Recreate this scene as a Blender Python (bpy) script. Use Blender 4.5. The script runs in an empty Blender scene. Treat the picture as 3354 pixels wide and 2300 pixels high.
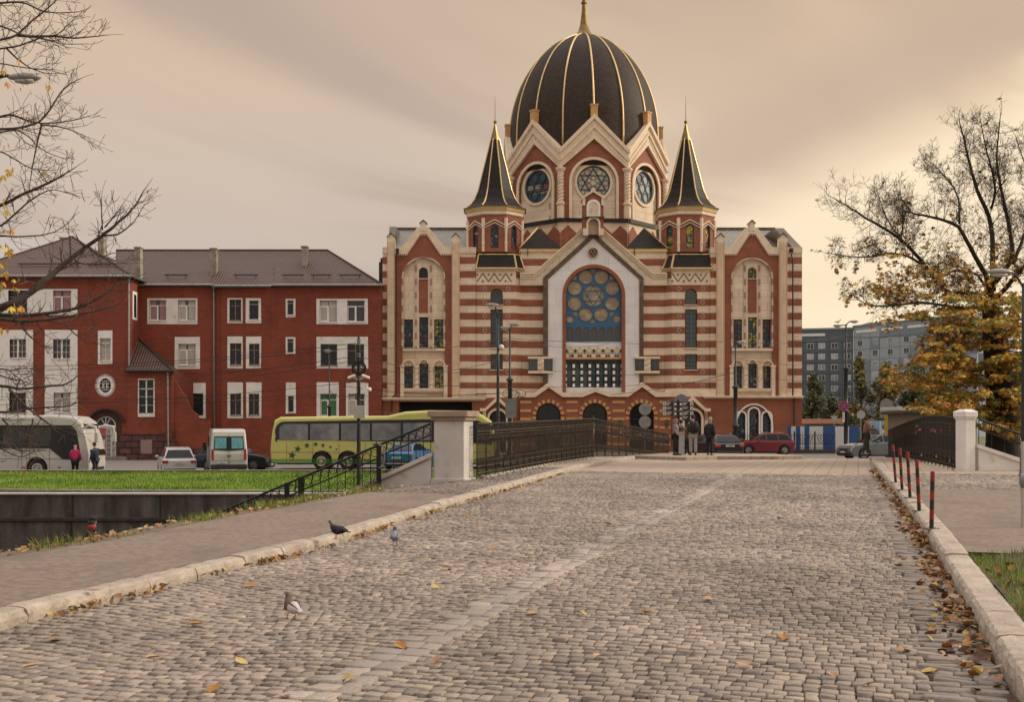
import bpy, math, random
import numpy as np
from mathutils import Vector, Matrix
from mathutils.geometry import tessellate_polygon
R=math.radians; PI=math.pi
rnd=random.Random(7)
scene=bpy.context.scene
COL=scene.collection

# ------------------------------------------------------------------ camera, light
F=3700.0; UC=1677.0; VH=1400.0; HC=1.8          # focal length / principal column / horizon row (photo pixels), eye height
cd=bpy.data.cameras.new('camera'); cam=bpy.data.objects.new('camera',cd); COL.objects.link(cam); scene.camera=cam
cd.sensor_width=36; cd.sensor_fit='HORIZONTAL'; cd.lens=F/3354*36
cam.location=(0,0,HC); cam.rotation_euler=(R(90),0,0)
cd.shift_y=(VH-1150)/3354; cd.clip_start=.1; cd.clip_end=6000

SUN_AZ=R(82); SUN_EL=R(26)                       # azimuth clockwise from +Y (view direction): from the right
sl=bpy.data.lights.new('sun','SUN'); sl.energy=2.1; sl.angle=R(9); sl.color=(1,.87,.70)
so=bpy.data.objects.new('sun',sl); COL.objects.link(so)
sd=Vector((math.sin(SUN_AZ)*math.cos(SUN_EL),math.cos(SUN_AZ)*math.cos(SUN_EL),math.sin(SUN_EL)))
so.rotation_euler=sd.to_track_quat('Z','Y').to_euler()
scene.view_settings.view_transform='Standard'; scene.view_settings.look='None'
scene.view_settings.exposure=0.24; scene.view_settings.gamma=1.0

def srgb(r,g,b):
    return tuple(((c/255)/12.92 if c/255<=.04045 else ((c/255+.055)/1.055)**2.4) for c in (r,g,b))+(1,)

w=bpy.data.worlds.new('World'); scene.world=w; w.use_nodes=True
nt=w.node_tree; N=nt.nodes; Lk=nt.links; N.clear()
def nd(t,**k):
    n=N.new(t)
    for a,b in k.items(): setattr(n,a,b)
    return n
out=nd('ShaderNodeOutputWorld'); addS=nd('ShaderNodeMixShader'); addS.inputs[0].default_value=.90     # cloud covers nine tenths of the clear sky
sky=nd('ShaderNodeTexSky'); sky.sky_type='NISHITA'; sky.sun_disc=False; sky.sun_elevation=SUN_EL; sky.sun_rotation=SUN_AZ
sky.dust_density=3
bgn=nd('ShaderNodeBackground'); bgn.inputs[1].default_value=.07
Lk.new(sky.outputs[0],bgn.inputs[0])
tc=nd('ShaderNodeTexCoord'); sep=nd('ShaderNodeSeparateXYZ'); Lk.new(tc.outputs['Generated'],sep.inputs[0])
def mth(op,a,b=None,c=None):
    n=nd('ShaderNodeMath',operation=op)
    for i,x in enumerate((a,b,c)):
        if x is None: continue
        if isinstance(x,(int,float)): n.inputs[i].default_value=x
        else: Lk.new(x,n.inputs[i])
    return n.outputs[0]
def mrange(x,a,b,c=0,d=1):
    n=nd('ShaderNodeMapRange'); n.interpolation_type='SMOOTHSTEP'
    Lk.new(x,n.inputs[0]); n.inputs[1].default_value=a; n.inputs[2].default_value=b; n.inputs[3].default_value=c; n.inputs[4].default_value=d
    return n.outputs[0]
def mixc(f,a,b):
    n=nd('ShaderNodeMix',data_type='RGBA')
    if isinstance(f,(int,float)): n.inputs[0].default_value=f
    else: Lk.new(f,n.inputs[0])
    for i,x in ((6,a),(7,b)):
        if isinstance(x,tuple): n.inputs[i].default_value=x
        else: Lk.new(x,n.inputs[i])
    return n.outputs[2]
X_,Y_,Z_=sep.outputs
# streaky cloud layer: noise on a plane above (direction / height), drawn out sideways
inv=mth('DIVIDE',1.0,mth('ADD',mth('MAXIMUM',Z_,0.0),.16))
cmb=nd('ShaderNodeCombineXYZ'); Lk.new(mth('MULTIPLY',mth('MULTIPLY',X_,inv),.55),cmb.inputs[0]); Lk.new(mth('ADD',mth('MULTIPLY',inv,1.05),mth('MULTIPLY',X_,-1.7)),cmb.inputs[1])
nz=nd('ShaderNodeTexNoise'); nz.inputs['Scale'].default_value=.85; nz.inputs['Detail'].default_value=5; nz.inputs['Roughness'].default_value=.48; nz.inputs['Distortion'].default_value=.6
Lk.new(cmb.outputs[0],nz.inputs['Vector'])
nz2=nd('ShaderNodeTexNoise'); nz2.inputs['Scale'].default_value=1.9; nz2.inputs['Detail'].default_value=3; nz2.inputs['Distortion'].default_value=.8
Lk.new(cmb.outputs[0],nz2.inputs['Vector'])
rt=mrange(X_,-.15,.42)                                    # towards the sun side
low=mixc(rt,srgb(183,173,168),srgb(240,221,190))
mid=mixc(rt,srgb(196,178,162),srgb(228,204,172))
top=mixc(rt,srgb(200,177,152),srgb(207,180,150))
g1=mixc(mrange(Z_,.06,.21),low,mid)
g2=mixc(mrange(Z_,.2,.33),g1,top)
st=mrange(nz.outputs[0],.44,.60)
dark=mixc(rt,srgb(175,155,140),srgb(190,164,138))
amt=mth('MULTIPLY',st,mth('MULTIPLY',mrange(Z_,.05,.2),.9))
g3=mixc(amt,g2,dark)
lit=mixc(rt,srgb(222,196,164),srgb(255,234,190))
g4=mixc(mth('MULTIPLY',mrange(nz2.outputs[0],.5,.72),mth('MULTIPLY',mth('ADD',mth('MULTIPLY',rt,.8),.15),mrange(Z_,.08,.25))),g3,lit)
# the broad edge of the cloud bank climbing to the right: clear cream light below it, a darker underside along it
tb=mth('ADD',mth('SUBTRACT',Z_,mth('ADD',.112,mth('MULTIPLY',X_,.38))),mth('MULTIPLY',mth('SUBTRACT',nz.outputs[0],.5),.10))
rx=mrange(X_,.02,.24)
g4=mixc(mth('MULTIPLY',mth('MULTIPLY',mrange(tb,.0,.045),mrange(tb,.13,.06)),mth('MULTIPLY',rx,.7)),g4,srgb(186,161,140))
g4=mixc(mth('MULTIPLY',mth('MULTIPLY',mrange(tb,.01,-.035),mrange(Z_,.03,.10)),mth('MULTIPLY',rx,.75)),g4,srgb(244,224,190))
g5=mixc(mrange(Z_,.36,.7),g4,(.60,.555,.52,1))      # the cloud deck overhead is a neutral grey
bgc=nd('ShaderNodeBackground'); Lk.new(g5,bgc.inputs[0])
# overcast sky is brighter overhead than near the horizon
Lk.new(mrange(Z_,.38,.95,1.05,2.2),bgc.inputs[1])
Lk.new(bgn.outputs[0],addS.inputs[1]); Lk.new(bgc.outputs[0],addS.inputs[2]); Lk.new(addS.outputs[0],out.inputs[0])

# ------------------------------------------------------------------ helpers
def P(u,v,y): return Vector(((u-UC)*y/F,y,HC-(v-VH)*y/F))
def X(u,y): return (u-UC)*y/F
def Z(v,y): return HC-(v-VH)*y/F
K=1.4432
def Dp(pts): return [(x*K,y*K) for x,y in pts]
def PX(poly,y): return [((u-UC)*y/F,HC-(v-VH)*y/F) for u,v in poly]
def rect(u0,v0,u1,v1): return [(u0,v1),(u1,v1),(u1,v0),(u0,v0)]
def archp(cx,cy,r,bot,n=14,ry=None):
    ry=ry or r
    return [(cx-r,bot)]+[(cx-r*math.cos(PI*i/n),cy-ry*math.sin(PI*i/n)) for i in range(n+1)]+[(cx+r,bot)]
def circ(cx,cy,r,n=20,ry=None):
    ry=ry or r
    return [(cx+r*math.cos(2*PI*i/n),cy+ry*math.sin(2*PI*i/n)) for i in range(n)]

def tag(o,label=None,cat=None,group=None,kind=None):
    if label: o['label']=label
    if cat: o['category']=cat
    if group: o['group']=group
    if kind: o['kind']=kind
    return o
LOC={}
def thing(name,label,cat,loc=(0,0,0),rz=0,group=None):
    o=bpy.data.objects.new(name,None); COL.objects.link(o); o.empty_display_size=.3
    o.location=loc; o.rotation_euler=(0,0,rz); LOC[o.name]=Vector(loc)
    return tag(o,label,cat,group)
def copy_tree(o,parent=None):
    c=o.copy(); COL.objects.link(c)
    if parent: c.parent=parent
    for ch in o.children: copy_tree(ch,c)
    return c

class M:
    def __init__(s): s.v=[]; s.f=[]; s.mi=[]; s.T=None; s.m=0; s.cuts=[]
    def cut(s):
        if s.v and (not s.cuts or s.cuts[-1][0]!=len(s.v)): s.cuts.append((len(s.v),len(s.f)))
        return s
    def add(s,vs,fs):
        b=len(s.v)
        if s.T is not None: vs=[s.T@Vector(p) for p in vs]
        s.v+= [tuple(p) for p in vs]
        s.f+= [tuple(i+b for i in f) for f in fs]; s.mi+=[s.m]*len(fs)
        return s
    def box(s,x0,x1,y0,y1,z0,z1):
        return s.add([(x0,y0,z0),(x1,y0,z0),(x1,y1,z0),(x0,y1,z0),(x0,y0,z1),(x1,y0,z1),(x1,y1,z1),(x0,y1,z1)],
            [(0,3,2,1),(4,5,6,7),(0,1,5,4),(1,2,6,5),(2,3,7,6),(3,0,4,7)])
    def pbox(s,u0,v0,u1,v1,y0,y1):       # box given by its front face as measured at distance y0
        return s.box(X(u0,y0),X(u1,y0),y0,y1,Z(v1,y0),Z(v0,y0))
    def prism(s,poly,y0,y1,holes=()):    # polygon in the xz plane, extruded from y0 (front) to y1
        loops=[list(poly)]+[list(h) for h in holes]
        flat=[p for l in loops for p in l]; n=len(flat)
        tris=tessellate_polygon([[Vector((p[0],p[1],0)) for p in l] for l in loops])
        fs=[]
        for t in tris:
            a,b,c=[flat[i] for i in t]
            cr=(b[0]-a[0])*(c[1]-a[1])-(b[1]-a[1])*(c[0]-a[0])
            t=tuple(t) if cr>0 else tuple(reversed(t))   # ccw in xz (x right,z up) faces -Y
            fs.append(t); fs.append(tuple(i+n for i in reversed(t)))
        o=0
        for li,l in enumerate(loops):
            k=len(l); ar=sum(l[i][0]*l[(i+1)%k][1]-l[(i+1)%k][0]*l[i][1] for i in range(k))
            ccw=(ar>0)!=(li>0)
            for i in range(k):
                a,b=o+i,o+(i+1)%k
                fs.append((b,a,a+n,b+n) if ccw else (a,b,b+n,a+n))
            o+=k
        return s.add([(p[0],y0,p[1]) for p in flat]+[(p[0],y1,p[1]) for p in flat],fs)
    def pp(s,poly,y0,y1,holes=()):       # same, measured in photo pixels at distance y0
        return s.prism(PX(poly,y0),y0,y1,[PX(h,y0) for h in holes])
    def plan(s,poly,z0,z1,z1f=None):     # polygon in plan, extruded upwards
        n=len(poly); ar=sum(poly[i][0]*poly[(i+1)%n][1]-poly[(i+1)%n][0]*poly[i][1] for i in range(n))
        if ar<0: poly=poly[::-1]
        top=[(p[0],p[1],z1f(*p) if z1f else z1) for p in poly]
        return s.add([(p[0],p[1],z0) for p in poly]+top,[tuple(range(n-1,-1,-1)),tuple(range(n,2*n))]+[(i,(i+1)%n,(i+1)%n+n,i+n) for i in range(n)])
    def loft(s,rings,cap=True,closed=True):
        n=len(rings[0]); vs=[p for r in rings for p in r]; fs=[]
        for j in range(len(rings)-1):
            for i in range(n if closed else n-1):
                a=j*n+i; b=j*n+(i+1)%n; fs.append((a,b,b+n,a+n))
        if cap and closed: fs.append(tuple(range(n-1,-1,-1))); fs.append(tuple(range((len(rings)-1)*n,len(rings)*n)))
        return s.add(vs,fs)
    def tube(s,pts,r,n=6,cap=True):
        pts=[Vector(p) for p in pts]; k=len(pts)
        rs=r if isinstance(r,(list,tuple)) else [r]*k
        rings=[]; prev=None
        for i,p in enumerate(pts):
            t=(pts[min(i+1,k-1)]-pts[max(i-1,0)])
            t=t.normalized() if t.length>1e-9 else Vector((0,0,1))
            if prev is None:
                a=t.orthogonal().normalized()
            else:
                a=prev-t*prev.dot(t); a=a.normalized() if a.length>1e-6 else t.orthogonal().normalized()
            prev=a; b=t.cross(a)
            rings.append([p+(a*math.cos(2*PI*j/n)+b*math.sin(2*PI*j/n))*rs[i] for j in range(n)])
        return s.loft(rings,cap)
    def lathe(s,prof,c=(0,0,0),n=16,ph=0,cap=True):     # profile [(r,z)]
        return s.loft([[(c[0]+r*math.cos(2*PI*j/n+ph),c[1]+r*math.sin(2*PI*j/n+ph),c[2]+z) for j in range(n)] for r,z in prof],cap)
    def ball(s,c,r,n=10,m=6,sc=(1,1,1)):
        return s.loft([[(c[0]+r*sc[0]*math.cos(2*PI*j/n)*math.sin(PI*(i+.02)/(m+.04)),c[1]+r*sc[1]*math.sin(2*PI*j/n)*math.sin(PI*(i+.02)/(m+.04)),c[2]-r*sc[2]*math.cos(PI*(i+.02)/(m+.04))) for j in range(n)] for i in range(m+1)])
    def disc(s,c,r,th,n=20,axis='y',ri=0):   # disc with axis along y (or x)
        a0,a1=-th/2,th/2
        def pt(rr,j,a):
            q,w_=rr*math.cos(2*PI*j/n),rr*math.sin(2*PI*j/n)
            return (c[0]+q,c[1]+a,c[2]+w_) if axis=='y' else (c[0]+a,c[1]-q,c[2]+w_) 
        if ri==0: return s.loft([[pt(r,j,a1) for j in range(n)],[pt(r,j,a0) for j in range(n)]])
        rings=[[pt(ri,j,a0) for j in range(n)],[pt(ri,j,a1) for j in range(n)],[pt(r,j,a1) for j in range(n)],[pt(r,j,a0) for j in range(n)],[pt(ri,j,a0) for j in range(n)]]
        return s.loft(rings,cap=False)
    def build(s,name,mats,parent=None,smooth=False,origin=None,bevel=0,seg=2):
        if s.cuts:                      # separate pieces become separate objects of the same name
            c=[(0,0)]+[k for k in s.cuts if k[0]<len(s.v)]+[(len(s.v),len(s.f))]; s.cuts=[]; r=None
            for (v0,f0),(v1,f1) in zip(c,c[1:]):
                p=M(); p.v=s.v[v0:v1]; p.f=[tuple(i-v0 for i in f) for f in s.f[f0:f1]]; p.mi=s.mi[f0:f1]
                o=p.build(name,mats,parent,smooth,origin,bevel,seg); r=r or o
            return r
        me=bpy.data.meshes.new(name)
        off=Vector((0,0,0))
        if parent is not None: off=LOC.get(parent.name,off)
        elif origin is not None: off=Vector(origin)
        va=np.array(s.v,dtype=float)-np.array(off) if s.v else []
        me.from_pydata([tuple(p) for p in va] if len(s.v)<50 else va.tolist(),[],s.f)
        if not isinstance(mats,(list,tuple)): mats=[mats]
        for m_ in mats: me.materials.append(m_)
        if len(mats)>1: me.polygons.foreach_set('material_index',s.mi)
        if smooth: me.polygons.foreach_set('use_smooth',[True]*len(me.polygons))
        me.update()
        o=bpy.data.objects.new(name,me); COL.objects.link(o)
        if parent is not None: o.parent=parent; LOC[o.name]=off
        elif origin is not None: o.location=off; LOC[o.name]=off
        if bevel:
            b=o.modifiers.new('bevel','BEVEL'); b.width=bevel; b.segments=seg; b.limit_method='ANGLE'; b.angle_limit=R(35)
        return o
def qtag(o,*a,**k): return tag(o,*a,**k)

# ------------------------------------------------------------------ materials
MAT={}
def mat(name,col,rough=.8,metal=0,var=.15,vs=3.0,bump=0,bs=20,col2=None,c2s=1.0,c2lo=.45,c2hi=.65,spec=.5,aniso=None,trans=0,coat=0):
    """plain weathered surface: base colour with noise variation, optional second colour in patches, optional bump"""
    if name in MAT: return MAT[name]
    m=bpy.data.materials.new(name); m.use_nodes=True; t=m.node_tree; n=t.nodes; l=t.links
    b=n['Principled BSDF']; b.inputs['Roughness'].default_value=rough; b.inputs['Metallic'].default_value=metal
    b.inputs['Specular IOR Level'].default_value=spec
    if coat: b.inputs['Coat Weight'].default_value=coat; b.inputs['Coat Roughness'].default_value=.08
    g=n.new('ShaderNodeNewGeometry'); vec=g.outputs['Position']
    if aniso:
        mp=n.new('ShaderNodeMapping'); mp.inputs['Scale'].default_value=aniso; l.new(vec,mp.inputs[0]); vec=mp.outputs[0]
    c=(col[0],col[1],col[2],1)
    last=None
    if var>0:
        z=n.new('ShaderNodeTexNoise'); z.inputs['Scale'].default_value=vs; z.inputs['Detail'].default_value=5; z.inputs['Roughness'].default_value=.6; l.new(vec,z.inputs['Vector'])
        r=n.new('ShaderNodeMapRange'); r.inputs[1].default_value=.3; r.inputs[2].default_value=.7; r.inputs[3].default_value=1-var; r.inputs[4].default_value=1+var; l.new(z.outputs[0],r.inputs[0])
        x=n.new('ShaderNodeMix'); x.data_type='RGBA'; x.blend_type='MULTIPLY'; x.inputs[0].default_value=1; x.inputs[6].default_value=c
        cc=n.new('ShaderNodeCombineColor'); [l.new(r.outputs[0],cc.inputs[i]) for i in range(3)]
        l.new(cc.outputs[0],x.inputs[7]); last=x.outputs[2]
    if col2:
        z2=n.new('ShaderNodeTexNoise'); z2.inputs['Scale'].default_value=c2s; z2.inputs['Detail'].default_value=6; l.new(vec,z2.inputs['Vector'])
        r2=n.new('ShaderNodeMapRange'); r2.inputs[1].default_value=c2lo; r2.inputs[2].default_value=c2hi; l.new(z2.outputs[0],r2.inputs[0])
        x2=n.new('ShaderNodeMix'); x2.data_type='RGBA'; l.new(r2.outputs[0],x2.inputs[0])
        if last is not None: l.new(last,x2.inputs[6])
        else: x2.inputs[6].default_value=c
        x2.inputs[7].default_value=(*col2[:3],1); last=x2.outputs[2]
    if last is not None: l.new(last,b.inputs['Base Color'])
    else: b.inputs['Base Color'].default_value=c
    if bump:
        z3=n.new('ShaderNodeTexNoise'); z3.inputs['Scale'].default_value=bs; z3.inputs['Detail'].default_value=6; l.new(vec,z3.inputs['Vector'])
        bp=n.new('ShaderNodeBump'); bp.inputs['Strength'].default_value=bump; bp.inputs['Distance'].default_value=.02; l.new(z3.outputs[0],bp.inputs['Height']); l.new(bp.outputs[0],b.inputs['Normal'])
    MAT[name]=m; return m

class NB:
    """small node builder for the bespoke materials"""
    def __init__(s,name,rough=.8,metal=0):
        s.mt=bpy.data.materials.new(name); s.mt.use_nodes=True; s.t=s.mt.node_tree; s.n=s.t.nodes; s.l=s.t.links; s.b=s.n['Principled BSDF']
        s.b.inputs['Roughness'].default_value=rough; s.b.inputs['Metallic'].default_value=metal; MAT[name]=s.mt
        s.pos=s.n.new('ShaderNodeNewGeometry').outputs['Position']
        sp=s.n.new('ShaderNodeSeparateXYZ'); s.l.new(s.pos,sp.inputs[0]); s.x,s.y,s.z=sp.outputs
    def put(s,sock,x):
        if isinstance(x,(int,float,tuple)): sock.default_value=x
        else: s.l.new(x,sock)
    def math(s,op,a,b=None):
        n=s.n.new('ShaderNodeMath'); n.operation=op; s.put(n.inputs[0],a)
        if b is not None: s.put(n.inputs[1],b)
        return n.outputs[0]
    def comb(s,a,b,c=0.0):
        n=s.n.new('ShaderNodeCombineXYZ'); s.put(n.inputs[0],a); s.put(n.inputs[1],b); s.put(n.inputs[2],c); return n.outputs[0]
    def mix(s,f,a,b,bt='MIX'):
        n=s.n.new('ShaderNodeMix'); n.data_type='RGBA'; n.blend_type=bt; s.put(n.inputs[0],f); s.put(n.inputs[6],a); s.put(n.inputs[7],b); return n.outputs[2]
    def noise(s,sc,det=4,vec=None,out=0,rough=.55):
        n=s.n.new('ShaderNodeTexNoise'); n.inputs['Scale'].default_value=sc; n.inputs['Detail'].default_value=det; n.inputs['Roughness'].default_value=rough; s.l.new(vec or s.pos,n.inputs['Vector']); return n.outputs[out]
    def rng(s,x,a,b,c=0.0,d=1.0):
        n=s.n.new('ShaderNodeMapRange'); s.put(n.inputs[0],x); n.inputs[1].default_value=a; n.inputs[2].default_value=b; n.inputs[3].default_value=c; n.inputs[4].default_value=d; return n.outputs[0]
    def brick(s,vec,w_,h_,c1,c2,mo,ms=.012,smooth=.1,off=.5):
        n=s.n.new('ShaderNodeTexBrick'); s.l.new(vec,n.inputs['Vector']); n.inputs['Scale'].default_value=1; n.inputs['Brick Width'].default_value=w_; n.inputs['Row Height'].default_value=h_
        n.inputs['Mortar Size'].default_value=ms; n.inputs['Mortar Smooth'].default_value=smooth; n.offset=off
        s.put(n.inputs['Color1'],c1); s.put(n.inputs['Color2'],c2); s.put(n.inputs['Mortar'],mo); return n.outputs
    def bump(s,h,st=.4,d=.02):
        n=s.n.new('ShaderNodeBump'); n.inputs['Strength'].default_value=st; n.inputs['Distance'].default_value=d; s.l.new(h,n.inputs['Height']); s.l.new(n.outputs[0],s.b.inputs['Normal'])
    def base(s,c): s.put(s.b.inputs['Base Color'],c)
def C4(r,g,b): return (r,g,b,1.0)
TERRA=C4(.30,.10,.052); TERRA2=C4(.24,.08,.042); CREAM=C4(.75,.615,.47); CREAM2=C4(.68,.555,.42)
def stone(name,c1,c2,mo,bw=1.1,rh=.42,st=.35,rough=.75,var=.12,stripes=False,ms=.012):
    q=NB(name,rough); xy=q.math('ADD',q.x,q.y); v=q.comb(xy,q.z)
    o=q.brick(v,bw,rh,c1,c2,mo,ms)
    c=o[0]
    if stripes:
        o2=q.brick(v,bw,rh,CREAM,CREAM2,C4(.40,.30,.22),.01)
        f=q.math('FRACT',q.math('DIVIDE',q.math('SUBTRACT',q.z,14.03-12.6*2),1.26)); f=q.math('LESS_THAN',f,.5)
        top=q.math('LESS_THAN',q.z,17.3); bot=q.math('GREATER_THAN',q.z,5.3)
        f=q.math('MULTIPLY',f,q.math('MULTIPLY',top,bot))
        c=q.mix(f,o2[0],c)
    nz_=q.noise(.8,6); k=q.rng(nz_,.3,.7,1-var,1+var)
    c=q.mix(1.0,c,q.comb(k,k,k),'MULTIPLY')
    # grime streaks running down the wall
    s2=q.noise(1.0,5,q.comb(q.math('MULTIPLY',xy,2.2),q.math('MULTIPLY',q.z,.25)))
    c=q.mix(q.rng(s2,.56,.8,0,.22),c,C4(.16,.12,.09))
    q.base(c); q.bump(q.math('ADD',q.math('MULTIPLY',o[1],-1.0),q.math('MULTIPLY',q.noise(14,4),.35)),st,.02)
    return q.mt
striped=stone('striped_stone',TERRA,TERRA2,C4(.20,.08,.05),stripes=True)
terra=stone('terracotta_stone',TERRA,TERRA2,C4(.20,.08,.05))
cream=stone('cream_stone',CREAM,CREAM2,C4(.40,.30,.21),1.3,.62)
creamo=mat('cream_trim',(.74,.605,.46),.75,var=.12,vs=1.5,bump=.25,bs=12)
orangetrim=mat('orange_trim',(.56,.31,.13),.7,var=.12,vs=3)
whitem=stone('white_marble',C4(.74,.72,.74),C4(.68,.66,.68),C4(.48,.47,.48),1.2,1.6,.1,.35,.07)
darkm=mat('dark_marble',(.075,.052,.04),.3,var=.4,vs=4,col2=(.15,.11,.085),c2s=3,c2lo=.5,c2hi=.7)
blackroof=NB('black_shingle',.55); blackroof.b.inputs['Specular IOR Level'].default_value=.18
_v=blackroof.comb(blackroof.math('ADD',blackroof.x,blackroof.y),blackroof.z); _o=blackroof.brick(_v,.30,.17,C4(.020,.015,.013),C4(.032,.024,.020),C4(.007,.005,.004),.018)
blackroof.base(_o[0]); blackroof.bump(_o[1],-.5,.03); blackroof=blackroof.mt
gold=mat('gold_leaf',(.62,.46,.24),.5,.9,var=.1,vs=3)
bronze=mat('patinated_bronze',(.20,.135,.05),.4,.85,var=.25,vs=3)
bluef=mat('blue_frame',(.035,.115,.22),.45,var=.08,vs=3)
blued=mat('dark_blue_frame',(.012,.025,.05),.45,var=.08)
def glassm(name,col,rough=.12,var=.3,vs=.6,spec=.45,col2=None):
    return mat(name,col,rough,0,var=var,vs=vs,spec=spec,col2=col2,c2s=.5)
glass=glassm('window_glass',(.055,.06,.068)); glassd=glassm('dark_window_glass',(.012,.013,.016)); glasst=glassm('reflecting_teal_glass',(.045,.085,.105),.15,.5,1.2,col2=(.16,.20,.20))
def voro(name,cols,scale,rough=.25,dark=.35,stretch=1.0,edge=.05):
    q=NB(name,rough); v=q.comb(q.math('ADD',q.x,q.y),q.math('MULTIPLY',q.z,stretch))
    n=q.n.new('ShaderNodeTexVoronoi'); n.inputs['Scale'].default_value=scale; q.l.new(v,n.inputs['Vector'])
    sp=q.n.new('ShaderNodeSeparateColor'); q.l.new(n.outputs['Color'],sp.inputs[0])
    cr=q.n.new('ShaderNodeValToRGB'); cr.color_ramp.interpolation='CONSTANT'; q.l.new(sp.outputs[0],cr.inputs[0])
    e=cr.color_ramp.elements
    e[0].position=0; e[0].color=(*cols[0],1); e[1].position=1/len(cols); e[1].color=(*cols[1],1)
    for i in range(2,len(cols)): k=e.new(i/len(cols)); k.color=(*cols[i],1)
    n2=q.n.new('ShaderNodeTexVoronoi'); n2.feature='DISTANCE_TO_EDGE'; n2.inputs['Scale'].default_value=scale; q.l.new(v,n2.inputs['Vector'])
    q.base(q.mix(q.math('LESS_THAN',n2.outputs[0],edge),cr.outputs[0],C4(.01,.012,.02))); return q.mt
DB=(.010,.020,.045)
sg_blue=voro('stained_glass_blue',[DB,(.014,.05,.08),DB,(.02,.11,.13),DB,(.20,.03,.03),DB,(.25,.25,.22)],4.2)
sg_yel=voro('stained_glass_yellow',[(.02,.04,.06),(.42,.36,.03),(.03,.05,.06),(.18,.24,.03),(.50,.42,.05),(.03,.10,.13),(.25,.2,.12)],4.2)
sg_mix=voro('stained_glass_mixed',[DB,(.16,.15,.02),(.03,.06,.02),(.20,.04,.02),(.02,.09,.11),DB,(.25,.2,.03),DB],4.2)
rosette=voro('amber_rose_glass',[(.34,.27,.17),(.42,.34,.21),(.30,.21,.16),(.38,.30,.17),(.27,.20,.16)],2.4,.3,edge=0)
panebrown=mat('brown_reflecting_glass',(.055,.042,.038),.15,var=.25,vs=1.2,spec=.7)
iron=mat('black_iron',(.012,.011,.011),.42,.3,var=.2,vs=8)
ironw=mat('highlit_iron',(.085,.070,.058),.38,.7,var=.4,vs=5)  # iron colour raised to carry the bronzy highlights of the railing bars
polem=mat('painted_steel_pole',(.030,.034,.036),.45,.4,var=.25,vs=4)
galv=mat('galvanised_steel',(.28,.29,.30),.4,.8,var=.2,vs=3)
whitep=mat('white_paint',(.78,.76,.75),.6,var=.08,vs=2)
whiteold=mat('aged_white_paint',(.72,.69,.67),.75,var=.12,vs=1.6,col2=(.40,.34,.29),c2s=2.2,c2lo=.6,c2hi=.8)
rubber=mat('rubber',(.012,.012,.012),.8,var=.1)
# ------------------------------------------------------------------ terrain profile
def sstep(x,a,b):
    t=min(max((x-a)/(b-a),0),1); return t*t*(3-2*t)
def ZN(y):                       # carriageway: climbs gently to the crown of the bridge, then falls to the street
    return .34*sstep(y,9,40)-.34*sstep(y,52,63)-.33*sstep(y,62,76)
def ZS(x,y=80):                  # street level behind the canal
    return -1.0+.28*sstep(x,-20,-13)+.39*sstep(x,-13,8)
def ZT(x,y):
    k=sstep(x,-8,8); return ZS(x)*(1-k)+ZN(y)*k
def G(u,v,off=0.0):
    y=HC*F/(v-VH)
    for _ in range(60):
        h=HC-ZN(y)-off; y=.5*y+.5*h*F/(v-VH)
    return Vector(((u-UC)*y/F,y,ZN(y)+off))
TH=R(17.04); DV=Vector((math.sin(TH),math.cos(TH))); NV=Vector((math.cos(TH),-math.sin(TH)))
def ST(p): return (p[0]*DV.x+p[1]*DV.y, p[0]*NV.x+p[1]*NV.y)
def WS(s,t): return (s*DV.x+t*NV.x, s*DV.y+t*NV.y)
def line(pts,off=0):             # photo polyline on the ground -> function t(s)
    q=sorted(ST(G(u,v,off)) for u,v in pts)
    ss=[a for a,b in q]; tt=[b for a,b in q]
    return lambda s: float(np.interp(s,ss,tt))
LE=[(-1500,2440),(-800,2266),(0,2065),(361,1975),(722,1880),(1061,1798),(1155,1768),(1270,1728),(1530,1645),(1732,1588),(1890,1541),(1992,1519),(2050,1511)]
RE=[(3520,2640),(3334,2300),(3175,2013),(3045,1782),(2994,1710),(2944,1638),(2886,1566),(2858,1528),(2843,1507)]
tL=line(LE); tR=line(RE)
tC=line([(700,2420),(1060,2270),(1400,2100),(1532,2028),(1681,1940),(1839,1857),(2015,1758),(2278,1622),(2400,1560)])
PLANK0=ST(G(1900,1545))[0]-.2
S_END=ST(G(2400,1510))[0]
S0=2.5

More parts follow.
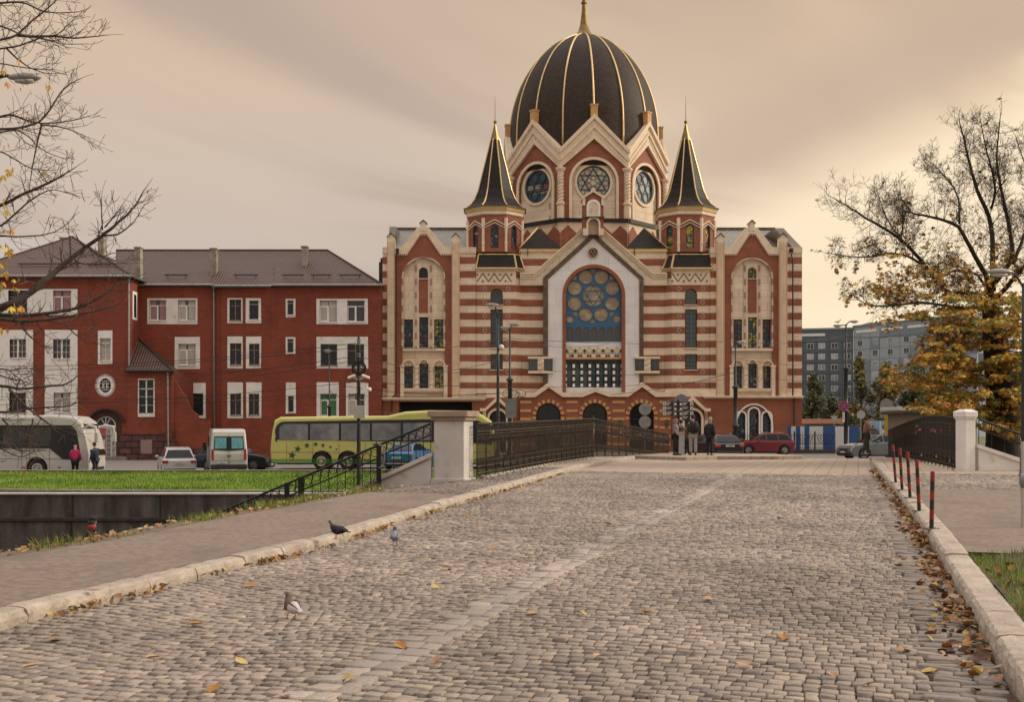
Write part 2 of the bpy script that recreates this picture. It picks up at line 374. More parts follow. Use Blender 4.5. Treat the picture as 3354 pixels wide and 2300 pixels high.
def stones(name,t0,t1,s0,s1,w_,d_,off=0,cols=None,jit=.16,seed=1,h=.030,wave=.12,mt=None,kind='structure',label=None,parent=None):
    """setts laid course by course: every stone is a small worn block of its own colour"""
    rg=np.random.RandomState(seed); A=[]
    s=s0
    while s<s1:
        d=d_*rg.uniform(.88,1.12)
        a,b=t0(s),t1(s)
        t=a+rg.uniform(0,.5)*w_
        while t<b-.25*w_:
            ww=min(w_*rg.uniform(1-jit*1.3,1+jit*1.3),b-t)
            A.append((s,t,d,ww)); t+=ww
        s+=d
    A=np.array(A); n=len(A)
    s_,t_,d,ww=A.T
    gap=.011+rg.rand(n)*.006
    cs=s_+d/2; ct=t_+ww/2
    cs=cs+wave*np.sin(ct*1.15+1.3)*np.sin(cs*.33+.7)+.5*wave*np.sin(ct*2.3+cs*.55)
    hw,hd=ww/2-gap*.35,d/2-gap*1.8
    ang=rg.normal(0,.045,n)
    cor=np.array([(-1,-1),(1,-1),(1,1),(-1,1)],float)
    P8=[]
    zr=rg.normal(0,.0045,n)+.006*np.sin(cs*1.3+ct*.9)*np.sin(ct*1.7-cs*.4); tx=rg.normal(0,.04,n); ty=rg.normal(0,.06,n)
    rings=[(1.0,-.6),(.985,.62),(.84,1.0)]
    for sc,zz in rings:
        for cx,cy in cor:
            jx=1+rg.normal(0,.05,n) if sc>.8 else 1; jy=1+rg.normal(0,.05,n) if sc>.8 else 1
            lx=hw*(cx*(1-(1-sc)*.9))*jx; ly=hd*(cy*(1-(1-sc)))*jy
            x_=lx*np.cos(ang)-ly*np.sin(ang); y_=lx*np.sin(ang)+ly*np.cos(ang)
            z=zz*h*.5+tx*lx+ty*ly+zr if zz>0 else np.full(n,-h)
            P8.append((ct+x_,cs+y_,z))
    P8.append((ct,cs,zr+h*.53))
    V=np.zeros((n,13,3))
    for i,(t,s,z) in enumerate(P8):
        V[:,i,0]=s*DV.x+t*NV.x; V[:,i,1]=s*DV.y+t*NV.y; V[:,i,2]=z
    yy=V[:,:,1]
    def st_(x,a,b):
        k=np.clip((x-a)/(b-a),0,1); return k*k*(3-2*k)
    V[:,:,2]+=.34*st_(yy,9,40)-.34*st_(yy,52,63)-.33*st_(yy,62,76)+off
    fq=[]
    for r in (0,4):
        for i in range(4): fq.append((r+i,r+(i+1)%4,r+(i+1)%4+4,r+i+4))
    ft=[(8+i,8+(i+1)%4,12) for i in range(4)]
    base=(np.arange(n)*13)
    quads=(np.array(fq)[None]+base[:,None,None]).reshape(-1,4); tris=(np.array(ft)[None]+base[:,None,None]).reshape(-1,3)
    me=bpy.data.meshes.new(name); nv=n*13
    me.vertices.add(nv); me.vertices.foreach_set('co',V.reshape(-1))
    lv=np.concatenate([quads.reshape(-1),tris.reshape(-1)]); me.loops.add(len(lv)); me.loops.foreach_set('vertex_index',lv)
    ls=np.concatenate([np.arange(len(quads))*4,len(quads)*4+np.arange(len(tris))*3]); lt=np.concatenate([np.full(len(quads),4),np.full(len(tris),3)])
    me.polygons.add(len(ls)); me.polygons.foreach_set('loop_start',ls); me.polygons.foreach_set('loop_total',lt)
    pal=np.array(cols); ci=rg.randint(0,len(pal),n); c=pal[ci]*(1+rg.normal(0,.07,n))[:,None]
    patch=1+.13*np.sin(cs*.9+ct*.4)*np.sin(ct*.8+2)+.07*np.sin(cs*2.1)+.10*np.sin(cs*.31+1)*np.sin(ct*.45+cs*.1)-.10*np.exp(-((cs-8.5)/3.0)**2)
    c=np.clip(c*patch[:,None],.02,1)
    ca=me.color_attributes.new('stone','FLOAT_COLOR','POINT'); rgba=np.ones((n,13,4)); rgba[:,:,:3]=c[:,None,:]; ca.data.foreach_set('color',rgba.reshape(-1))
    me.materials.append(mt or sett); me.update(); me.validate()
    o=bpy.data.objects.new(name,me); COL.objects.link(o)
    if kind: o['kind']=kind
    if parent: o.parent=parent
    return o
q=NB('granite_setts',.62)
at=q.n.new('ShaderNodeVertexColor'); at.layer_name='stone'
k=q.rng(q.noise(38,4),.3,.7,.82,1.16); k2=q.rng(q.noise(.55,4),.35,.65,.88,1.1); kk=q.math('MULTIPLY',k,k2)
q.base(q.mix(1.0,at.outputs[0],q.comb(kk,kk,kk),'MULTIPLY')); q.bump(q.noise(70,4),.35,.006); q.put(q.b.inputs['Roughness'],q.rng(q.noise(9,3),.35,.65,.5,.75))
sett=q.mt
PAL=[(.30,.240,.197),(.275,.225,.187),(.32,.258,.207),(.245,.202,.173),(.285,.226,.19),(.26,.217,.187),(.35,.282,.226),(.205,.168,.147)]
PALD=[(.24,.19,.165),(.21,.175,.16),(.27,.215,.18),(.19,.15,.14)]
mortar=mat('shaded_sandy_joint',(.075,.056,.042),.95,var=.5,vs=9,bump=.3,bs=80,col2=(.045,.035,.025),c2s=1.2)  # joint sand, its colour darkened to stand for shade in the gaps
asphalt=mat('old_asphalt_pavement',(.225,.172,.138),.85,var=.30,vs=9,bump=.7,bs=90,col2=(.15,.115,.095),c2s=.9,c2lo=.5,c2hi=.8)
street=mat('street_asphalt',(.17,.15,.14),.85,var=.12,vs=.8,bump=.3,bs=60)
kerbm=mat('granite_kerb',(.40,.335,.275),.75,var=.25,vs=3,bump=.9,bs=26,col2=(.22,.185,.15),c2s=5,c2lo=.58,c2hi=.76)

def ruled(a,b,s0,s1,off,n=60,k=6,zj=0):
    """sheet between two lines t(s), following the carriageway profile"""
    m=M(); vs=[]
    for i in range(n+1):
        s=s0+(s1-s0)*i/n; ta,tb=a(s),b(s)
        for j in range(k+1):
            x,y=WS(s,ta+(tb-ta)*j/k); vs.append((x,y,ZN(y)+off))
    fs=[(i*(k+1)+j,i*(k+1)+j+1,(i+1)*(k+1)+j+1,(i+1)*(k+1)+j) for i in range(n) for j in range(k)]
    return m.add(vs,fs)
# carriageway: bed + setts
ruled(lambda s:tL(s)-.1,lambda s:tR(s)+.1,S0,PLANK0,-.020,80).build('road_bed',mortar)['kind']='structure'
cw=.44; gw=.62
stones('road_left_lane',lambda s:tL(s)+.02,lambda s:tC(s)-.02,S0,PLANK0,.108,.138,-.004,PAL,seed=3,wave=.26)
stones('road_middle_band',lambda s:tC(s)-cw/2,lambda s:tC(s)+cw/2,S0,PLANK0,.215,.26,.010,[(.32,.27,.235),(.295,.255,.225),(.335,.28,.24)],jit=.03,seed=5,wave=0)
stones('road_right_lane',lambda s:tC(s)+.02,lambda s:tR(s)-gw+.1,S0,PLANK0,.115,.145,-.004,PAL,seed=4,wave=.05)
stones('road_gutter',lambda s:tR(s)-gw,lambda s:tR(s)-.02,S0,PLANK0,.29,.135,.004,[(.25,.205,.175),(.22,.185,.165),(.27,.22,.185)],jit=.14,seed=6,wave=.02)

# kerbs: rows of chipped granite blocks
def kerb(name,tf,side,wid,hgt,s0,s1,seed,blk=1.05):
    rg=random.Random(seed); m=M(); s=s0
    while s<s1:
        L=blk*rg.uniform(.85,1.15); e=min(s+L,s1); k=max(3,int((e-s)/.09)); rings=[]
        dz=rg.uniform(-.012,.012)
        for i in range(k+1):
            ss=s+.006+(e-s-.012)*i/k; t=tf(ss); en=.012 if i in (0,k) else 0
            j=lambda a:rg.uniform(-a,a)
            prof=[(0,-.06),(-.004+j(.008),hgt*.45+j(.01)),(.012+j(.014)+en,hgt*.82+j(.012)),(.045+j(.012),hgt*.97+j(.004)-en),(.12,hgt+j(.003)-en*.5),(wid-.05,hgt+j(.003)-en*.5),(wid-.01+j(.004),hgt-.012),(wid,-.06)]
            rings.append([(*WS(ss,t-side*a if side>0 else t+a),0) for a,b in prof])
            rings[-1]=[(p[0],p[1],ZN(p[1])+b+dz) for p,(a,b) in zip(rings[-1],prof)]
        if side>0: pass
        m.loft(rings); s=e
    return m.build(name,kerbm)
KW,KH=.27,.15
kerb('kerb_left',tL,1,KW,KH,S0,S_END+.3,1)['kind']='structure'
KWR,KHR=.31,.19
kerb('kerb_right',tR,-1,KWR,KHR,S0,S_END-.4,2)['kind']='structure'

# left pavement
OUT=[(-1400,2090),(-400,1899),(0,1826),(346,1772),(707,1700),(923,1663),(1125,1625),(1300,1598),(1553,1571),(1656,1550),(1806,1521),(1943,1501),(2000,1497)]
tO=line(OUT,.14)
tLk=lambda s:tL(s)-KW+.01
SA=ST(G(1450,1617,.14))[0]; SB=ST(G(1800,1531,.14))[0]
ruled(tO,tLk,S0,SA,.135).build('pavement_left',asphalt)['kind']='structure'
ruled(tO,tLk,SA,SB,.12,30).build('pavement_left_bed',mortar)['kind']='structure'
stones('pavement_left_setts',tO,tLk,SA,SB,.10,.12,.128,PALD,seed=8,wave=.15,h=.018)
q=NB('bridge_deck_boards',.75)
ds=q.math('ADD',q.math('MULTIPLY',q.x,DV.x),q.math('MULTIPLY',q.y,DV.y)); dt=q.math('SUBTRACT',q.math('MULTIPLY',q.x,NV.x),q.math('MULTIPLY',q.y,-NV.y))
o=q.brick(q.comb(ds,dt),4.0,.46,C4(.37,.29,.225),C4(.34,.265,.205),C4(.20,.15,.11),.014)
c=o[0]; k=q.rng(q.noise(2.2,5),.3,.7,.86,1.14); q.base(q.mix(1.0,c,q.comb(k,k,k),'MULTIPLY')); q.bump(q.math('MULTIPLY',o[1],-1.0),.6,.02); deckm=q.mt
SX=S_END+6
ruled(tL,tR,PLANK0,SX,.004,50).build('bridge_deck_roadway',deckm)['kind']='structure'
tO2=line([(1553,1571),(1656,1550),(1806,1521),(1943,1501),(2060,1499)],.14)
ruled(tO2,tLk,SB,S_END+.3,.137,30).build('bridge_deck_walkway_left',deckm)['kind']='structure'
# rounded corner of pavement where the bridge meets the street (people stand here)
def gp(u,v,off): p=G(u,v,off); return (p.x,p.y)
YC=50.5
cor=[(7.6,YC-1.2),(9.2,YC+.1),(12.0,YC+.3),(13.2,YC+.9),(13.6,YC+2.2),(12.8,YC+4.6),(10,YC+6.2),(6.5,YC+6.4),(5.2,YC+2)]
mc=M(); nn=len(cor); mc.add([(x,y,ZN(y)-.3) for x,y in cor]+[(x,y,ZN(min(y,52))+.15) for x,y in cor],[tuple(range(nn,2*nn))]+[(i,(i+1)%nn,(i+1)%nn+nn,i+nn) for i in range(nn)])
mc.build('pavement_corner',deckm)['kind']='structure'

# right pavement
tRk=lambda s:tR(s)+KWR-.01
GR=[(3139,1563),(3060,1545),(2988,1524),(2930,1505),(2900,1499)]
def far_t(d): return lambda s: d
PR=ST((13.6,33.4))[1]
tRo=lambda s: tR(s)+ (14.0 if s<31.5 else max(1.2,min(14.0, np.interp(s,[31.5,33,45,52,56],[6.5,4.4,3.9,3.6,3.5]))))
SG=ST(G(3150,1812,.15))[0]; SRA=ST(G(3040,1604,.15))[0]; SRB=ST(G(2990,1553,.15))[0]
ruled(tRk,tRo,SG,SRA,.165,30,10).build('pavement_right',asphalt)['kind']='structure'
ruled(tRk,tRo,SRA,SRB,.150,12,8).build('pavement_right_bed',mortar)['kind']='structure'
stones('pavement_right_setts',tRk,tRo,SRA,SRB,.12,.14,.158,PAL,seed=9,wave=.12,h=.018)
ruled(tRk,tRo,SRB,S_END+1,.167,30).build('bridge_deck_walkway_right',deckm)['kind']='structure'

# right lawn patch
soil=mat('leafy_soil',(.085,.065,.035),.95,var=.4,vs=6,bump=.8,bs=30,col2=(.05,.075,.02),c2s=2.5)
m=M(); vs=[]; n1,k1=40,40
for i in range(n1+1):
    s=S0+(SG-S0)*i/n1
    for j in range(k1+1):
        t=tRk(s)+9*j/k1; x,y=WS(s,t); vs.append((x,y,ZN(y)+.15+.05*math.sin(t*1.7+s)+.1*sstep(t-tRk(s),0,2)))
m.add(vs,[(i*(k1+1)+j,i*(k1+1)+j+1,(i+1)*(k1+1)+j+1,(i+1)*(k1+1)+j) for i in range(n1) for j in range(k1)])
m.build('ground_lawn',soil)['kind']='structure'

# left verge, lower quay path, canal, far bank
earth=mat('bare_earth',(.17,.125,.09),.95,var=.3,vs=5,bump=.8,bs=35)
m=M(); vs=[]; nA=70
sV=[S0+(29.5-S0)*i/nA for i in range(nA+1)]
prof=[(0,.138),(-.25,.11),(-.6,.07),(-.85,-.02),(-1.15,-.5),(-1.9,-1.6),(-2.3,-2.1)]
for s in sV:
    for a,b in prof:
        k=min(1,(32-s)/10)
        a2=a*(.55+.75*k)+(.03*math.sin(s*7)+.05*math.sin(s*2.3) if -1<a<0 else 0)
        x,y=WS(s,tO(s)+a2); vs.append((x,y,ZN(y)+b+(.01*math.sin(s*11+a*9) if a<0 else 0)))
kk=len(prof)
m.add(vs,[(i*kk+j,(i+1)*kk+j,(i+1)*kk+j+1,i*kk+j+1) for i in range(nA) for j in range(kk-1)])
m.build('verge',earth,smooth=True)['kind']='structure'
darkstone=NB('wet_quay_stone',.6)
_q=darkstone; _v=_q.comb(_q.x,_q.z); _o=_q.brick(_v,3.9,5.0,C4(.085,.073,.066),C4(.068,.058,.054),C4(.016,.013,.012),.05,off=0)
_s=_q.noise(1.0,6,_q.comb(_q.math('MULTIPLY',_q.x,1.6),_q.math('MULTIPLY',_q.z,.35)))
_k=_q.rng(_s,.35,.75,.5,2.1); _q.base(_q.mix(_q.rng(_q.noise(7,5),.66,.74,0,.4),_q.mix(1.0,_o[0],_q.comb(_k,_k,_k),'MULTIPLY'),C4(.12,.11,.10))); _q.bump(_q.noise(5,6),.5,.05); darkstone=_q.mt
# lower path
m=M(); m.plan([(-60,8),(-4.5,24),(-1,28),(-1,29.5),(-60,29.5)],-4.4,-2.12); m.build('quay_path',earth)['kind']='structure'
q=NB('canal_water',.08); q.base(C4(.010,.014,.012)); q.bump(q.noise(3,3,q.comb(q.x,q.math('MULTIPLY',q.y,.4))),.25,.05)
m=M(); m.add([(-300,10,-3.95),(300,10,-3.95),(300,53.5,-3.95),(-300,53.5,-3.95)],[(0,1,2,3)]); m.build('water',q.mt)['kind']='structure'
# near ground under everything (also to the right)
def gridsheet(x0,x1,y0,y1,zf,nx,ny):
    m=M(); vs=[(x0+(x1-x0)*i/nx,y0+(y1-y0)*j/ny,zf(x0+(x1-x0)*i/nx,y0+(y1-y0)*j/ny)) for j in range(ny+1) for i in range(nx+1)]
    return m.add(vs,[(j*(nx+1)+i,j*(nx+1)+i+1,(j+1)*(nx+1)+i+1,(j+1)*(nx+1)+i) for j in range(ny) for i in range(nx)])
m=M(); m.plan([(-2.5,-30),(60,-30),(60,34.5),(14,35.5),(3.5,33),(1.5,30.5),(-3,10)],-4.3,-.15); m.build('ground_near_bank',soil)['kind']='structure'
m=M(); m.plan([(-60,-30),(-2.5,-30),(-3,9.5),(-14,3)],-4.3,-.12); m.build('ground_behind_camera',soil)['kind']='structure'
gnd=mat('dusty_ground',(.16,.14,.10),.95,var=.25,vs=.2,col2=(.06,.085,.025),c2s=.03)
xs=[-1800,-600,-200,-100,-60]+list(range(-40,42,2))+[60,100,200,600,1800]; ys=[50.6,56,61.8,66,70,75,80,90,100,115,140,200,400,1000,2200,4200]
m=M(); m.add([(x,y,(ZT(x,y)-.05 if y>61 else -1.6)) for y in ys for x in xs],[(j*len(xs)+i,j*len(xs)+i+1,(j+1)*len(xs)+i+1,(j+1)*len(xs)+i) for j in range(len(ys)-1) for i in range(len(xs)-1)])
m.build('ground',gnd)['kind']='structure'
m=gridsheet(-150,150,61.4,96,ZT,150,22); m.build('street',street)['kind']='structure'
m=gridsheet(7,90,53.5,61.6,lambda x,y:ZT(x,y)-.004,20,6); m.build('street_approach',street)['kind']='structure'
# bridge body with fascias
tp=thing('bridge','low stone road bridge carrying the cobbled road over the canal','bridge',(4,40,0))
pl=[(WS(s,tO(s)-.12)) for s in np.linspace(29.8,S_END+1.5,12)]+[WS(s,tRo(s)+.15) for s in np.linspace(S_END+3,33,12)]
m=M(); m.plan([(a,b) for a,b in pl],-4.2,0,lambda x,y:ZN(y)-.012+0*x); m.build('body',mat('bridge_concrete',(.33,.29,.25),.85,var=.2,vs=1.5),tp)
m=M()
for tf,off in ((lambda s:tO2(s)-.02,.14),(lambda s:tRo(s)-.02,.17)):
    rr=[]
    for s in np.linspace(29.6,S_END+.5,30):
        a=WS(s,tf(s)-.14); b=WS(s,tf(s)+.1); z=ZN(a[1])+off
        rr.append([(a[0],a[1],z-.3),(b[0],b[1],z-.3),(b[0],b[1],z+.03),(a[0],a[1],z+.03)])
    m.loft(rr)
m.build('edge_beam',kerbm,tp)

# far quay wall
YQ=50
tp=thing('quay_wall','dark stained stone quay wall with a pale coping on the far side of the canal','wall',(-25,YQ,-3.9))
m=M(); m.box(-90,30,YQ,YQ+.9,-4.1,-2.22); m.box(-90,30,YQ+.12,YQ+.9,-2.22,-1.19); m.build('wall',darkstone,tp)
m=M(); m.box(-90,30,YQ-.10,YQ+.12,-2.38,-2.20); m.build('ledge',mat('ledge_stone',(.035,.03,.028),.7,var=.3),tp,bevel=.03)
m=M(); m.box(-90,30,YQ+.02,YQ+.75,-1.19,-1.13); m.build('coping',mat('pale_coping',(.50,.46,.42),.7,var=.15),tp)
tp2=M(); rg=random.Random(5)
for i in range(150):
    x=-90+i*.8; zt=-1.02+.05*math.sin(x*.13)
    tp2.box(x+.015,x+.785,YQ+1.25+.05*math.sin(x*.13),YQ+1.6,-1.4,zt)
tp2.build('kerb_canal_edge',mat('grey_edging',(.22,.20,.18),.8,var=.25,vs=2),bevel=.02)['kind']='structure'
# far lawn
grs=mat('lawn_far',(.11,.20,.012),.9,var=.35,vs=1.4,bump=.7,bs=9,col2=(.17,.27,.02),c2s=.7)
zl=lambda x,y:-1.10+.46*sstep(y,50,62.5)
m=gridsheet(-120,7.5,YQ+1.5,61,zl,60,12); m.build('lawn_far_bank',grs,smooth=True)['kind']='structure'
m=M(); m.box(-120,5.2,61,61.4,-1.3,-.55); m.build('kerb_street',mat('dark_kerb_stone',(.10,.088,.075),.85,var=.3,vs=3),bevel=.03)['kind']='structure'
m=M(); m.box(-120,5.2,60.98,61.42,-.55,-.52); m.build('kerb_street_top',mat('pale_kerb_top',(.34,.29,.24),.85,var=.2,vs=3))['kind']='structure'
m=M(); m.plan([(-1.0,30.5),(6.5,49),(6.5,53.5),(-2,53.5)],-4.3,-1.15); m.build('embankment',grs)['kind']='structure'

# grass blades
def blades(name,pts,h0,h1,w_,cols,seed,label,cat,lean=.45,patch=False):
    rg=random.Random(seed); m=M(); V=[];Fc=[];mi=[]
    for x,y,z in pts:
        h=rg.uniform(h0,h1); a=rg.uniform(0,2*PI); b=rg.uniform(0,2*PI); L=h*lean*rg.random()
        dx,dy=math.cos(a)*w_,math.sin(a)*w_; ex,ey=math.cos(b)*L,math.sin(b)*L
        k=len(V); V+=[(x-dx,y-dy,z),(x+dx,y+dy,z),(x+dx*.7+ex*.4,y+dy*.7+ey*.4,z+h*.55),(x-dx*.7+ex*.4,y-dy*.7+ey*.4,z+h*.55),(x+ex,y+ey,z+h)]
        Fc+=[(k,k+1,k+2,k+3),(k+3,k+2,k+4)]; k_=math.sin(x*.55+1)*math.sin(y*1.3+x*.2)+.5*math.sin(x*1.7-y)+rg.gauss(0,.55); n_=len(cols); c=min(n_-1,max(0,int((k_+1.4)/2.8*n_))) if patch else rg.randrange(n_); mi+=[c,c]
    m.v=V; m.f=Fc; m.mi=mi
    o=m.build(name,cols); tag(o,label,cat,kind='stuff'); return o
gb=[mat('grass_blade_a',(.135,.235,.016),.7,var=.35,vs=.6),mat('grass_blade_b',(.20,.30,.028),.7,var=.35,vs=.6),mat('grass_blade_c',(.075,.145,.012),.7,var=.35,vs=.6)]
gdry=mat('grass_blade_dry',(.28,.20,.07),.8,var=.2)
rg=random.Random(11); pts=[]
for i in range(42000):
    x=rg.uniform(-34,2); y=YQ+1.7+(61-YQ-1.7)*rg.random(); pts.append((x,y,zl(x,y)-.01))
gmid=mat('grass_blade_straw',(.24,.25,.05),.8,var=.3,vs=2)
blades('lawn_grass',pts,.05,.17,.018,[gb[2],gb[0],gb[0],gb[1],gb[1],gmid],1,'bright green short grass on the strip between the canal wall and the street','grass',patch=True)
pts=[]
for i in range(26000):
    s=rg.uniform(5,SG); t=tRk(s)+.02+4.5*rg.random()**1.3; x,y=WS(s,t); tt=t-tRk(s)
    if math.sin(x*5+y*3)*math.sin(y*4-x)+rg.uniform(-.6,.6)>.35: continue
    pts.append((x,y,ZN(y)+.15+.05*math.sin(t*1.7+s)+.1*sstep(tt,0,2)))
blades('kerbside_grass',pts,.03,.11,.004,gb+[gdry],2,'green grass with fallen leaves behind the right-hand kerb in the foreground','grass',.8)
pts=[]
for c in range(95):
    s=rg.uniform(9,31); big=rg.random()
    if s<16 and rg.random()<.6: continue
    if s>24.5: continue
    if math.sin(s*1.9+.6)<-.15 and s<19: continue
    t=tO(s)-.12-.55*rg.random()*(.5+.5*min(1,(34-s)/12)); n=int(30+90*big)
    for i in range(n):
        a=rg.gauss(0,.16+.1*big); b=rg.gauss(0,.09); x,y=WS(s+a,t+b); pts.append((x,y,ZN(y)+.06))
blades('verge_weeds',pts,.06,.24,.006,gb+[gdry],3,'weeds and long grass growing along the edge of the left pavement above the canal','weeds',.8)
# ------------------------------------------------------------------ synagogue
YF=102.0
SY=thing('synagogue','domed synagogue of cream and terracotta banded stone with black and gold dome and turrets','synagogue',(X(1943,YF),YF,-.33))
S=lambda name,m,mt,par=SY,**k: m.build(name,mt,par,**k)
def window(shape,y,gl,fr=bluef,t=2.2,bars=(),par=SY,bt=.9,name='window',lab=None):
    """frame ring + glazing bars, with the pane as its sub-part"""
    cx=sum(p[0] for p in shape)/len(shape); cy=(min(p[1] for p in shape)+max(p[1] for p in shape))/2
    w_=max(p[0] for p in shape)-min(p[0] for p in shape); h_=max(p[1] for p in shape)-min(p[1] for p in shape)
    inn=[(cx+(p[0]-cx)*(1-2*t/w_),cy+(p[1]-cy)*(1-2*t/h_)) for p in shape]
    m=M(); m.pp(shape,y,y+.12,[inn])
    for b in bars:
        if b[0]=='v': m.pbox(b[1]-bt,b[2],b[1]+bt,b[3],y+.02,y+.09)
        else: m.pbox(b[2],b[1]-bt,b[3],b[1]+bt,y+.02,y+.09)
    o=m.build(name,fr,par); 
    if lab: o['label']=lab
    m=M(); m.pp(inn,y+.06,y+.1); m.build('pane',gl,o); return o
def grid_bars(u0,v0,u1,v1,nx,ny):
    return [('v',u0+(u1-u0)*i/nx,v0,v1) for i in range(1,nx)]+[('h',v0+(v1-v0)*i/ny,u0,u1) for i in range(1,ny)]
def star(cx,cy,r,rot=0):
    return [[(cx+r*math.sin(2*PI*i/3+a),cy-r*math.cos(2*PI*i/3+a)) for i in range(3)] for a in (rot,rot+PI)]
def staroutline(m,cx,cy,r,y0,y1,wd):
    for t in star(cx,cy,r):
        t2=[(cx+(p[0]-cx)*(1-wd/r*2),cy+(p[1]-cy)*(1-wd/r*2)) for p in t]
        m.pp(t,y0,y1,[t2]); y0+=.004

# core masses behind the facade
m=M(); m.pbox(1256,812,2624,1478,103.6,124); S('core_wall',m,striped)
# ---- wings
def wing(c,kx,stripL,stripR,glassset,right):
    U=lambda d: c+d*kx
    # striped side piers
    m=M()
    for a,b in (stripL,stripR): m.cut().pbox(a,828,b,1302,102.0,103.6)
    S('pier',m,striped)
    m=M()
    for a,b in (stripL,stripR): m.cut().pbox(a-.5,809.5,b+1,829,101.9,103.6)
    S('parapet',m,cream)
    # panel with arched recess
    pl,pr=U(-94),U(93)
    gable=[(pl,1302),(pr,1302),(pr,833),(U(59),833),(U(12),765),(U(-12),765),(U(-53),833),(pl,833)]
    niche=archp(c,912,70*kx,1301.9,18)
    m=M(); m.pp(gable,102.05,103.0,[niche]); S('wing_wall',m,terra)
    # coping with dentils
    cop=[(pl,809.5),(U(-70),809.5),(U(-20.5),745),(U(18),745),(U(70),809.5),(pr,809.5),(pr,833),(U(57),832),(U(12),766),(U(-11),766),(U(-55),832),(pl,833)]
    m=M(); m.pp(cop,101.85,103.2); S('gable_coping',m,creamo)
    m=M()
    path=[(pl,833),(U(-55),833),(U(-11),767),(U(12),767),(U(57),833),(pr,833)]
    for (a,b),(a2,b2) in zip(path,path[1:]):
        L=math.hypot(a2-a,b2-b); n=max(1,int(L/5.6))
        for i in range(n):
            f=(i+.5)/n; uu,vv=a+(a2-a)*f,b+(b2-b)*f; m.cut().pbox(uu-1.4,vv-1,uu+1.4,vv+4.5,101.9,102.06)
    S('dentils',m,creamo)
    # finial
    m=M(); m.pp([(U(-10),757),(U(9),757),(U(9),730),(U(-1),722.5),(U(-10),730)],101.8,102.6); S('gable_finial',m,creamo,bevel=.03)
    m=M(); m.pp([(U(-13),732),(U(-.5),721.5),(U(12),732),(U(12),729),(U(-.5),718.5),(U(-13),729)],101.7,102.7); S('finial_cap',m,darkm)
    # recess ground: cream with chequered ribs
    Yn=102.32
    wl=rect(U(-64),1046,U(-34),1140); wm=rect(U(-14),1039,U(16),1140); wr=rect(U(35),1046,U(65),1140); wa=archp(U(0),890.5,15*kx,911.7,12)
    ll=rect(U(-63),1199,U(-34),1272.5); lm=rect(U(-13),1191,U(16),1272.5); lr=rect(U(37),1199,U(66),1272.5)
    bk=archp(c,912,71*kx,1302,18)
    m=M(); m.pp(bk,Yn,Yn+.5,[wl,wm,wr,wa,ll,lm,lr]); S('niche_wall',m,cream)
    m=M(); m.pp(rect(U(-15),914,U(15),1026),Yn-.03,Yn); S('red_panel',m,terra)
    m=M(); m.pp(rect(U(-15),911.8,U(16),914),Yn-.12,Yn); m.cut().pp(rect(U(-15),1026,U(15),1028),Yn-.05,Yn); S('string_course',m,creamo)
    # moulded arch edge and the two chequered ribs
    m=M(); m.pp(archp(c,912,71.5*kx,1141,22),101.98,102.25,[archp(c,912,66.8*kx,1141.2,22)])
    m2=m
    for d in (-28,21.5): m2.cut().pp(rect(U(d),858,U(d+6.2),1140),Yn-.10,Yn+.01)
    S('chequered_rib',m2,cheq)
    # sill, apron, hoods
    m=M(); m.pbox(U(-69),1142,U(70),1150,101.85,102.6); m.cut().pbox(U(-66),1274,U(65),1279,101.9,102.5); m.pbox(U(-64),1279,U(64),1284,101.97,102.5); S('sill',m,creamo,bevel=.03)
    m=M()
    for cc,rr in ((-49,22),(1,16),(52,21)):
        m.cut().pp(archp(U(cc),1199 if abs(cc)>5 else 1191,rr*kx,1199 if abs(cc)>5 else 1191.5,14),102.0,102.4,[archp(U(cc),1199.4 if abs(cc)>5 else 1191.4,(rr-4)*kx,1199.2 if abs(cc)>5 else 1191.6,14)])
    S('arch_hood',m,creamo)
    m=M()
    for a,b in ((-76,-64),(66,79)):
        m.cut().pbox(U(a),1203,U(b),1302,101.95,102.5); m.pbox(U(a)-2,1197,U(b)+2,1203,101.88,102.5)
    S('pilaster',m,creamo,bevel=.02)
    for d in (-23,26):
        cx=X(U(d),102.1); r=6.2*102/F
        mm=M(); mm.lathe([(r*1.2,Z(1273,102.1)),(r*1.2,Z(1268,102.1)),(r,Z(1266,102.1)),(r,Z(1212,102.1)),(r*1.05,Z(1209,102.1)),(r*1.45,Z(1202,102.1)),(r*1.45,Z(1198,102.1))],(cx,102.14,0),10)
        twist(mm,cx,102.14,r*1.02,Z(1266,102.1),Z(1212,102.1)); S('twisted_column',mm,creamo,smooth=False)
    for k,(sh,g) in enumerate(zip((wl,wm,wr,wa,ll,lm,lr),glassset)):
        u0=min(p[0] for p in sh);u1=max(p[0] for p in sh);v0=min(p[1] for p in sh);v1=max(p[1] for p in sh)
        b=grid_bars(u0,v0,u1,v1,2,(6 if k<3 else 2 if k==3 else 4))
        window(sh,Yn+.25,g,blued,1.6,b,lab='tall window with coloured leaded glass' if k<3 else None)
    # ornamental pilasters
    for a in ((pl-25.5,pl),(pr,pr+25.5)):
        m=M(); mid=(a[0]+a[1])/2
        m.pp([(a[0],1302),(a[1],1302),(a[1],776),(mid,764),(a[0],776)],101.7,102.6)
        o=S('carved_pilaster',m,creamo)
        m=M(); m.pp([(a[0]-1,777),(mid,764),(a[1]+1,777),(a[1]+1,774.5),(mid,761),(a[0]-1,774.5)],101.6,102.7); m.build('cap',darkm,o)
        m=M(); m.pbox(a[0]+1,790,a[0]+3,1300,101.66,101.72); m.pbox(a[1]-3,790,a[1]-1,1300,101.66,101.72); m.build('edging',orangetrim,o)
        m=M(); v=792
        while v<1292:
            m.pp(circ(mid,v+5,5,8),101.64,101.71,[circ(mid,v+5,3,8)]); staroutline(m,mid,v+5,7,101.655,101.71,1.0)
            m.pbox(mid-7.5,v+12.3,mid+7.5,v+13.6,101.66,101.71); v+=14.6
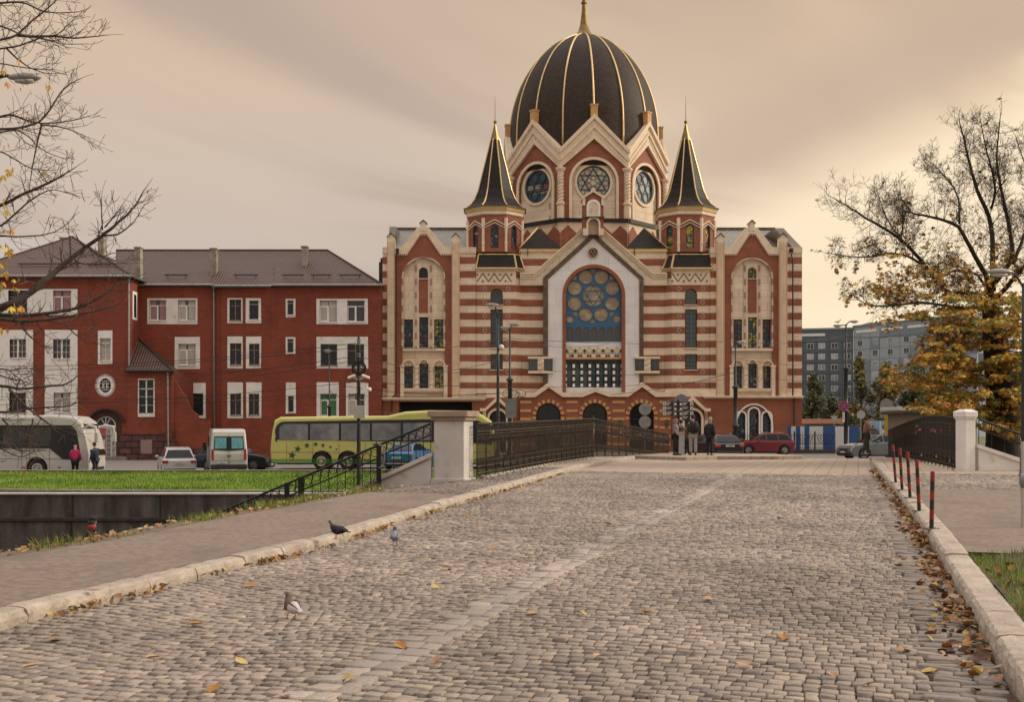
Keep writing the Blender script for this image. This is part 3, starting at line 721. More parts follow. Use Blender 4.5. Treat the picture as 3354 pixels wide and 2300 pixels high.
        m.build('carving',creamo,o)
    # slope of the tiled roof behind
    return U
def twist(m,cx,cy,r,z0,z1,turns=None):
    n=26; turns=turns or (z1-z0)/.9
    for ph in (0,PI):
        m.tube([(cx+r*math.cos(ph+2*PI*turns*i/n),cy+r*math.sin(ph+2*PI*turns*i/n),z0+(z1-z0)*i/n) for i in range(n+1)],r*.33,5)
q=NB('chequered_trim',.7); f=q.math('LESS_THAN',q.math('FRACT',q.math('DIVIDE',q.z,1.22)),.5)
q.base(q.mix(f,C4(.60,.47,.36),C4(.33,.19,.16))); cheq=q.mt
wing(1386.8,1.0,(1253,1268),(1505,1558),[sg_blue,sg_blue,sg_yel,glassd,sg_mix,sg_blue,sg_yel],0)
wing(2463.9,.965,(2327.5,2349),(2577,2627),[sg_blue,sg_yel,sg_blue,sg_yel,sg_mix,sg_blue,sg_mix],1)
# tiled wing roofs
q=NB('patterned_roof_tiles',.45)
v_=q.comb(q.x,q.math('MULTIPLY',q.z,1.0)); o=q.brick(v_,.36,.20,C4(.10,.14,.085),C4(.22,.15,.19),C4(.03,.025,.03),.025)
wv=q.math('SINE',q.math('ADD',q.math('MULTIPLY',q.z,24.0),q.math('MULTIPLY',q.math('SINE',q.math('MULTIPLY',q.x,17.5)),1.1)))
c=q.mix(q.rng(wv,-.2,.2),o[0],C4(.34,.32,.26)); q.base(c); q.bump(wv,.4,.03); tiles=q.mt
for u0,u1 in ((1280,1560),(2320,2580)):
    m=M(); x0,x1=X(u0,104),X(u1,104); za=Z(812,104); zb=Z(752,109)
    m.loft([[(x0,103.8,za),(x0,109,zb),(x0,114,za)],[(x1,103.8,za),(x1,109,zb),(x1,114,za)]]); S('tiled_roof',m,tiles)
    m=M(); m.box(x0,x1,108.8,109.2,zb-.05,zb+.18); S('roof_ridge',m,darkm)
m=M(); m.pp([(2536,747),(2566,747),(2594,777),(2627,811),(2598,811),(2562,775)],103.0,109.5); S('sloping_parapet',m,mat('zinc_sheet',(.36,.33,.32),.5,.3,var=.08))
m=M(); m.pp([(1276,742),(1297,742),(1295,772),(1273,772)],104.5,108); S('chimney',m,mat('zinc_sheet',()))

# ---- stair turrets and their bays
def octa(ax,ay,r,z,ph=PI/8): return [(ax+r*math.cos(ph+k*PI/4),ay+r*math.sin(ph+k*PI/4),z) for k in range(8)]
def turret(cu,b0,b1,side,wins):
    """cu: axis column; b0..b1 bay front; side=+1 when the chamfer is on the right"""
    YT=104.9; ax=X(cu,YT); pm=YT/F
    tt=thing
    # bay below
    x0,x1=X(b0,102.15),X(b1,102.15); cf=.55*side
    wb=cu+ (3 if side>0 else 18)
    wc=(1626.6 if side>0 else 2263.5)
    w1=archp(wc,966,20.5,998,14); w2=rect(wc-20,1013,wc+20,1139); w3=rect(wc-20,1160,wc+20,1211.5)
    m=M(); m.pp(rect(b0,933,b1,1302),102.15,102.7,[w1,w2,w3]); S('bay_wall',m,striped)
    m=M()
    xa,xb=(x1,x1+.55) if side>0 else (x0-.55,x0)
    pl=[(x1,102.15),(x1+.62,102.75),(x1+.62,104),(x0,104),(x0,102.7),(x1,102.7)] if side>0 else [(x0,102.15),(x0-.62,102.75),(x0-.62,104),(x1,104),(x1,102.7),(x0,102.7)]
    m.plan(pl,Z(1302,102),Z(880,102)); S('bay_side',m,striped)
    m=M(); m.pp(rect(b0,880,b1,933.5),102.1,102.7)
    o=S('frieze_wall',m,creamo)
    m=M(); n=3.5
    stp=(b1-b0)/3.5; zz=[]; u=b0-stp*.5*0; up=False; k=0
    pts=[]
    uu=b0-(.9*stp if side>0 else .45*stp)+stp*.5
    while uu<b1+1:
        if uu>=b0-.5: pts.append((uu,922 if k%2 else 895))
        uu+=stp/2; k+=1
    for (a,b),(c,d) in zip(pts,pts[1:]): m.pp([(a-1.6,b),(c-1.6,d),(c+1.6,d),(a+1.6,b)],102.06,102.11)
    for (a,b) in pts: m.pp(circ(a,899.5 if b>900 else 920.5,3,10),102.05,102.11)
    m.build('zigzag',darkm,o)
    m=M(); m.pbox(b0-1,880,b1+6*(side>0)+1,886,101.9,103); m.cut().pbox(b0-1,1284,b1+2,1288,102.05,102.3); S('string_course',m,creamo)
    window(w1,102.45,panebrown,bluef,1.5,[('v',wc,966,998),('h',975,wc-20,wc+20)])
    o=window(w2,102.45,panebrown,blued,2,[('h',1013+i*15.75,wc-20,wc+20) for i in range(1,8)])
    m=M(); m.pbox(wc-3,1014,wc+3,1138,102.42,102.5); m.build('mullion',bluef,o)
    o=window(w3,102.45,panebrown,blued,2,[('h',1160+i*13,wc-20,wc+20) for i in range(1,4)])
    m=M(); m.pbox(wc-2,1161,wc+2,1211,102.42,102.5); m.build('mullion',bluef,o)
    m=M(); m.pbox(wc-22,998,wc+22,1000,102.0,102.3); m.cut().pbox(wc-22,1139,wc+22,1141.5,102.0,102.3); m.cut().pbox(wc-22,1211.5,wc+22,1214,102.0,102.3); S('sill',m,creamo)
    su=(wc-39,wc+38); m=M()
    for r_ in range(8):
        v=945+45.7*r_
        for s_ in su: m.cut(); staroutline(m,s_,v,10,102.12,102.16,1.15)
    S('star_relief',m,mat('pinkish_relief',(.50,.33,.25),.75,var=.1))
    # skirt roof
    yb=102.02; zb=Z(880,yb); zt=Z(836,103)
    def ringq(u0,u1,yf,z,ch): 
        a,b=X(u0,yf),X(u1,yf); 
        return [(a,yf,z),(b,yf,z),(b+ch*(side>0),yf+ch,z),(b+ch*(side>0),104.6,z),(a-ch*(side<0),104.6,z),(a-ch*(side<0),yf+ch,z)]
    m=M(); m.loft([ringq(b0-1,b1+2,yb-.2,zb,.7),ringq(b0+8,b1-6,yb+.55,zt,.5)]); o=S('skirt_roof',m,blackroof)
    m=M(); A,B=ringq(b0-1,b1+2,yb-.22,zb,.7),ringq(b0+8,b1-6,yb+.53,zt,.5)
    for i in (0,1,2,5): m.tube([A[i],B[i]],.09,5)
    for Q in (A,B):
        for i in (0,1): m.tube([Q[i],Q[i+1]],.075,5)
        m.tube([Q[0],Q[5]],.075,5)
    m.build('gold_trim',gold,o)
    # octagonal drum
    Rb=94.7*pm; z0=Z(838,YT); z1=Z(719,YT)
    m=M(); m.loft([octa(ax,YT,Rb*.86,z0),octa(ax,YT,Rb*.86,z1)]); S('turret_core',m,glassd)
    hw=Rb*math.sin(PI/8); ri=Rb*math.cos(PI/8)
    mw=M(); mc=M(); mh=M(); md=M()
    for k in range(8):
        T=Matrix.Translation((ax,YT,0))@Matrix.Rotation(k*PI/4,4,'Z')@Matrix.Translation((0,-ri,0))
        for q_ in (mw,mc,mh,md): q_.cut().T=T
        zc=z0+(z1-z0)*.62; r=.36
        hole=[(-r,z0+.35)]+[(-r*math.cos(PI*i/10),zc+r*math.sin(PI*i/10)) for i in range(11)]+[(r,z0+.35)]
        mw.prism([(-hw,z0),(hw,z0),(hw,z1),(-hw,z1)],0,.34,[hole])
        # zigzag hood moulds
        za=z1-.95; zp=z1-.42
        for dz,mm,pr,th in ((0,mh,-.12,.10),(-.17,md,-.06,.07),(-.27,mh,-.09,.07)):
            mm.prism([(-hw,za+dz-th),(0,zp+dz-th),(hw,za+dz-th),(hw,za+dz),(0,zp+dz),(-hw,za+dz)],pr,.02)
        mc.T=Matrix.Translation((ax,YT,0))@Matrix.Rotation(k*PI/4+PI/8,4,'Z')
        mc.lathe([(.13,z0),(.13,z0+.7),(.17,z0+.72),(.17,z0+.84),(.125,z0+.86),(.125,z0+2.2),(.17,z0+2.25),(.17,z1-.32)],(0,-Rb-.02,0),8)
        if k in (0,1,7):
            f=M(); f.T=T; inn=[(p[0]*.82,z0+.35+(p[1]-z0-.35)*.95+.06) for p in hole]; f.prism(hole,.12,.2,[inn]); o=S('turret_window',f,blued)
            g=M(); g.T=T; g.prism(inn,.15,.18); g.build('pane',wins,o)
    S('turret_wall',mw,terra); S('colonnettes',mc,creamo); S('hood_mould',mh,creamo); S('hood_shadow_line',md,darkm)
    m=M(); m.loft([octa(ax,YT,Rb*1.0,z1),octa(ax,YT,Rb*1.05,z1+.06),octa(ax,YT,Rb*1.05,z1+.36)]); S('turret_cornice',m,creamo)
    Re=Rb*1.08; zg_=z1+.36
    m=M(); m.loft([octa(ax,YT,Re,zg_),octa(ax,YT,Re*1.03,zg_+.36)]); S('gold_eave',m,gold)
    m=M(); m.loft([octa(ax,YT,Re*1.03,zg_+.361),octa(ax,YT,Re*1.075,zg_+.363),octa(ax,YT,Re*1.075,zg_+.45)]); S('gutter',m,darkm)
    ze=zg_+.45; zap=Z(456,YT)
    prof=[(96,0),(78,.065),(66,.14),(54,.27),(43,.47),(28,.735),(13.5,1.0)]
    rings=[octa(ax,YT,a/.924*pm,ze+(zap-ze)*t) for a,t in prof]
    m=M(); m.loft(rings); o=S('spire',m,blackroof)
    m=M()
    for k in range(8): m.tube([r_[k] for r_ in rings],.07,5)
    m.build('gold_rib',gold,o)
    m=M(); m.loft([octa(ax,YT,16*pm,zap-.1),octa(ax,YT,15*pm,zap+.05),octa(ax,YT,8*pm,zap+.75),octa(ax,YT,2.5*pm,zap+1.45)])
    m.ball((ax,YT,zap+1.62),.16); m.tube([(ax,YT,zap+1.7),(ax,YT,zap+4.0)],[.035,.012],5); m.build('finial',bronze,o)
turret(1621.5,1559,1690,1,sg_blue)
turret(2246,2200,2332.5,-1,sg_yel)

# ---- wall between bay and gable, corner blocks with hipped roofs
m=M(); m.pp(rect(1690,905,1800,1302),102.75,103.8); m.cut().pp(rect(2090,905,2200,1302),102.75,103.8); S('recessed_wall',m,striped)
for a,b,pk in ((1703,1838,1760),(2053,2186,2110)):
    m=M(); m.pp(rect(a+3,824,b-3,960),103.1,108); S('corner_block',m,striped)
    m=M(); m.pbox(a,814,b,824.5,102.95,108.2); S('gold_eave',m,gold)
    y0=102.85; zb=Z(813,y0); zt=Z(747,106)
    xa,xb,xp=X(a-2,y0),X(b+2,y0),X(pk,106)
    m=M(); m.loft([[(xa,y0,zb),(xb,y0,zb),(xb,109,zb),(xa,109,zb)],[(xp-.05,106,zt),(xp+.05,106,zt),(xp+.05,107,zt),(xp-.05,107,zt)]]); o=S('hipped_roof',m,blackroof)
    m=M(); m.tube([(xa,y0,zb+.02),(xp,106,zt+.03)] if pk<1900 else [(xb,y0,zb+.02),(xp,106,zt+.03)],.07,5); m.build('gold_rib',gold,o)
    m=M(); m.pbox(a+24,815,a+27,836,102.9,102.98); S('downpipe',m,darkm)

# ---- central gable
cx=1943.5; Yg=102.1
outer=[(1703,897),(1747,897),(1911,751),(1977,751),(2140,897),(2186,897),(2186,934),(2108,934),(2108,1290),(1779,1290),(1779,934),(1703,934)]
dk_o=[(1779,1290),(1779,910),(1943.5,760.5),(2108,910),(2108,1290)]
m=M(); m.pp(outer,102.3,103.4,[[(1779.2,1289.9),(1779.2,910),(1943.5,761),(2107.8,910),(2107.8,1289.9)]]); S('gable_wall',m,cream)
def band(pts,off,y0,y1,m):
    m.pp(pts+[(a+da,b+db) for (a,b),(da,db) in zip(pts[::-1],off[::-1])],y0,y1)
m=M()
for dv,pr in ((0,102.0),(8,102.1),(15,102.2)):
    for mir in (1,-1):
        f=lambda u:cx+(u-cx)*mir
        p=[(f(1703),898+dv),(f(1749),898+dv),(f(1911),754+dv)]
        m.pp(p+[(f(1911),748.5+dv),(f(1747),892.5+dv),(f(1703),892.5+dv)],pr,102.35)
S('gable_coping',m,creamo)
dk_i=[(1794,1290),(1794,914),(1943.5,779),(2095,914),(2095,1290)]
m=M(); m.pp(dk_o,102.15,103,[[(1794,1289.8),(1794,914),(1943.5,779),(2095,914),(2095,1289.8)]]); S('dark_marble_band',m,darkm)
ring_o=archp(1945,968.5,102,1288,26); glass_o=archp(1945,968.5,91.5,1287.8,26)
m=M(); m.pp(dk_i,102.25,103,[ring_o]); S('white_gable_field',m,whitem)
m=M(); m.pp([(1794,1290),(1794,914),(1943.5,779),(2095,914),(2095,1290)],102.2,102.28,[[(1796,1289.8),(1796,915),(1943.5,781.5),(2093,915),(2093,1289.8)]])
m.pp(archp(1945,968.5,103.5,1288,26),102.2,102.3,[archp(1945,968.5,101.5,1287.7,26)]); S('orange_edging',m,orangetrim)
m=M(); m.pp(ring_o,102.18,103.1,[glass_o]); S('arch_ring',m,terra)
# trefoil
m=M(); m.disc((X(1942.4,102.2),102.18,Z(828,102.2)),17*102.2/F,.16,24,ri=14.3*102.2/F); o=S('trefoil_window',m,orangetrim)
m=M(); m.disc((X(1942.4,102.2),102.23,Z(828,102.2)),14.4*102.2/F,.06,24); m.build('glass',mat('navy_enamel',(.012,.015,.05),.3,var=.1),o)
m=M()
for k in range(3):
    a=PI/2+k*2*PI/3; m.disc((X(1942.4,102.2)+.17*math.cos(a),102.19,Z(828,102.2)+.17*math.sin(a)),.165,.03,16,ri=.135)
m.build('tracery',gold,o)
# rose window
gy=102.75; pm=gy/F
holes=[]; RC=(1943.5,969)
for k in range(8):
    a=PI/8+k*PI/4; holes.append(circ(RC[0]+66*math.cos(a),RC[1]-66*math.sin(a),23,18))
holes.append(circ(RC[0],RC[1],36,24))
for u in (1867,2020): holes.append(circ(u,1045.3,11.6,14))
for k in range(7): holes.append([(p[0],p[1]) for p in archp(1945+(k-3)*25.7,1083,10.9,1116,8)])
for k in range(8):     # small curved triangles between neighbouring circles, next to the rim
    a=k*PI/4; T3=[]
    for rr_,da in ((87.5,-.155),(88.5,0),(87.5,.155),(80,.06),(73,0),(80,-.06)):
        T3.append((RC[0]+rr_*math.cos(a+da),RC[1]-rr_*math.sin(a+da)))
    if k in (0,4): continue
    holes.append(T3)
m=M(); m.pp(archp(1945,968.5,91.7,1121,28),gy-.1,gy+.06,holes); rw=S('rose_window',m,bluef); rw['label']='great blue-framed rose window with eight circles round a six-pointed star'
m=M(); staroutline(m,RC[0],RC[1],35.5,gy-.08,gy,1.6)
for k in range(8):
    a=PI/8+k*PI/4; m.disc((X(RC[0]+66*math.cos(a),gy),gy-.12,Z(RC[1]-66*math.sin(a),gy)),24.6*pm,.06,24,ri=22.4*pm)
m.disc((X(RC[0],gy),gy-.12,Z(RC[1],gy)),37*pm,.06,28,ri=34.6*pm); m.build('tracery',bluef,rw)
m=M(); m.pp(archp(1945,968.5,90,1062,28),gy+.0,gy+.03); m.build('pane',rosette,rw)
m=M(); m.pp(rect(1853.5,1062.2,2036.5,1120),gy+.0,gy+.03); m.build('lower_pane',panebrown,rw)
m=M(); m.pbox(1853.5,1121,2036.5,1133,102.6,103.2); S('balcony_lintel',m,whitep)
# frieze of stars
m=M(); m.pbox(1853.5,1133,2036.5,1170,102.62,103.2); o=S('star_frieze',m,whitem); o['label']='white frieze with a row of golden six-pointed stars'
m=M()
for k in range(6):
    u=1945+(k-2.5)*30.2
    m.cut()
    for i,t in enumerate(star(u,1151,16)): m.pp(t,102.55-i*.012,102.63)
m.build('star',mat('ochre_relief',(.56,.42,.22),.6,var=.1),o)
m=M()
for k in range(6):
    u=1945+(k-2.5)*30.2; m.cut().disc((X(u,102.5),102.5,Z(1151,102.5)),.15,.05,12,ri=.09); m.disc((X(u,102.5),102.5,Z(1151,102.5)),.05,.05,10)
m.build('boss',whitep,o)
m=M()
for k in range(7):
    u=1945+(k-3)*30.2
    if k in (0,6): u+= 3 if k==0 else -3
    m.pp([(u-4.5,1151),(u,1158),(u+4.5,1151),(u,1143)],102.57,102.63)
    if k<6: m.pp([(u+6,1169),(u+24,1169),(u+19,1160.5),(u+11,1160.5)],102.58,102.63)
m.build('green_inlay',mat('dark_green_stone',(.02,.04,.025),.4,var=.2),o)
m=M(); m.pbox(1853.5,1170,2036.5,1177,102.5,103.2); S('gold_sill',m,orangetrim)
# loggia of seven arches with chequered columns
holes=[archp(1945+(k-3)*26.3,1197,10.2,1269.8,10) for k in range(7)]
m=M(); m.pp(rect(1853.5,1177,2036.5,1270),102.7,103.0,holes); S('loggia_screen',m,mat('black_marble',(.012,.012,.013),.3,var=.3))
m=M(); m.pp(rect(1853.5,1177,2036.5,1270),103.15,103.2); S('loggia_glass',m,glasst)
for k in range(8):
    u=1945+(k-3.5)*26.3
    m=M(); m.pbox(u-4.6,1193,u+4.6,1270,102.5,102.72)
    m.m=1
    for j in range(4): m.pbox(u-4,1193.5+j*21.2,u+4,1205+j*21.2,102.485,102.51)
    S('chequered_column',m,[mat('black_marble',()),whitep])
m=M(); m.pbox(1853.5,1270,2036.5,1290,102.4,103.2); S('loggia_parapet',m,whitem)
# twin side windows astride the dark band
for u0 in (1732,2081):
    m=M(); m.pbox(u0-3,1168.5,u0+81,1175.5,101.85,102.6); m.pbox(u0-2,1215,u0+80,1223,101.85,102.6); o=S('twin_window',m,creamo)
    m=M(); m.pbox(u0,1176,u0+78,1214.6,102.02,102.5); m.build('surround',blued,o)
    m=M(); m.pbox(u0+29,1175.5,u0+50,1214.8,101.9,102.3); twist(m,X(u0+39.5,102),101.92,.2,Z(1214,102),Z(1178,102)); m.build('column',creamo,o)
    for a in (u0+1.5,u0+51.5):
        m=M(); m.pbox(a,1178,a+25.5,1212.5,101.98,102.04); m.build('pane',panebrown,o)
        m=M(); m.pbox(a+12,1178,a+14,1212.5,101.95,101.99); m.pbox(a,1194,a+25.5,1195.5,101.955,101.985); m.build('bar',bluef,o)

# ---- ground floor
bandp=[(1592,1279),(1750,1286.5),(1797.5,1252.5),(1845,1286),(1907,1286),(1951,1271),(1995,1286),(2058,1286),(2103.4,1252),(2150.5,1285),(2345,1279)]
low=[(2345,1296),(2148,1301),(2103.4,1268),(2059,1300),(1994,1300),(1951,1284.5),(1908,1301),(1843,1301),(1797.5,1270),(1752,1302),(1592,1298)]
m=M(); m.pp([(1592,1280),(1720,1280),(1720,1303),(1592,1303)],101.9,102.9); m.cut().pp([(2180,1278),(2345,1278),(2345,1300),(2180,1300)],101.9,102.9); S('string_course',m,creamo)
m=M(); m.pp([(1705,1286.5)]+bandp[1:-1]+[(2195,1285)]+[(2195,1300)]+low[1:-1]+[(1705,1302)],101.1,102.3); S('zigzag_cornice',m,creamo)
yp=101.35
holes=[archp(u,1361,40,1478,16) for u in (1796.5,1949,2102)]
wallp=[(1704,1480),(1704,1300)]+[(u,v) for u,v in reversed(low[1:-1])]+[(2196,1298),(2196,1480)]
m=M(); m.pp(wallp,yp,102.6,holes); S('portal_wall',m,terra)
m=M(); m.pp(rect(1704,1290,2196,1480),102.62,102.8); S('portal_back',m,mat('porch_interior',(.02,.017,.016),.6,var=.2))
for u in (1796.5,1949,2102):
    o=None; m=M(); m.pp(archp(u,1361,53,1361.5,16),yp-.06,yp+.02,[archp(u,1361.2,40.2,1361.3,16)]); o=S('portal_arch',m,terra)
    m=M(); n=9
    for k in range(n):
        a=PI*(k+.5)/n; da=PI/n*.27; sc=52.5; si=40.8
        m.cut().pp([(u+si*math.cos(a-da),1361-si*math.sin(a-da)),(u+sc*math.cos(a-da),1361-sc*math.sin(a-da)),(u+sc*math.cos(a+da),1361-sc*math.sin(a+da)),(u+si*math.cos(a+da),1361-si*math.sin(a+da))],yp-.09,yp)
    for sd_ in (-1,1):
        for v in (1366,1394,1422,1450): a,b=u+sd_*41,u+sd_*52.5; m.cut().pbox(min(a,b),v,max(a,b),v+9,yp-.05,yp+.01)
    m.build('voussoir',orangetrim,o)
    m=M(); m.pp(archp(u,1361,39,1478,16),102.2,102.3,[archp(u,1361,36,1477.9,16)]); m.pbox(u-1,1330,u+1,1478,102.2,102.26); m.pbox(u-37,1372,u+37,1375,102.21,102.27)
    o=S('entrance_door',m,blued); m=M(); m.pp(archp(u,1361,36,1477.9,16),102.25,102.28); m.build('pane',glassd,o)
m=M()
for a,b in ((1704,1740),(1855,1893),(2006,2046),(2160,2196)):
    for v in (1313.5,1342,1369,1397,1425,1452): m.cut().pbox(a,v,b,v+8,yp-.03,yp+.01)
S('pier_stripe',m,orangetrim)
m=M(); m.pbox(2178,1375,2190,1403,yp-.06,yp-.02); m.cut().pbox(2026,1376,2040,1398,yp-.06,yp-.02); S('plaque',m,darkm)
# side walls of the ground floor
m=M(); m.pp(rect(1253,1303,1704,1480),101.8,103.4,[rect(1306,1317,1546,1479),archp(1630,1372,27,1479,14)]); S('ground_wall_left',m,terra)
cw3=archp(2470,1354,16,1437,12); sw1=archp(2428,1365,14,1437,12); sw2=archp(2512,1365,14,1437,12)
m=M(); m.pp(rect(2196,1300,2627,1480),101.8,103.4,[archp(2270,1372,27,1479,14),cw3,sw1,sw2]); S('ground_wall_right',m,terra)
m=M()
for a,b in ((1248,1592),(2303,2634)):
    m.cut().pbox(a,1303 if a<1500 else 1297,b,1308 if a<1500 else 1302,101.35,102.6); m.pbox(a+4,1308 if a<1500 else 1302,b-4,1313 if a<1500 else 1306,101.55,102.6)
S('cornice',m,creamo,bevel=.02)
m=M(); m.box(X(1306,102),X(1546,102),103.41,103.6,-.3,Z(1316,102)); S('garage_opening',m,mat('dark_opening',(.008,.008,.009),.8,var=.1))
for u,sg in ((1630,1),(2270,1)):
    m=M(); m.pp([(u-58,1348),(u-40,1348),(u,1312),(u+40,1348),(u+58,1348),(u+58,1338),(u+42,1338),(u,1298),(u-42,1338),(u-58,1338)],101.3,101.85); o=S('door_hood',m,creamo)
    m=M(); m.pp(archp(u,1372,35,1479,14),101.6,101.85,[archp(u,1372,27.5,1478.9,14)]); m.build('door_surround',creamo,o)
    m=M(); m.pp(rect(u-49,1348,u-38,1479),101.55,101.82); m.cut().pp(rect(u+38,1348,u+49,1479),101.55,101.82); m.build('door_pilaster',cheq if u>2000 else creamo,o)
    m=M(); m.pp(archp(u,1372,27,1479,14),102.3,102.4); o2=S('side_door',m,mat('navy_door',(.010,.018,.032),.35,var=.2))
    m=M(); m.pbox(u-1,1372,u+1,1479,102.25,102.3); m.build('door_frame',blued,o2)
m=M(); m.pp(archp(2470,1400,63,1445,20,78),101.62,101.85,[archp(2470,1400,58,1444.9,20,73)])
for wn,v0,r in ((cw3,1354,16),(sw1,1365,14),(sw2,1365,14)):
    u=sum(p[0] for p in wn)/len(wn); m.pp(archp(u,v0,r+5,1442,14),101.66,101.85,[archp(u,v0,r,1441.9,14)])
S('white_window_surround',m,whitep)
for wn,v0,g in ((cw3,1338,sg_mix),(sw1,1351,sg_blue),(sw2,1351,sg_mix)):
    u=sum(p[0] for p in wn)/len(wn); window(wn,102.1,g,bluef,1.8,grid_bars(u-15,v0,u+15,1437,2,6))
# brackets, downpipes
m=M()
for pts in ([(1301,818),(1301,826),(1297,840),(1297,1290),(1284,1305),(1283,1350)],[(2593,830),(2593,838),(2597,846),(2597,1296),(2602,1306),(2602,1440)]):
    m.cut().tube([P(u,v,101.6) for u,v in pts],.07,6)
m.cut().box(X(1297,101.5),X(1306,101.5),101.45,101.7,Z(832,101.5),Z(813,101.5)); m.cut().box(X(2586,101.5),X(2598,101.5),101.45,101.7,Z(827,101.5),Z(813,101.5))
S('downpipe',m,mat('brown_pipe',(.035,.02,.016),.5,.3,var=.1))
m=M()
for u in (1700,1668):
    m.cut()
    pts=[(u+math.cos(a*.5)*(2+a*1.6)*(1 if u>1690 else -1),1292-math.sin(a*.5)*(1+a*.9)) for a in range(0,22)]
    m.tube([P(a,b,101.0) for a,b in pts],.025,4)
S('wrought_scroll',m,iron)

# ---- great drum and dome
YD=116.0; AX=X(1913,YD); YAW=R(3.4); RO=8.3; ri=RO*math.cos(PI/8); hw=RO*math.sin(PI/8)
zb,zv,za_,zi,zc=21.8,28.45,31.75,29.45,25.35
ml=M(); mlc=M(); mz=M()
def TF(k,yo=0): return Matrix.Translation((AX,YD,0))@Matrix.Rotation(k*PI/4+YAW,4,'Z')@Matrix.Translation((0,-ri+yo,0))
m=M(); m.lathe([(RO*.93,18),(RO*.93,zv)],(AX,YD,0),8,PI/8+YAW); S('drum_core',m,mat('dark_opening',()))
mw=M(); mn=M(); mc=M(); mc2=M(); mp=M(); mcol=M(); msur=M(); mlow=M(); mlz=M(); mgut=M()
for k in range(8):
    T=TF(k)
    for q_ in (mw,mn,mc,mc2,mp,msur,mlow,mlz,mgut): q_.cut().T=T
    nic=[(-2.14,zb)]+[(-2.14*math.cos(PI*i/16),zc+2.14*math.sin(PI*i/16)) for i in range(17)]+[(2.14,zb)]
    mw.prism([(-hw,zb-.02),(hw,zb-.02),(hw,26.7),(0,zi+.1),(-hw,26.7)],0,.5,[[(a,max(b,zb+.0)) for a,b in nic]])
    eye=[(1.62*math.cos(2*PI*i/24),zc+1.62*math.sin(2*PI*i/24)) for i in range(24)]
    ar=lambda r,a0,a1,n=16:[(-r*math.cos(a0+(a1-a0)*i/n),zc+r*math.sin(a0+(a1-a0)*i/n)) for i in range(n+1)]
    mn.prism(ar(2.18,0,PI)+ar(1.62,PI,0),.28,.6); mn.prism([(-2.18,zb),(-2.18,zc)]+ar(1.62,0,-PI)+[(2.18,zc),(2.18,zb)],.28,.6)
    msur.prism([(a*1.12,zc+(b-zc)*1.12 if b>zc else b) for a,b in nic],-.14,.1,[[(a,b+(0.001 if b==zb else 0)) for a,b in nic]])
    msur.prism([(a*1.14,zc+(b-zc)*1.14) for a,b in eye],.14,.3,[eye])
    mc.prism([(-hw-.1,26.6),(-hw-.1,zv),(0,za_),(hw+.1,zv),(hw+.1,26.6),(0,zi)],-.30,.45)
    mc.prism([(-hw-.16,zv-.42),(-hw-.16,zv),(0,za_+.05),(hw+.16,zv),(hw+.16,zv-.42),(0,za_-.42)],-.52,-.28)
    mc2.prism([(-hw-.05,27.3),(-hw-.05,27.5),(0,za_-1.05),(hw+.05,27.5),(hw+.05,27.3),(0,za_-1.3)],-.44,-.28)
    for i in range(1,16):
        for sg in (-1,1):
            x=sg*hw*i/16; z=27.1+(za_-1.75-26.85)*(1-i/16); mc2.box(x-.05,x+.05,-.36,-.28,z-.22,z-.04)
    mp.box(-.33,.33,-.45,.2,za_-.5,za_+.85); mp.box(-.39,.39,-.5,.25,za_+.85,za_+1.0)
    # base below the gutter
    mlow.prism([(-hw*1.06,17),(hw*1.06,17),(hw*1.06,zb-.3),(-hw*1.06,zb-.3)],-.25,.3)
    for i in range(4):
        x0=-hw*1.06+hw*2.12*i/4; x1=x0+hw*2.12/4; mlz.prism([(x0,20.35),(x1,20.35),((x0+x1)/2,21.15)],-.28,-.24)
    mlz.prism([(-hw*1.06,17),(hw*1.06,17),(hw*1.06,20.36),(-hw*1.06,20.36)],-.285,-.24)
    mgut.box(-hw*1.1,hw*1.1,-.42,.1,zb-.38,zb)
    # corner column
    mcol.cut().T=Matrix.Translation((AX,YD,0))@Matrix.Rotation(k*PI/4+PI/8+YAW,4,'Z')@Matrix.Translation((0,-RO-.1,0))
    mcol.lathe([(.36,zb),(.36,zb+1.15),(.30,zb+1.2),(.44,zb+1.35),(.44,zb+1.5),(.27,zb+1.6),(.27,26.0),(.33,26.05),(.30,26.2),(.50,26.5),(.50,26.65)],(0,0,0),12)
    n=36
    for ph in (0,PI): mcol.tube([(.28*math.cos(ph+2*PI*4*i/n),.28*math.sin(ph+2*PI*4*i/n),zb+1.6+(26-zb-1.6)*i/n) for i in range(n+1)],.09,4)
    if k in (0,1,7,2,6):
        f=M(); f.T=T; f.disc((0,.42,zc),1.64,.16,28,ri=1.5)
        if k==0:
            for t in ([(1.5*math.sin(2*PI*i/3),zc+1.5*math.cos(2*PI*i/3)) for i in range(3)],[(1.5*math.sin(2*PI*i/3+PI),zc+1.5*math.cos(2*PI*i/3+PI)) for i in range(3)]):
                f.prism(t,.36,.42,[[(a*.84,zc+(b-zc)*.84) for a,b in t]])
            for i in range(6): a=i*PI/3; f.disc((1.17*math.sin(a+PI/6),.38,zc+1.17*math.cos(a+PI/6)),.30,.06,14,ri=.26); f.disc((.5*math.sin(a),.38,zc+.5*math.cos(a)),.24,.06,14,ri=.21)
        else:
            for i in range(6): a=i*PI/3+PI/6; f.disc((1.02*math.sin(a),.38,zc+1.02*math.cos(a)),.48,.08,18,ri=.42)
            f.disc((0,.38,zc),.5,.08,18,ri=.44)
        o=S('drum_rose_window',f,mat('slate_blue_frame',(.022,.055,.095),.4,var=.1))
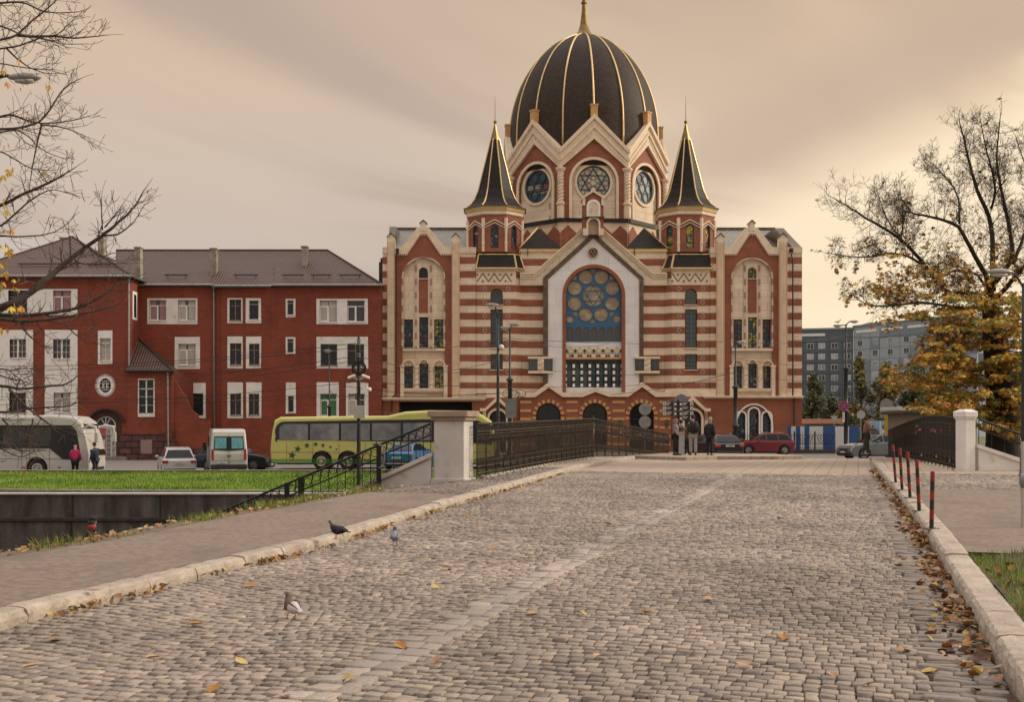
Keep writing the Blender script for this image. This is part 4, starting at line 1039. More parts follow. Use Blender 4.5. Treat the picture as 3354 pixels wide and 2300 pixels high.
        g=M(); g.T=T; g.disc((0,.44,zc),1.52,.04,28); g.build('pane',voro('pale_rose_glass',[(.50,.46,.30),(.42,.34,.28),(.55,.50,.36),(.34,.36,.30),(.48,.33,.25)],1.3,.3,edge=0) if k in (0,) else (sg_blue if k in (7,6) else mat('pale_reflecting_glass',(.32,.34,.36),.12,var=.5,vs=.9,spec=.9,col2=(.04,.06,.08),c2s=.7)),o)
S('drum_wall',mw,terra); S('drum_niche',mn,cream); S('niche_moulding',msur,creamo); S('drum_gable',mc,creamo); S('gable_moulding',mc2,creamo); S('gable_pinnacle',mp,orangetrim)
S('drum_column',mcol,creamo); S('drum_base',mlow,cream); S('drum_zigzag',mlz,terra); S('drum_gutter',mgut,iron)
prof=[(7.62,27),(7.66,30.95),(7.54,33.0),(7.17,34.75),(6.59,36.45),(5.86,37.9),(4.82,39.4),(3.36,40.75),(2.2,41.45),(1.0,41.95)]
# smooth the profile
zz=[p[1] for p in prof]; rr=[p[0] for p in prof]
tt_=np.linspace(0,len(prof)-1,34); zs_=np.interp(tt_,range(len(prof)),zz); rs_=np.interp(tt_,range(len(prof)),rr)
for _ in range(3): zs_[1:-1]=(zs_[:-2]+2*zs_[1:-1]+zs_[2:])/4; rs_[1:-1]=(rs_[:-2]+2*rs_[1:-1]+rs_[2:])/4
q=NB('dome_scales',.6); q.b.inputs['Specular IOR Level'].default_value=.2
ang=q.math('ARCTAN2',q.math('SUBTRACT',q.x,AX),q.math('SUBTRACT',q.y,YD)); v_=q.comb(q.math('MULTIPLY',ang,7.4),q.z)
o_=q.brick(v_,.30,.22,C4(.042,.028,.022),C4(.060,.042,.033),C4(.014,.009,.007),.022); q.base(o_[0]); q.bump(o_[1],-.7,.04); domem=q.mt
m=M(); m.lathe(list(zip(rs_,zs_)),(AX,YD,0),64,YAW); dome=S('dome',m,domem,smooth=True); dome['label']='tall ribbed dome of dark scale tiles'
for k in range(16):
    a=k*PI/8+YAW
    m=M(); m.tube([(AX+(r+.03)*math.sin(a),YD-(r+.03)*math.cos(a),z) for r,z in zip(rs_,zs_) if z>(31.9 if k%2==0 else 28.4)],.095,6); m.build('gold_rib',gold,dome,smooth=True)
m=M(); m.lathe([(1.15,41.85),(1.1,42.0),(.9,42.1),(.62,42.5),(.42,43.1),(.32,43.8),(.24,44.6),(.20,45.3),(.30,45.35),(.30,45.5),(.2,45.55),(.2,45.75),(.31,45.95),(.34,46.15),(.25,46.4),(.08,46.5)],(AX,YD,0),16)
m.tube([(AX,YD,46.4),(AX,YD,50.5)],[.06,.03],6); m.build('finial',bronze,dome,smooth=False)
# tablets shrine over the gable
ya=101.4
m=M(); m.pp([(1910,768),(1910,640),(1944,629),(1977,640),(1977,768)],ya,103.2,[archp(1944,733,17,767.9,10)]); ark=S('gable_shrine',m,terra)
m=M(); m.pp([(1906,652),(1943.5,628),(1981,652),(1981,645),(1950,624),(1950,616),(1938,616),(1938,624),(1906,645)],ya-.2,103.3); m.pbox(1908,640,1917,672,ya-.12,ya+.1); m.pbox(1970,640,1979,672,ya-.12,ya+.1)
m.pp(archp(1944,733,23,749,12),ya-.12,ya+.1,[archp(1944,733,17,748.9,12)]); m.cut().pbox(1910,748,1927,770,ya-.2,ya+.3); m.cut().pbox(1961,748,1978,770,ya-.2,ya+.3); m.build('pediment',creamo,ark)
m=M(); m.pbox(1908,708,1980,712.5,ya-.2,103.3); m.build('ledge',darkm,ark)
m=M(); m.pp(archp(1944,675,22.5,708,14),ya-.1,ya+.02,[archp(1944,677,16,704,14)]); m.build('niche_frame',whitep,ark)
m=M(); m.pp(archp(1944,677,16,704,14),ya-.03,ya); m.pp(archp(1936.5,684,7,703,8),ya-.07,ya-.02); m.pp(archp(1951.5,684,7,703,8),ya-.07,ya-.02); m.pp(circ(1944,671,6.5,12),ya-.07,ya-.02,[circ(1944,671,5,12)]); m.build('tablet',creamo,ark)
m=M(); rg=random.Random(2)
for c_ in (1936.5,1951.5):
    for i in range(5):
        v=683+i*4
        x=c_-4.6
        while x<c_+4:
            wq=rg.uniform(.7,1.5); m.pbox(x,v-rg.uniform(.6,1.1),x+wq,v+rg.uniform(.5,1),ya-.085,ya-.065); x+=wq+.5
m.build('inscription',mat('ochre_relief',()),ark)
m=M(); m.pp(archp(1944,735,16.9,768,10),102.0,102.3); m.build('niche_back',creamo,ark)
# ------------------------------------------------------------------ red brick house (left)
def brickm(name,c1,c2,mo,bw=.27,rh=.088,stain=.25):
    q=NB(name,.85); v=q.comb(q.math('ADD',q.x,q.y),q.z); o=q.brick(v,bw,rh,c1,c2,mo,.011,.3)
    k=q.rng(q.noise(.5,6),.3,.7,.82,1.15); c=q.mix(1.0,o[0],q.comb(k,k,k),'MULTIPLY')
    rw=q.noise(1.0,3,q.comb(q.math('MULTIPLY',q.math('ADD',q.x,q.y),.5),q.math('MULTIPLY',q.z,5.5))); rk=q.rng(rw,.35,.65,.90,1.08); c=q.mix(1.0,c,q.comb(rk,rk,rk),'MULTIPLY')
    s=q.noise(1.0,5,q.comb(q.math('MULTIPLY',q.math('ADD',q.x,q.y),.9),q.math('MULTIPLY',q.z,.3)))
    c=q.mix(q.rng(s,.56,.78,0,stain*2.2),c,C4(.05,.02,.015)); q.base(c); q.bump(q.math('MULTIPLY',o[1],-1.0),.5,.02); return q.mt
brick=brickm('red_brick',C4(.31,.070,.037),C4(.235,.052,.029),C4(.08,.024,.015))
def corr(name,ax='x'):
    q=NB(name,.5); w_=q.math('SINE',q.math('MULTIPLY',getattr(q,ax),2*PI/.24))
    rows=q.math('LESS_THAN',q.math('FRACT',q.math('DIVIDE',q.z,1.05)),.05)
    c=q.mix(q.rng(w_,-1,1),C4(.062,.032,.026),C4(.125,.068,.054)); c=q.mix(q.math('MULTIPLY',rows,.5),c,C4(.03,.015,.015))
    c=q.mix(q.rng(q.noise(.5,5),.6,.72,0,.35),c,C4(.12,.035,.025)); q.base(c); q.bump(w_,.6,.05); return q.mt
roofx=corr('corrugated_roof_front','x'); roofy=corr('corrugated_roof_side','y')
YW,YM=98.0,101.0
RB=thing('brick_house','three storey red brick house with white window surrounds and brown corrugated roof','house',(X(700,YM),YM,-.95))
T_=lambda name,m,mt,par=RB,**k: m.build(name,mt,par,**k)
plinthm=NB('rusticated_plinth',.9); _q=plinthm; _o=_q.brick(_q.comb(_q.math('ADD',_q.x,_q.y),_q.z),1.1,.55,C4(.12,.052,.052),C4(.09,.04,.042),C4(.035,.015,.015),.05)
_k=_q.rng(_q.noise(2,5),.3,.7,.7,1.3); _q.base(_q.mix(1.0,_o[0],_q.comb(_k,_k,_k),'MULTIPLY')); _q.bump(_q.math('ADD',_q.math('MULTIPLY',_o[1],-1.0),_q.noise(4,4)),.9,.08); plinthm=_q.mt
# masses
wins=[]      # (u0,v0,u1,v1,y,kind,surround)
WM=[(489.4,982.3,545.2,1050.4,YM,'pvc',None),(582.9,982.3,641.5,1050.4,YM,'pvc',None),(585,1126.6,641.5,1197,YM,'pvc',None),
    (751.3,980.8,790.5,1050.4,YM-.5,'old',None),(815.6,984,848,1048,YM-.5,'one',None),(753,1124.5,791,1195.6,YM-.5,'old',None),(815.6,1126,850,1195.6,YM-.5,'old',None),(753.7,1290,790,1360,YM-.5,'old',None),(814.6,1290,849,1360,YM-.5,'old2',None),
    (941,983.3,962.3,1032.5,YM,'one',None),(941,1110,962.3,1157,YM,'one',None),(943,1297,963,1352,YM,'one',None),
    (1047,984,1104,1054.5,YM,'pvc',None),(1137,984,1195,1054.5,YM,'pvc',None),(1049.8,1127.2,1104.7,1198,YM,'dark',None),(1137.6,1127.2,1192.9,1198,YM,'dark',None),(1048.5,1290,1103,1364,YM,'green',None),(1141,1290,1195,1364,YM,'pvc',None),
    (611,1289,666,1362,YM,'open',None)]
SUR=[(482,977,646.5,1062,YM),(571.9,1104.7,654.7,1209,YM),(745,976.7,794.6,1058.6,YM-.5),(804.6,976.7,854.8,1059,YM-.5),(745,1102.5,795,1207,YM-.5),(805.5,1102.5,855,1207,YM-.5),(745,1253,796,1370.5,YM-.5),(806,1253,856,1370.5,YM-.5),
    (935.6,979,967.6,1040,YM),(935.6,1104.7,967.6,1161,YM),(936.3,1253.6,968.8,1355.5,YM),(1036.6,979,1205,1062,YM),(1036.9,1103.7,1205.7,1207.2,YM),(1037.3,1253,1109.7,1372,YM),(1133.3,1253,1206,1372,YM),(602,1255,673.4,1371,YM)]
WW=[(26.7,951,89.4,1025,YW,'dark'),(174,951,233.7,1025,YW,'pvc'),(31.4,1110.7,86.3,1173.5,YW,'grid'),(174,1110.7,230.6,1176,YW,'grid'),(30,1286.6,85.3,1352,YW,'dark'),(175.7,1286.6,231,1352,YW,'curt'),(327.8,1108.2,363,1182.7,YW,'narrow'),(454.7,1244,504,1356,YW-.1,'tall')]
SUW=[(-60,947,253.5,1032,YW),(-60,1081,108.2,1366,YW),(146.8,1081,253.5,1366,YW),(320.6,1083,368,1193.5,YW),(451.8,1241,506.6,1366.7,YW-.1)]
def holes_at(lst,y): return [rect(a[0],a[1],a[2],a[3]) for a in lst if abs(a[4]-y)<.01]
zE=Z(935,YM); zEW=Z(905,YW)
m=M(); m.pp([(430,1510),(1249,1510),(1249,935),(430,935)],YM,YM+.6,holes_at(WM,YM)); T_('wall',m,brick)
m=M(); m.box(X(455,YM),X(1249,YM),YM+.61,YM+12,-.9,zE); T_('rear_walls',m,brick)
m=M(); b0,b1=X(729,YM-.5),X(873,YM-.5)
m.pp([(727,1510),(874,1510),(874,942),(727,942)],YM-.5,YM,holes_at(WM,YM-.5)); m.plan([(b0,YM-.499),(b0,YM+.1),(b0-.75,YM+.1),(b0-.72,YM-.01)],-.9,Z(942,YM-.5)); m.plan([(b1,YM-.499),(b1+.75,YM-.01),(b1+.78,YM+.1),(b1,YM+.1)],-.9,Z(942,YM-.5)); T_('bay_wall',m,brick)
# left wing
xw=X(420,YW); round_=circ(344.4,1263.3,19,20,24); doorh=archp(346.5,1398,33.5,1503,14)
m=M(); m.pp([(-150,1510),(420,1510),(420,905),(-150,905)],YW,YW+.5,holes_at(WW,YW)+[round_,doorh]); T_('wing_wall',m,brick)
m=M(); m.box(X(-150,YW),xw,YW+.51,YM+10,-.9,zEW-.02); T_('wing_side_wall',m,brick)
# annexe with lean-to roof
xa0,xa1=X(415,YW-.1),X(563,YW-.1)
m=M(); m.pp([(416,1510),(563,1510),(563,1216),(416,1216)],YW-.1,YW+.4,holes_at(WW,YW-.1)); m.plan([(xa1-.3,YW+.4),(xa1,YW-.09),(xa1+1.0,YM),(xa1-.3,YM)],-.9,Z(1218,YW)); T_('annexe_wall',m,brick)
m=M(); m.pp([(563,1510),(687,1510),(687,1378),(648,1375),(648,1360),(626,1343),(606,1298),(590,1275),(563,1235)],YW+.2,YW+.6); m.cut().pp([(575,1510),(577,1412),(600,1401),(625,1385),(648,1381),(660,1380),(678,1386),(686,1400),(686,1510)],YW+.05,YW+.2); T_('buttress_wall',m,brick)
za,zb=Z(1098,YM-.1),Z(1214,YW-.4)
p0=(X(411,YW-.4),YW-.4,zb);p1=(X(565,YW-.4),YW-.4,zb);p2=(X(441,YM),YM-.02,za);p3=(X(602,YM),YM-.02,Z(1228,YM))
m=M(); m.add([p0,p1,p2,p3,(p0[0],p0[1],zb-.15),(p1[0],p1[1],zb-.15),(p2[0],p2[1],za-.2),(p3[0],p3[1],p3[2]-.15)],[(0,1,2),(1,3,2),(4,6,5),(5,6,7),(0,4,5,1),(1,5,7,3)]); an=T_('annexe_roof',m,roofx)
m=M(); m.tube([p1,p2],.10,5); m.tube([(p0[0]-.1,p0[1]-.05,zb-.05),(p1[0]+.1,p1[1]-.05,zb-.05)],.11,6); m.build('gutter',mat('dark_gutter',(.035,.03,.03),.5,.3),an)
# plinth
m=M(); m.pp([(384,1510),(575,1510),(575,1440),(540,1440),(540,1421),(384,1421)],YW-.16,YW-.09,[rect(460,1440,498,1487)]); m.cut().pp(rect(600,1470,690,1510),YW,YW+.1); o=T_('plinth',m,plinthm)
m=M(); m.pp(rect(460,1440,498,1487),YW-.135,YW-.11); m.build('blind_window',mat('dusty_pink_render',(.30,.20,.19),.8,var=.1),o)
# surrounds (painted bands)
for (u0,v0,u1,v1,y) in SUR+SUW:
    hs=[rect(w_[0],w_[1],w_[2],w_[3]) for w_ in WM+WW if u0-2<=w_[0] and w_[2]<=u1+2 and v0-2<=w_[1] and w_[3]<=v1+2]
    rg=random.Random(int(u0)); j=lambda: rg.uniform(-.7,.7)
    m=M(); m.pp([(u0+j(),v1+j()),(u1+j(),v1+j()),(u1+j(),v0+j()),(u0+j(),v0+j())],y-.035,y+.0,hs); T_('window_surround',m,whiteold if y!=YW else whitep)
curtain=mat('net_curtain',(.42,.40,.36),.9,var=.25,vs=5,aniso=(6,1,.3)); curtg=mat('green_curtain',(.05,.17,.06),.8,var=.4,vs=5,aniso=(7,1,.2)); curtp=mat('pinkish_blind',(.30,.17,.20),.7,var=.15)
oldwood=mat('old_window_wood',(.28,.23,.19),.8,var=.3,vs=4)
rg=random.Random(3)
for w_ in WM+WW:
    u0,v0,u1,v1,y,kd=w_[:6]; yy=y+.14; fr=oldwood if kd in('old','old2','dark') else whitep
    t=2.0 if kd!='open' else 1.0
    m=M(); m.pp(rect(u0,v0,u1,v1),yy,yy+.08,[rect(u0+t,v0+t,u1-t,v1-t)])
    um=(u0+u1)/2; 
    if kd in('pvc','green','curt'):
        vt=v0+(v1-v0)*.28; m.pbox(u0,vt-1,u1,vt+1,yy+.01,yy+.07); m.pbox(um-1.5,vt,um+1.5,v1,yy+.01,yy+.07)
        m.pp(rect(u0+1,vt,um-1,v1-1),yy-.01,yy+.05,[rect(u0+4,vt+3,um-4,v1-4)])
    elif kd in('old','old2','dark'):
        m.pbox(um-1,v0,um+1,v1,yy+.01,yy+.07); m.pbox(u0,v0+(v1-v0)*.3,u1,v0+(v1-v0)*.3+1.6,yy+.01,yy+.06)
    elif kd=='grid':
        m.pbox(um-3,v0,um+3,v1,yy-.01,yy+.07)
        for k in (1,2): m.pbox(u0,v0+(v1-v0)*k/3-.5,u1,v0+(v1-v0)*k/3+.5,yy+.01,yy+.05)
        for c_ in (.25,.75): m.pbox(u0+(u1-u0)*c_-.5,v0,u0+(u1-u0)*c_+.5,v1,yy+.01,yy+.05)
    elif kd in('tall','narrow'):
        vt=v0+(v1-v0)*(.27 if kd=='tall' else .2); m.pbox(u0,vt-1.5,u1,vt+1.5,yy,yy+.07); m.pbox(um-(2.2 if kd=='tall' else .5),v0,um+(2.2 if kd=='tall' else .5),v1,yy,yy+.06)
        for k in (.5,.75): m.pbox(u0,v0+(v1-v0)*k-.5,u1,v0+(v1-v0)*k+.5,yy+.01,yy+.05)
    elif kd=='one': m.pbox(u0,v0+(v1-v0)*.2,u1,v0+(v1-v0)*.2+1,yy+.01,yy+.05)
    elif kd=='open': m.pbox(u0+4,v0,u0+7,v1,yy-.02,yy+.05)
    if kd!='open' and y!=YW-.1: m.pbox(u0-1.5,v1-.5,u1+1.5,v1+1.5,y-.14,y+.1)
    o=T_('window',m,fr)
    g={'pvc':glass,'green':glass,'curt':glass,'old':glassd,'old2':glassd,'dark':glassd,'one':glassd,'grid':glass,'tall':glassd,'narrow':curtain,'open':mat('dark_opening',())}[kd]
    m=M(); m.pp(rect(u0+t,v0+t,u1-t,v1-t),yy+.04,yy+.06); m.build('pane',g,o)
    cm=curtg if kd=='green' else (curtain if kd in('pvc','curt') and rg.random()<.75 else None)
    if kd=='pvc' and u0<500: cm=curtp
    if cm:
        m=M(); k=rg.uniform(.3,.48); m.pp(rect(u0+3,v0+3,u0+(u1-u0)*k,v1-4),yy+.03,yy+.04); 
        if rg.random()<.8: m.pp(rect(u1-(u1-u0)*k,v0+3,u1-3,v1-4),yy+.03,yy+.04)
        m.build('curtain',cm,o)
# round window with toothed surround
m=M(); yy=YW-.05; cx_,cy_=344.4,1263.3
m.pp(circ(cx_,cy_,27,28,31),yy,YW+.1,[circ(cx_,cy_,19,28,24)])
for k in range(34):
    a=2*PI*k/34; m.pp([(cx_+r*math.cos(a+d),cy_+r*1.12*math.sin(a+d)) for r,d in ((26.5,-.045),(33,-.045),(33,.045),(26.5,.045))],yy+.01,YW)
o=T_('round_window',m,whitep); o['label']='round window with a toothed white surround and a curling grille'
m=M(); m.pp(circ(cx_,cy_,19.5,24,24.5),YW+.25,YW+.3); m.build('pane',glassd,o)
m=M()
for d in (-9,-4,4,9): m.pbox(cx_+d-.6,cy_-17,cx_+d+.6,cy_+17,YW+.05,YW+.1)
for d in (-6,6): m.pbox(cx_-18,cy_+d-.6,cx_+18,cy_+d+.6,YW+.04,YW+.09)
m.pp(circ(cx_,cy_,6,14,17),YW+.03,YW+.08,[circ(cx_,cy_,4.8,14,15.8)]); m.build('grille',whitep,o)
# door with hood and boards
m=M(); n=14; A_=[(346+59*math.cos(PI-PI*i/n),1386-49*math.sin(PI*i/n)) for i in range(n+1)]; B_=[(346+54*math.cos(PI*i/n),1386-44*math.sin(PI*i/n)) for i in range(n+1)]
m.pp(A_+B_,YW-.35,YW+.02); T_('door_hood',m,mat('dark_purple_stone',(.055,.022,.022),.8,var=.2))
m=M(); m.pp(archp(346.5,1396,52,1425,14),YW-.02,YW+.02,[archp(346.5,1398,34,1424.8,14)]); T_('door_surround',m,mat('dark_purple_stone',()))
m=M(); m.pp(archp(346.5,1398,33.5,1397.9,14),YW+.1,YW+.2,[archp(346.5,1398,30.5,1396,14)]); m.pbox(313,1394,380,1401,YW+.08,YW+.2)
for a in (-.5,0,.5): m.pp([(346.5-1+0,1397),(346.5+1,1397),(346.5+1+32*math.sin(a),1398-32*math.cos(a)),(346.5-1+32*math.sin(a),1398-32*math.cos(a))],YW+.1,YW+.16)
o=T_('door',m,whitep); m=M(); m.pp(archp(346.5,1398,31,1397.9,14),YW+.18,YW+.2); m.build('pane',glassd,o)
m=M(); m.pbox(313,1401,380,1503,YW+.05,YW+.15); m.build('notice_board',mat('poster_white',(.52,.50,.52),.6,var=.05),o)
m=M(); m.pbox(345,1402,348,1501,YW+.03,YW+.05); m.pbox(314,1403,344,1424,YW+.035,YW+.05); m.pbox(367,1403,379,1413,YW+.035,YW+.05); m.build('red_print',mat('poster_red',(.42,.07,.08),.6),o)
m=M(); m.pbox(318,1426,344,1440,YW+.03,YW+.05); m.build('purple_print',mat('poster_purple',(.18,.08,.10),.6),o)
m=M()
for i in range(5): m.pp(rect(351,1425+i*14.5,361,1436+i*14.5),YW+.03,YW+.05,[rect(353,1427+i*14.5,359,1434+i*14.5)]); m.pbox(354.5,1429+i*14.5,357.5,1432+i*14.5,YW+.03,YW+.05)
for i in range(11): m.pbox(326,1446+i*5,326+rg.uniform(8,17),1448+i*5,YW+.03,YW+.05)
for i in range(4): m.pbox(352,1407+i*3.5,361,1408.4+i*3.5,YW+.03,YW+.05)
m.build('print_lines',mat('print_ink',(.03,.03,.035),.6),o)
def text(body,size,loc,rot,mt,name,parent,ext=.004,align='CENTER'):
    c=bpy.data.curves.new(name,'FONT'); c.body=body; c.size=size; c.extrude=ext; c.align_x=align; c.align_y='CENTER'
    t=bpy.data.objects.new(name,c); COL.objects.link(t)
    dg=bpy.context.evaluated_depsgraph_get(); me=bpy.data.meshes.new_from_object(t.evaluated_get(dg)); bpy.data.objects.remove(t)
    o=bpy.data.objects.new(name,me); COL.objects.link(o); me.materials.clear(); me.materials.append(mt)
    off=LOC.get(parent.name,Vector((0,0,0))) if parent else Vector((0,0,0))
    o.location=Vector(loc)-off; o.rotation_euler=rot
    if parent: o.parent=parent
    return o
text('+7 952 798 88 87',.30,(X(372,YW),YW+.03,Z(1456,YW)),(R(90),R(-90),0),mat('print_ink',()),'phone_number',o)
# roofs
m=M(); zr=Z(820,YM+6); xe0,xe1=X(440,YM),X(1252,YM-.4); yb=YM-.45; ze=zE+.02
m.add([(X(380,YM),yb,ze),(xe1,yb,ze),(X(1073,YM+6),YM+6,zr),(X(380,YM+6),YM+6,zr),(X(380,YM),YM+12.4,ze),(xe1,YM+12.4,ze)],[(0,1,2,3),(4,3,2,5)])
m.add([(X(705,YM),yb-.55,Z(941,YM-1)),(X(892,YM),yb-.55,Z(941,YM-1)),(X(902,YM),yb,ze+.02),(X(693,YM),yb,ze+.02),(X(893,YM+3),YM+3,Z(868,YM+3)),(X(710,YM+3),YM+3,Z(868,YM+3))],[(0,1,4,5),(1,2,4),(3,0,5)])
rf=T_('roof',m,roofx)
m=M(); m.add([(xe1,yb,ze),(xe1,YM+12.4,ze),(X(1073,YM+6),YM+6,zr)],[(0,1,2)]); T_('roof_hip',m,roofy)
m=M(); m.tube([(X(450,YM),yb-.05,ze-.03),(X(700,YM),yb-.05,ze-.03),(X(712,YM),yb-.6,ze-.2),(X(888,YM),yb-.6,ze-.2),(X(900,YM),yb-.05,ze-.05),(xe1+.05,yb-.05,ze-.05)],.10,6); m.build('gutter',galv,rf)
m=M(); m.tube([(X(380,YM+6),YM+6,zr+.02),(X(1073,YM+6),YM+6,zr+.02),(xe1,yb,ze+.05)],.09,6); m.build('ridge_cap',mat('ridge_metal',(.05,.028,.027),.5),rf)
xc=X(238,YW+6); zr2=Z(775,YW+6)
m=M(); e=[(X(-160,YW),YW-.4,zEW),(xw+.45,YW-.4,zEW),(xw+.45,YM+10,zEW),(X(-160,YW),YM+10,zEW),(xc,YW+6,zr2),(xc-.2,YW+7,zr2)]
m.add([e[0],e[1],e[4]],[(0,1,2)]); m.add([e[2],e[3],e[5]],[(0,1,2)]); wr=T_('wing_roof',m,roofx)
m=M(); m.add([e[1],e[2],e[5],e[4]],[(0,1,2,3)]); m.add([e[3],e[0],e[4],e[5]],[(0,1,2,3)]); m.build('wing_roof_side',roofy,RB)
m=M(); m.tube([(e[0][0],e[0][1]-.05,zEW-.05),(e[1][0]+.05,e[1][1]-.05,zEW-.05),(e[1][0]+.05,YM,zEW-.05)],.11,6); m.build('gutter',galv,wr)
m=M(); m.tube([e[1],e[4]],.09,6); m.tube([e[0],e[4]],.09,6); m.build('ridge_cap',mat('ridge_metal',()),wr)
chim=mat('rendered_chimney',(.33,.30,.25),.9,var=.2,vs=2,col2=(.20,.17,.14),c2s=1.5)
for u0,u1,v0,v1,y in ((440,459,808,927,YM+.1),(689,708,812,912,YM+1.2),(987,1005,805,872,YM+3),(196,224,777,800,YW+7),(320,340,769,845,YW+3)):
    m=M(); w_=X(u1,y)-X(u0,y); m.box(X(u0,y),X(u1,y),y,y+w_*1.5,Z(v1,y)-1.2,Z(v0,y)-.12); m.box(X(u0,y)-.07,X(u1,y)+.07,y-.07,y+w_*1.5+.07,Z(v0,y)-.12,Z(v0,y)); m.build('chimney',chim,rf if y>YM else wr,bevel=.02)
m=M()
for u0,u1 in ((540,615),(765,845),(925,995),(1018,1085),(1110,1185)):
    y=YM+.6; m.cut().tube([(X(u0,y),y,ze+1.0),(X(u1,y),y,ze+1.0)],.07,5)
    for u in (u0+8,u1-8): m.tube([(X(u,y),y,ze+1.0),(X(u,y),y+.3,ze+.7)],.03,4)
for u0,u1 in ((60,260),(285,365)):
    y=YW+1.1; m.cut().tube([(X(u0,y),y,zEW+1.25),(X(u1,y),y,zEW+1.25)],.07,5)
    for u in (u0+8,u1-8): m.tube([(X(u,y),y,zEW+1.25),(X(u,y),y+.4,zEW+.9)],.03,4)
T_('snow_guard',m,mat('ridge_metal',()))
m=M(); m.tube([P(700,940,YM-.3),P(701,960,YM-.1),P(702,1500,YM-.1)],.09,6); m.cut().tube([P(425,905,YW-.2),P(422,930,YW-.1),P(422,1198,YW-.1)],.08,6); m.cut().tube([P(549,1218,YW-.3),P(549,1235,YW-.2),P(551,1462,YW-.2)],.08,6); T_('downpipe',m,galv)
m=M(); sx=xw+.01; m.box(sx,sx+.05,YW+1.0,YW+2.2,Z(1048,YW+1.5),Z(955,YW+1.5)); o=T_('window_surround',m,whitep); m=M(); m.box(sx+.05,sx+.06,YW+1.3,YW+1.9,Z(1040,YW+1.5),Z(965,YW+1.5)); m.build('pane',glassd,o)
# drooping façade streaks of damp
m=M(); m.box(X(-150,YW),X(420,YW),YW-1.0,YW,-1.1,-.75); m.cut().box(X(690,YM),X(1250,YM),YM-1.6,YM-.6,-1.1,-.80); T_('footing',m,mat('grey_edging',()))

# dark chimney stack behind
tp=thing('chimney_stack','dark weathered stack rising between the brick house and the synagogue','chimney',(X(1246,103.8),103.8,10))
m=M(); m.pp([(1241,935),(1252.5,935),(1252.5,845),(1246,845),(1246,858),(1241,858)],103.65,104.5); m.build('stack',mat('dark_render',(.06,.05,.045),.9,var=.3),tp)

# ------------------------------------------------------------------ panel apartment block, far right
pan=[mat('panel_dark_blue_grey',(.095,.12,.15),.6,var=.08,vs=.2),mat('panel_light_blue_grey',(.33,.38,.43),.6,var=.06,vs=.2),mat('panel_mid_blue_grey',(.20,.245,.30),.6,var=.06,vs=.2)]
BL=thing('apartment_block','long nine storey apartment block clad in dark and pale blue grey panels','apartment block',(X(2900,290),290,-.4))
def apt(uA,yA,uB,yB,v0,cols,mt,label,par,rowh=2.82,nrow=9,ww=1.7):
    xA,xB=X(uA,yA),X(uB,yB); L=math.hypot(xB-xA,yB-yA); ang=math.atan2(yB-yA,xB-xA)
    T=Matrix.Translation((xA,yA,0))@Matrix.Rotation(ang,4,'Z'); zt=Z(v0,yA)
    m=M(); m.T=T; m.box(0,L,0,14,-.4,zt); m.build('block_wall',mt,par)
    m=M(); m.T=T; m.box(-.15,L+.15,-.2,14.2,zt,zt+.5); 
    m.build('parapet',pan[2],par)
    m=M(); m.T=T
    x=1.0
    while x<L-9: m.box(x,x+7,-.12,.02,zt-1.6,zt-.95); x+=8.6
    if L>10: m.build('attic_window_strip',whitep,par)
    m=M(); m.T=T
    for r_ in range(nrow): z=zt-3.1-r_*rowh; m.box(0,L,-.05,.01,z-.06,z)
    xs_=np.arange(2.4,L,3.3)
    for x in xs_: m.box(x,x+.05,-.05,.01,0,zt-1.8)
    m.build('panel_joints',pan[0] if mt!=pan[0] else mat('joint_dark',(.025,.033,.045),.7),par)
    for c in cols:
        x0=(X(c,yA+(yB-yA)*(c-uA)/(uB-uA))-xA)/math.cos(ang)
        for r_ in range(nrow):
            z=zt-5.0-r_*rowh
            if z<1: continue
            m=M(); m.T=T; m.box(x0-ww/2,x0+ww/2,-.10,.02,z,z+1.5); o=m.build('window',whitep,par)
            m=M(); m.T=T; k=rnd.random(); g=.08
            m.box(x0-ww/2+g,x0-.04,-.12,-.09,z+g,z+1.5-g); m.box(x0+.04,x0+ww/2-g,-.12,-.09,z+g,z+1.5-g); m.build('pane',rnd.choice([mat('pale_blind_pane',(.40,.42,.45),.4,var=.2,vs=.5),glass,glass,mat('sky_pane',(.24,.27,.31),.2,var=.3,vs=.5)]),o)
apt(2600,300,2795,296,1083,(2654,2691.5,2733.7,2776),pan[0],'',BL,nrow=8)
apt(2795.5,296,3200,262,1073,(2816.5,2863.5,2911,2962,3015),pan[1],'',BL,nrow=8)
m=M(); y=300; m.box(X(2847,y),X(2900,y),y,y+6,Z(1075,y),Z(1056,y)); m.box(X(2880,y),X(2883,y),y,y+.3,Z(1056,y),Z(1050,y)); m.build('roof_house',pan[1],BL)
m=M(); T=Matrix.Translation((X(2795.5,296),296,0))@Matrix.Rotation(math.atan2(-34,X(3200,262)-X(2795.5,296)),4,'Z'); m.T=T
rg=random.Random(4)
for c_ in range(14):
    for r_ in range(9):
        if rg.random()<.4: m.cut().box(c_*3.0,c_*3.0+3.0,-.035,0,2+r_*2.82,2+r_*2.82+2.8)
m.build('tinted_panels',pan[2],BL)
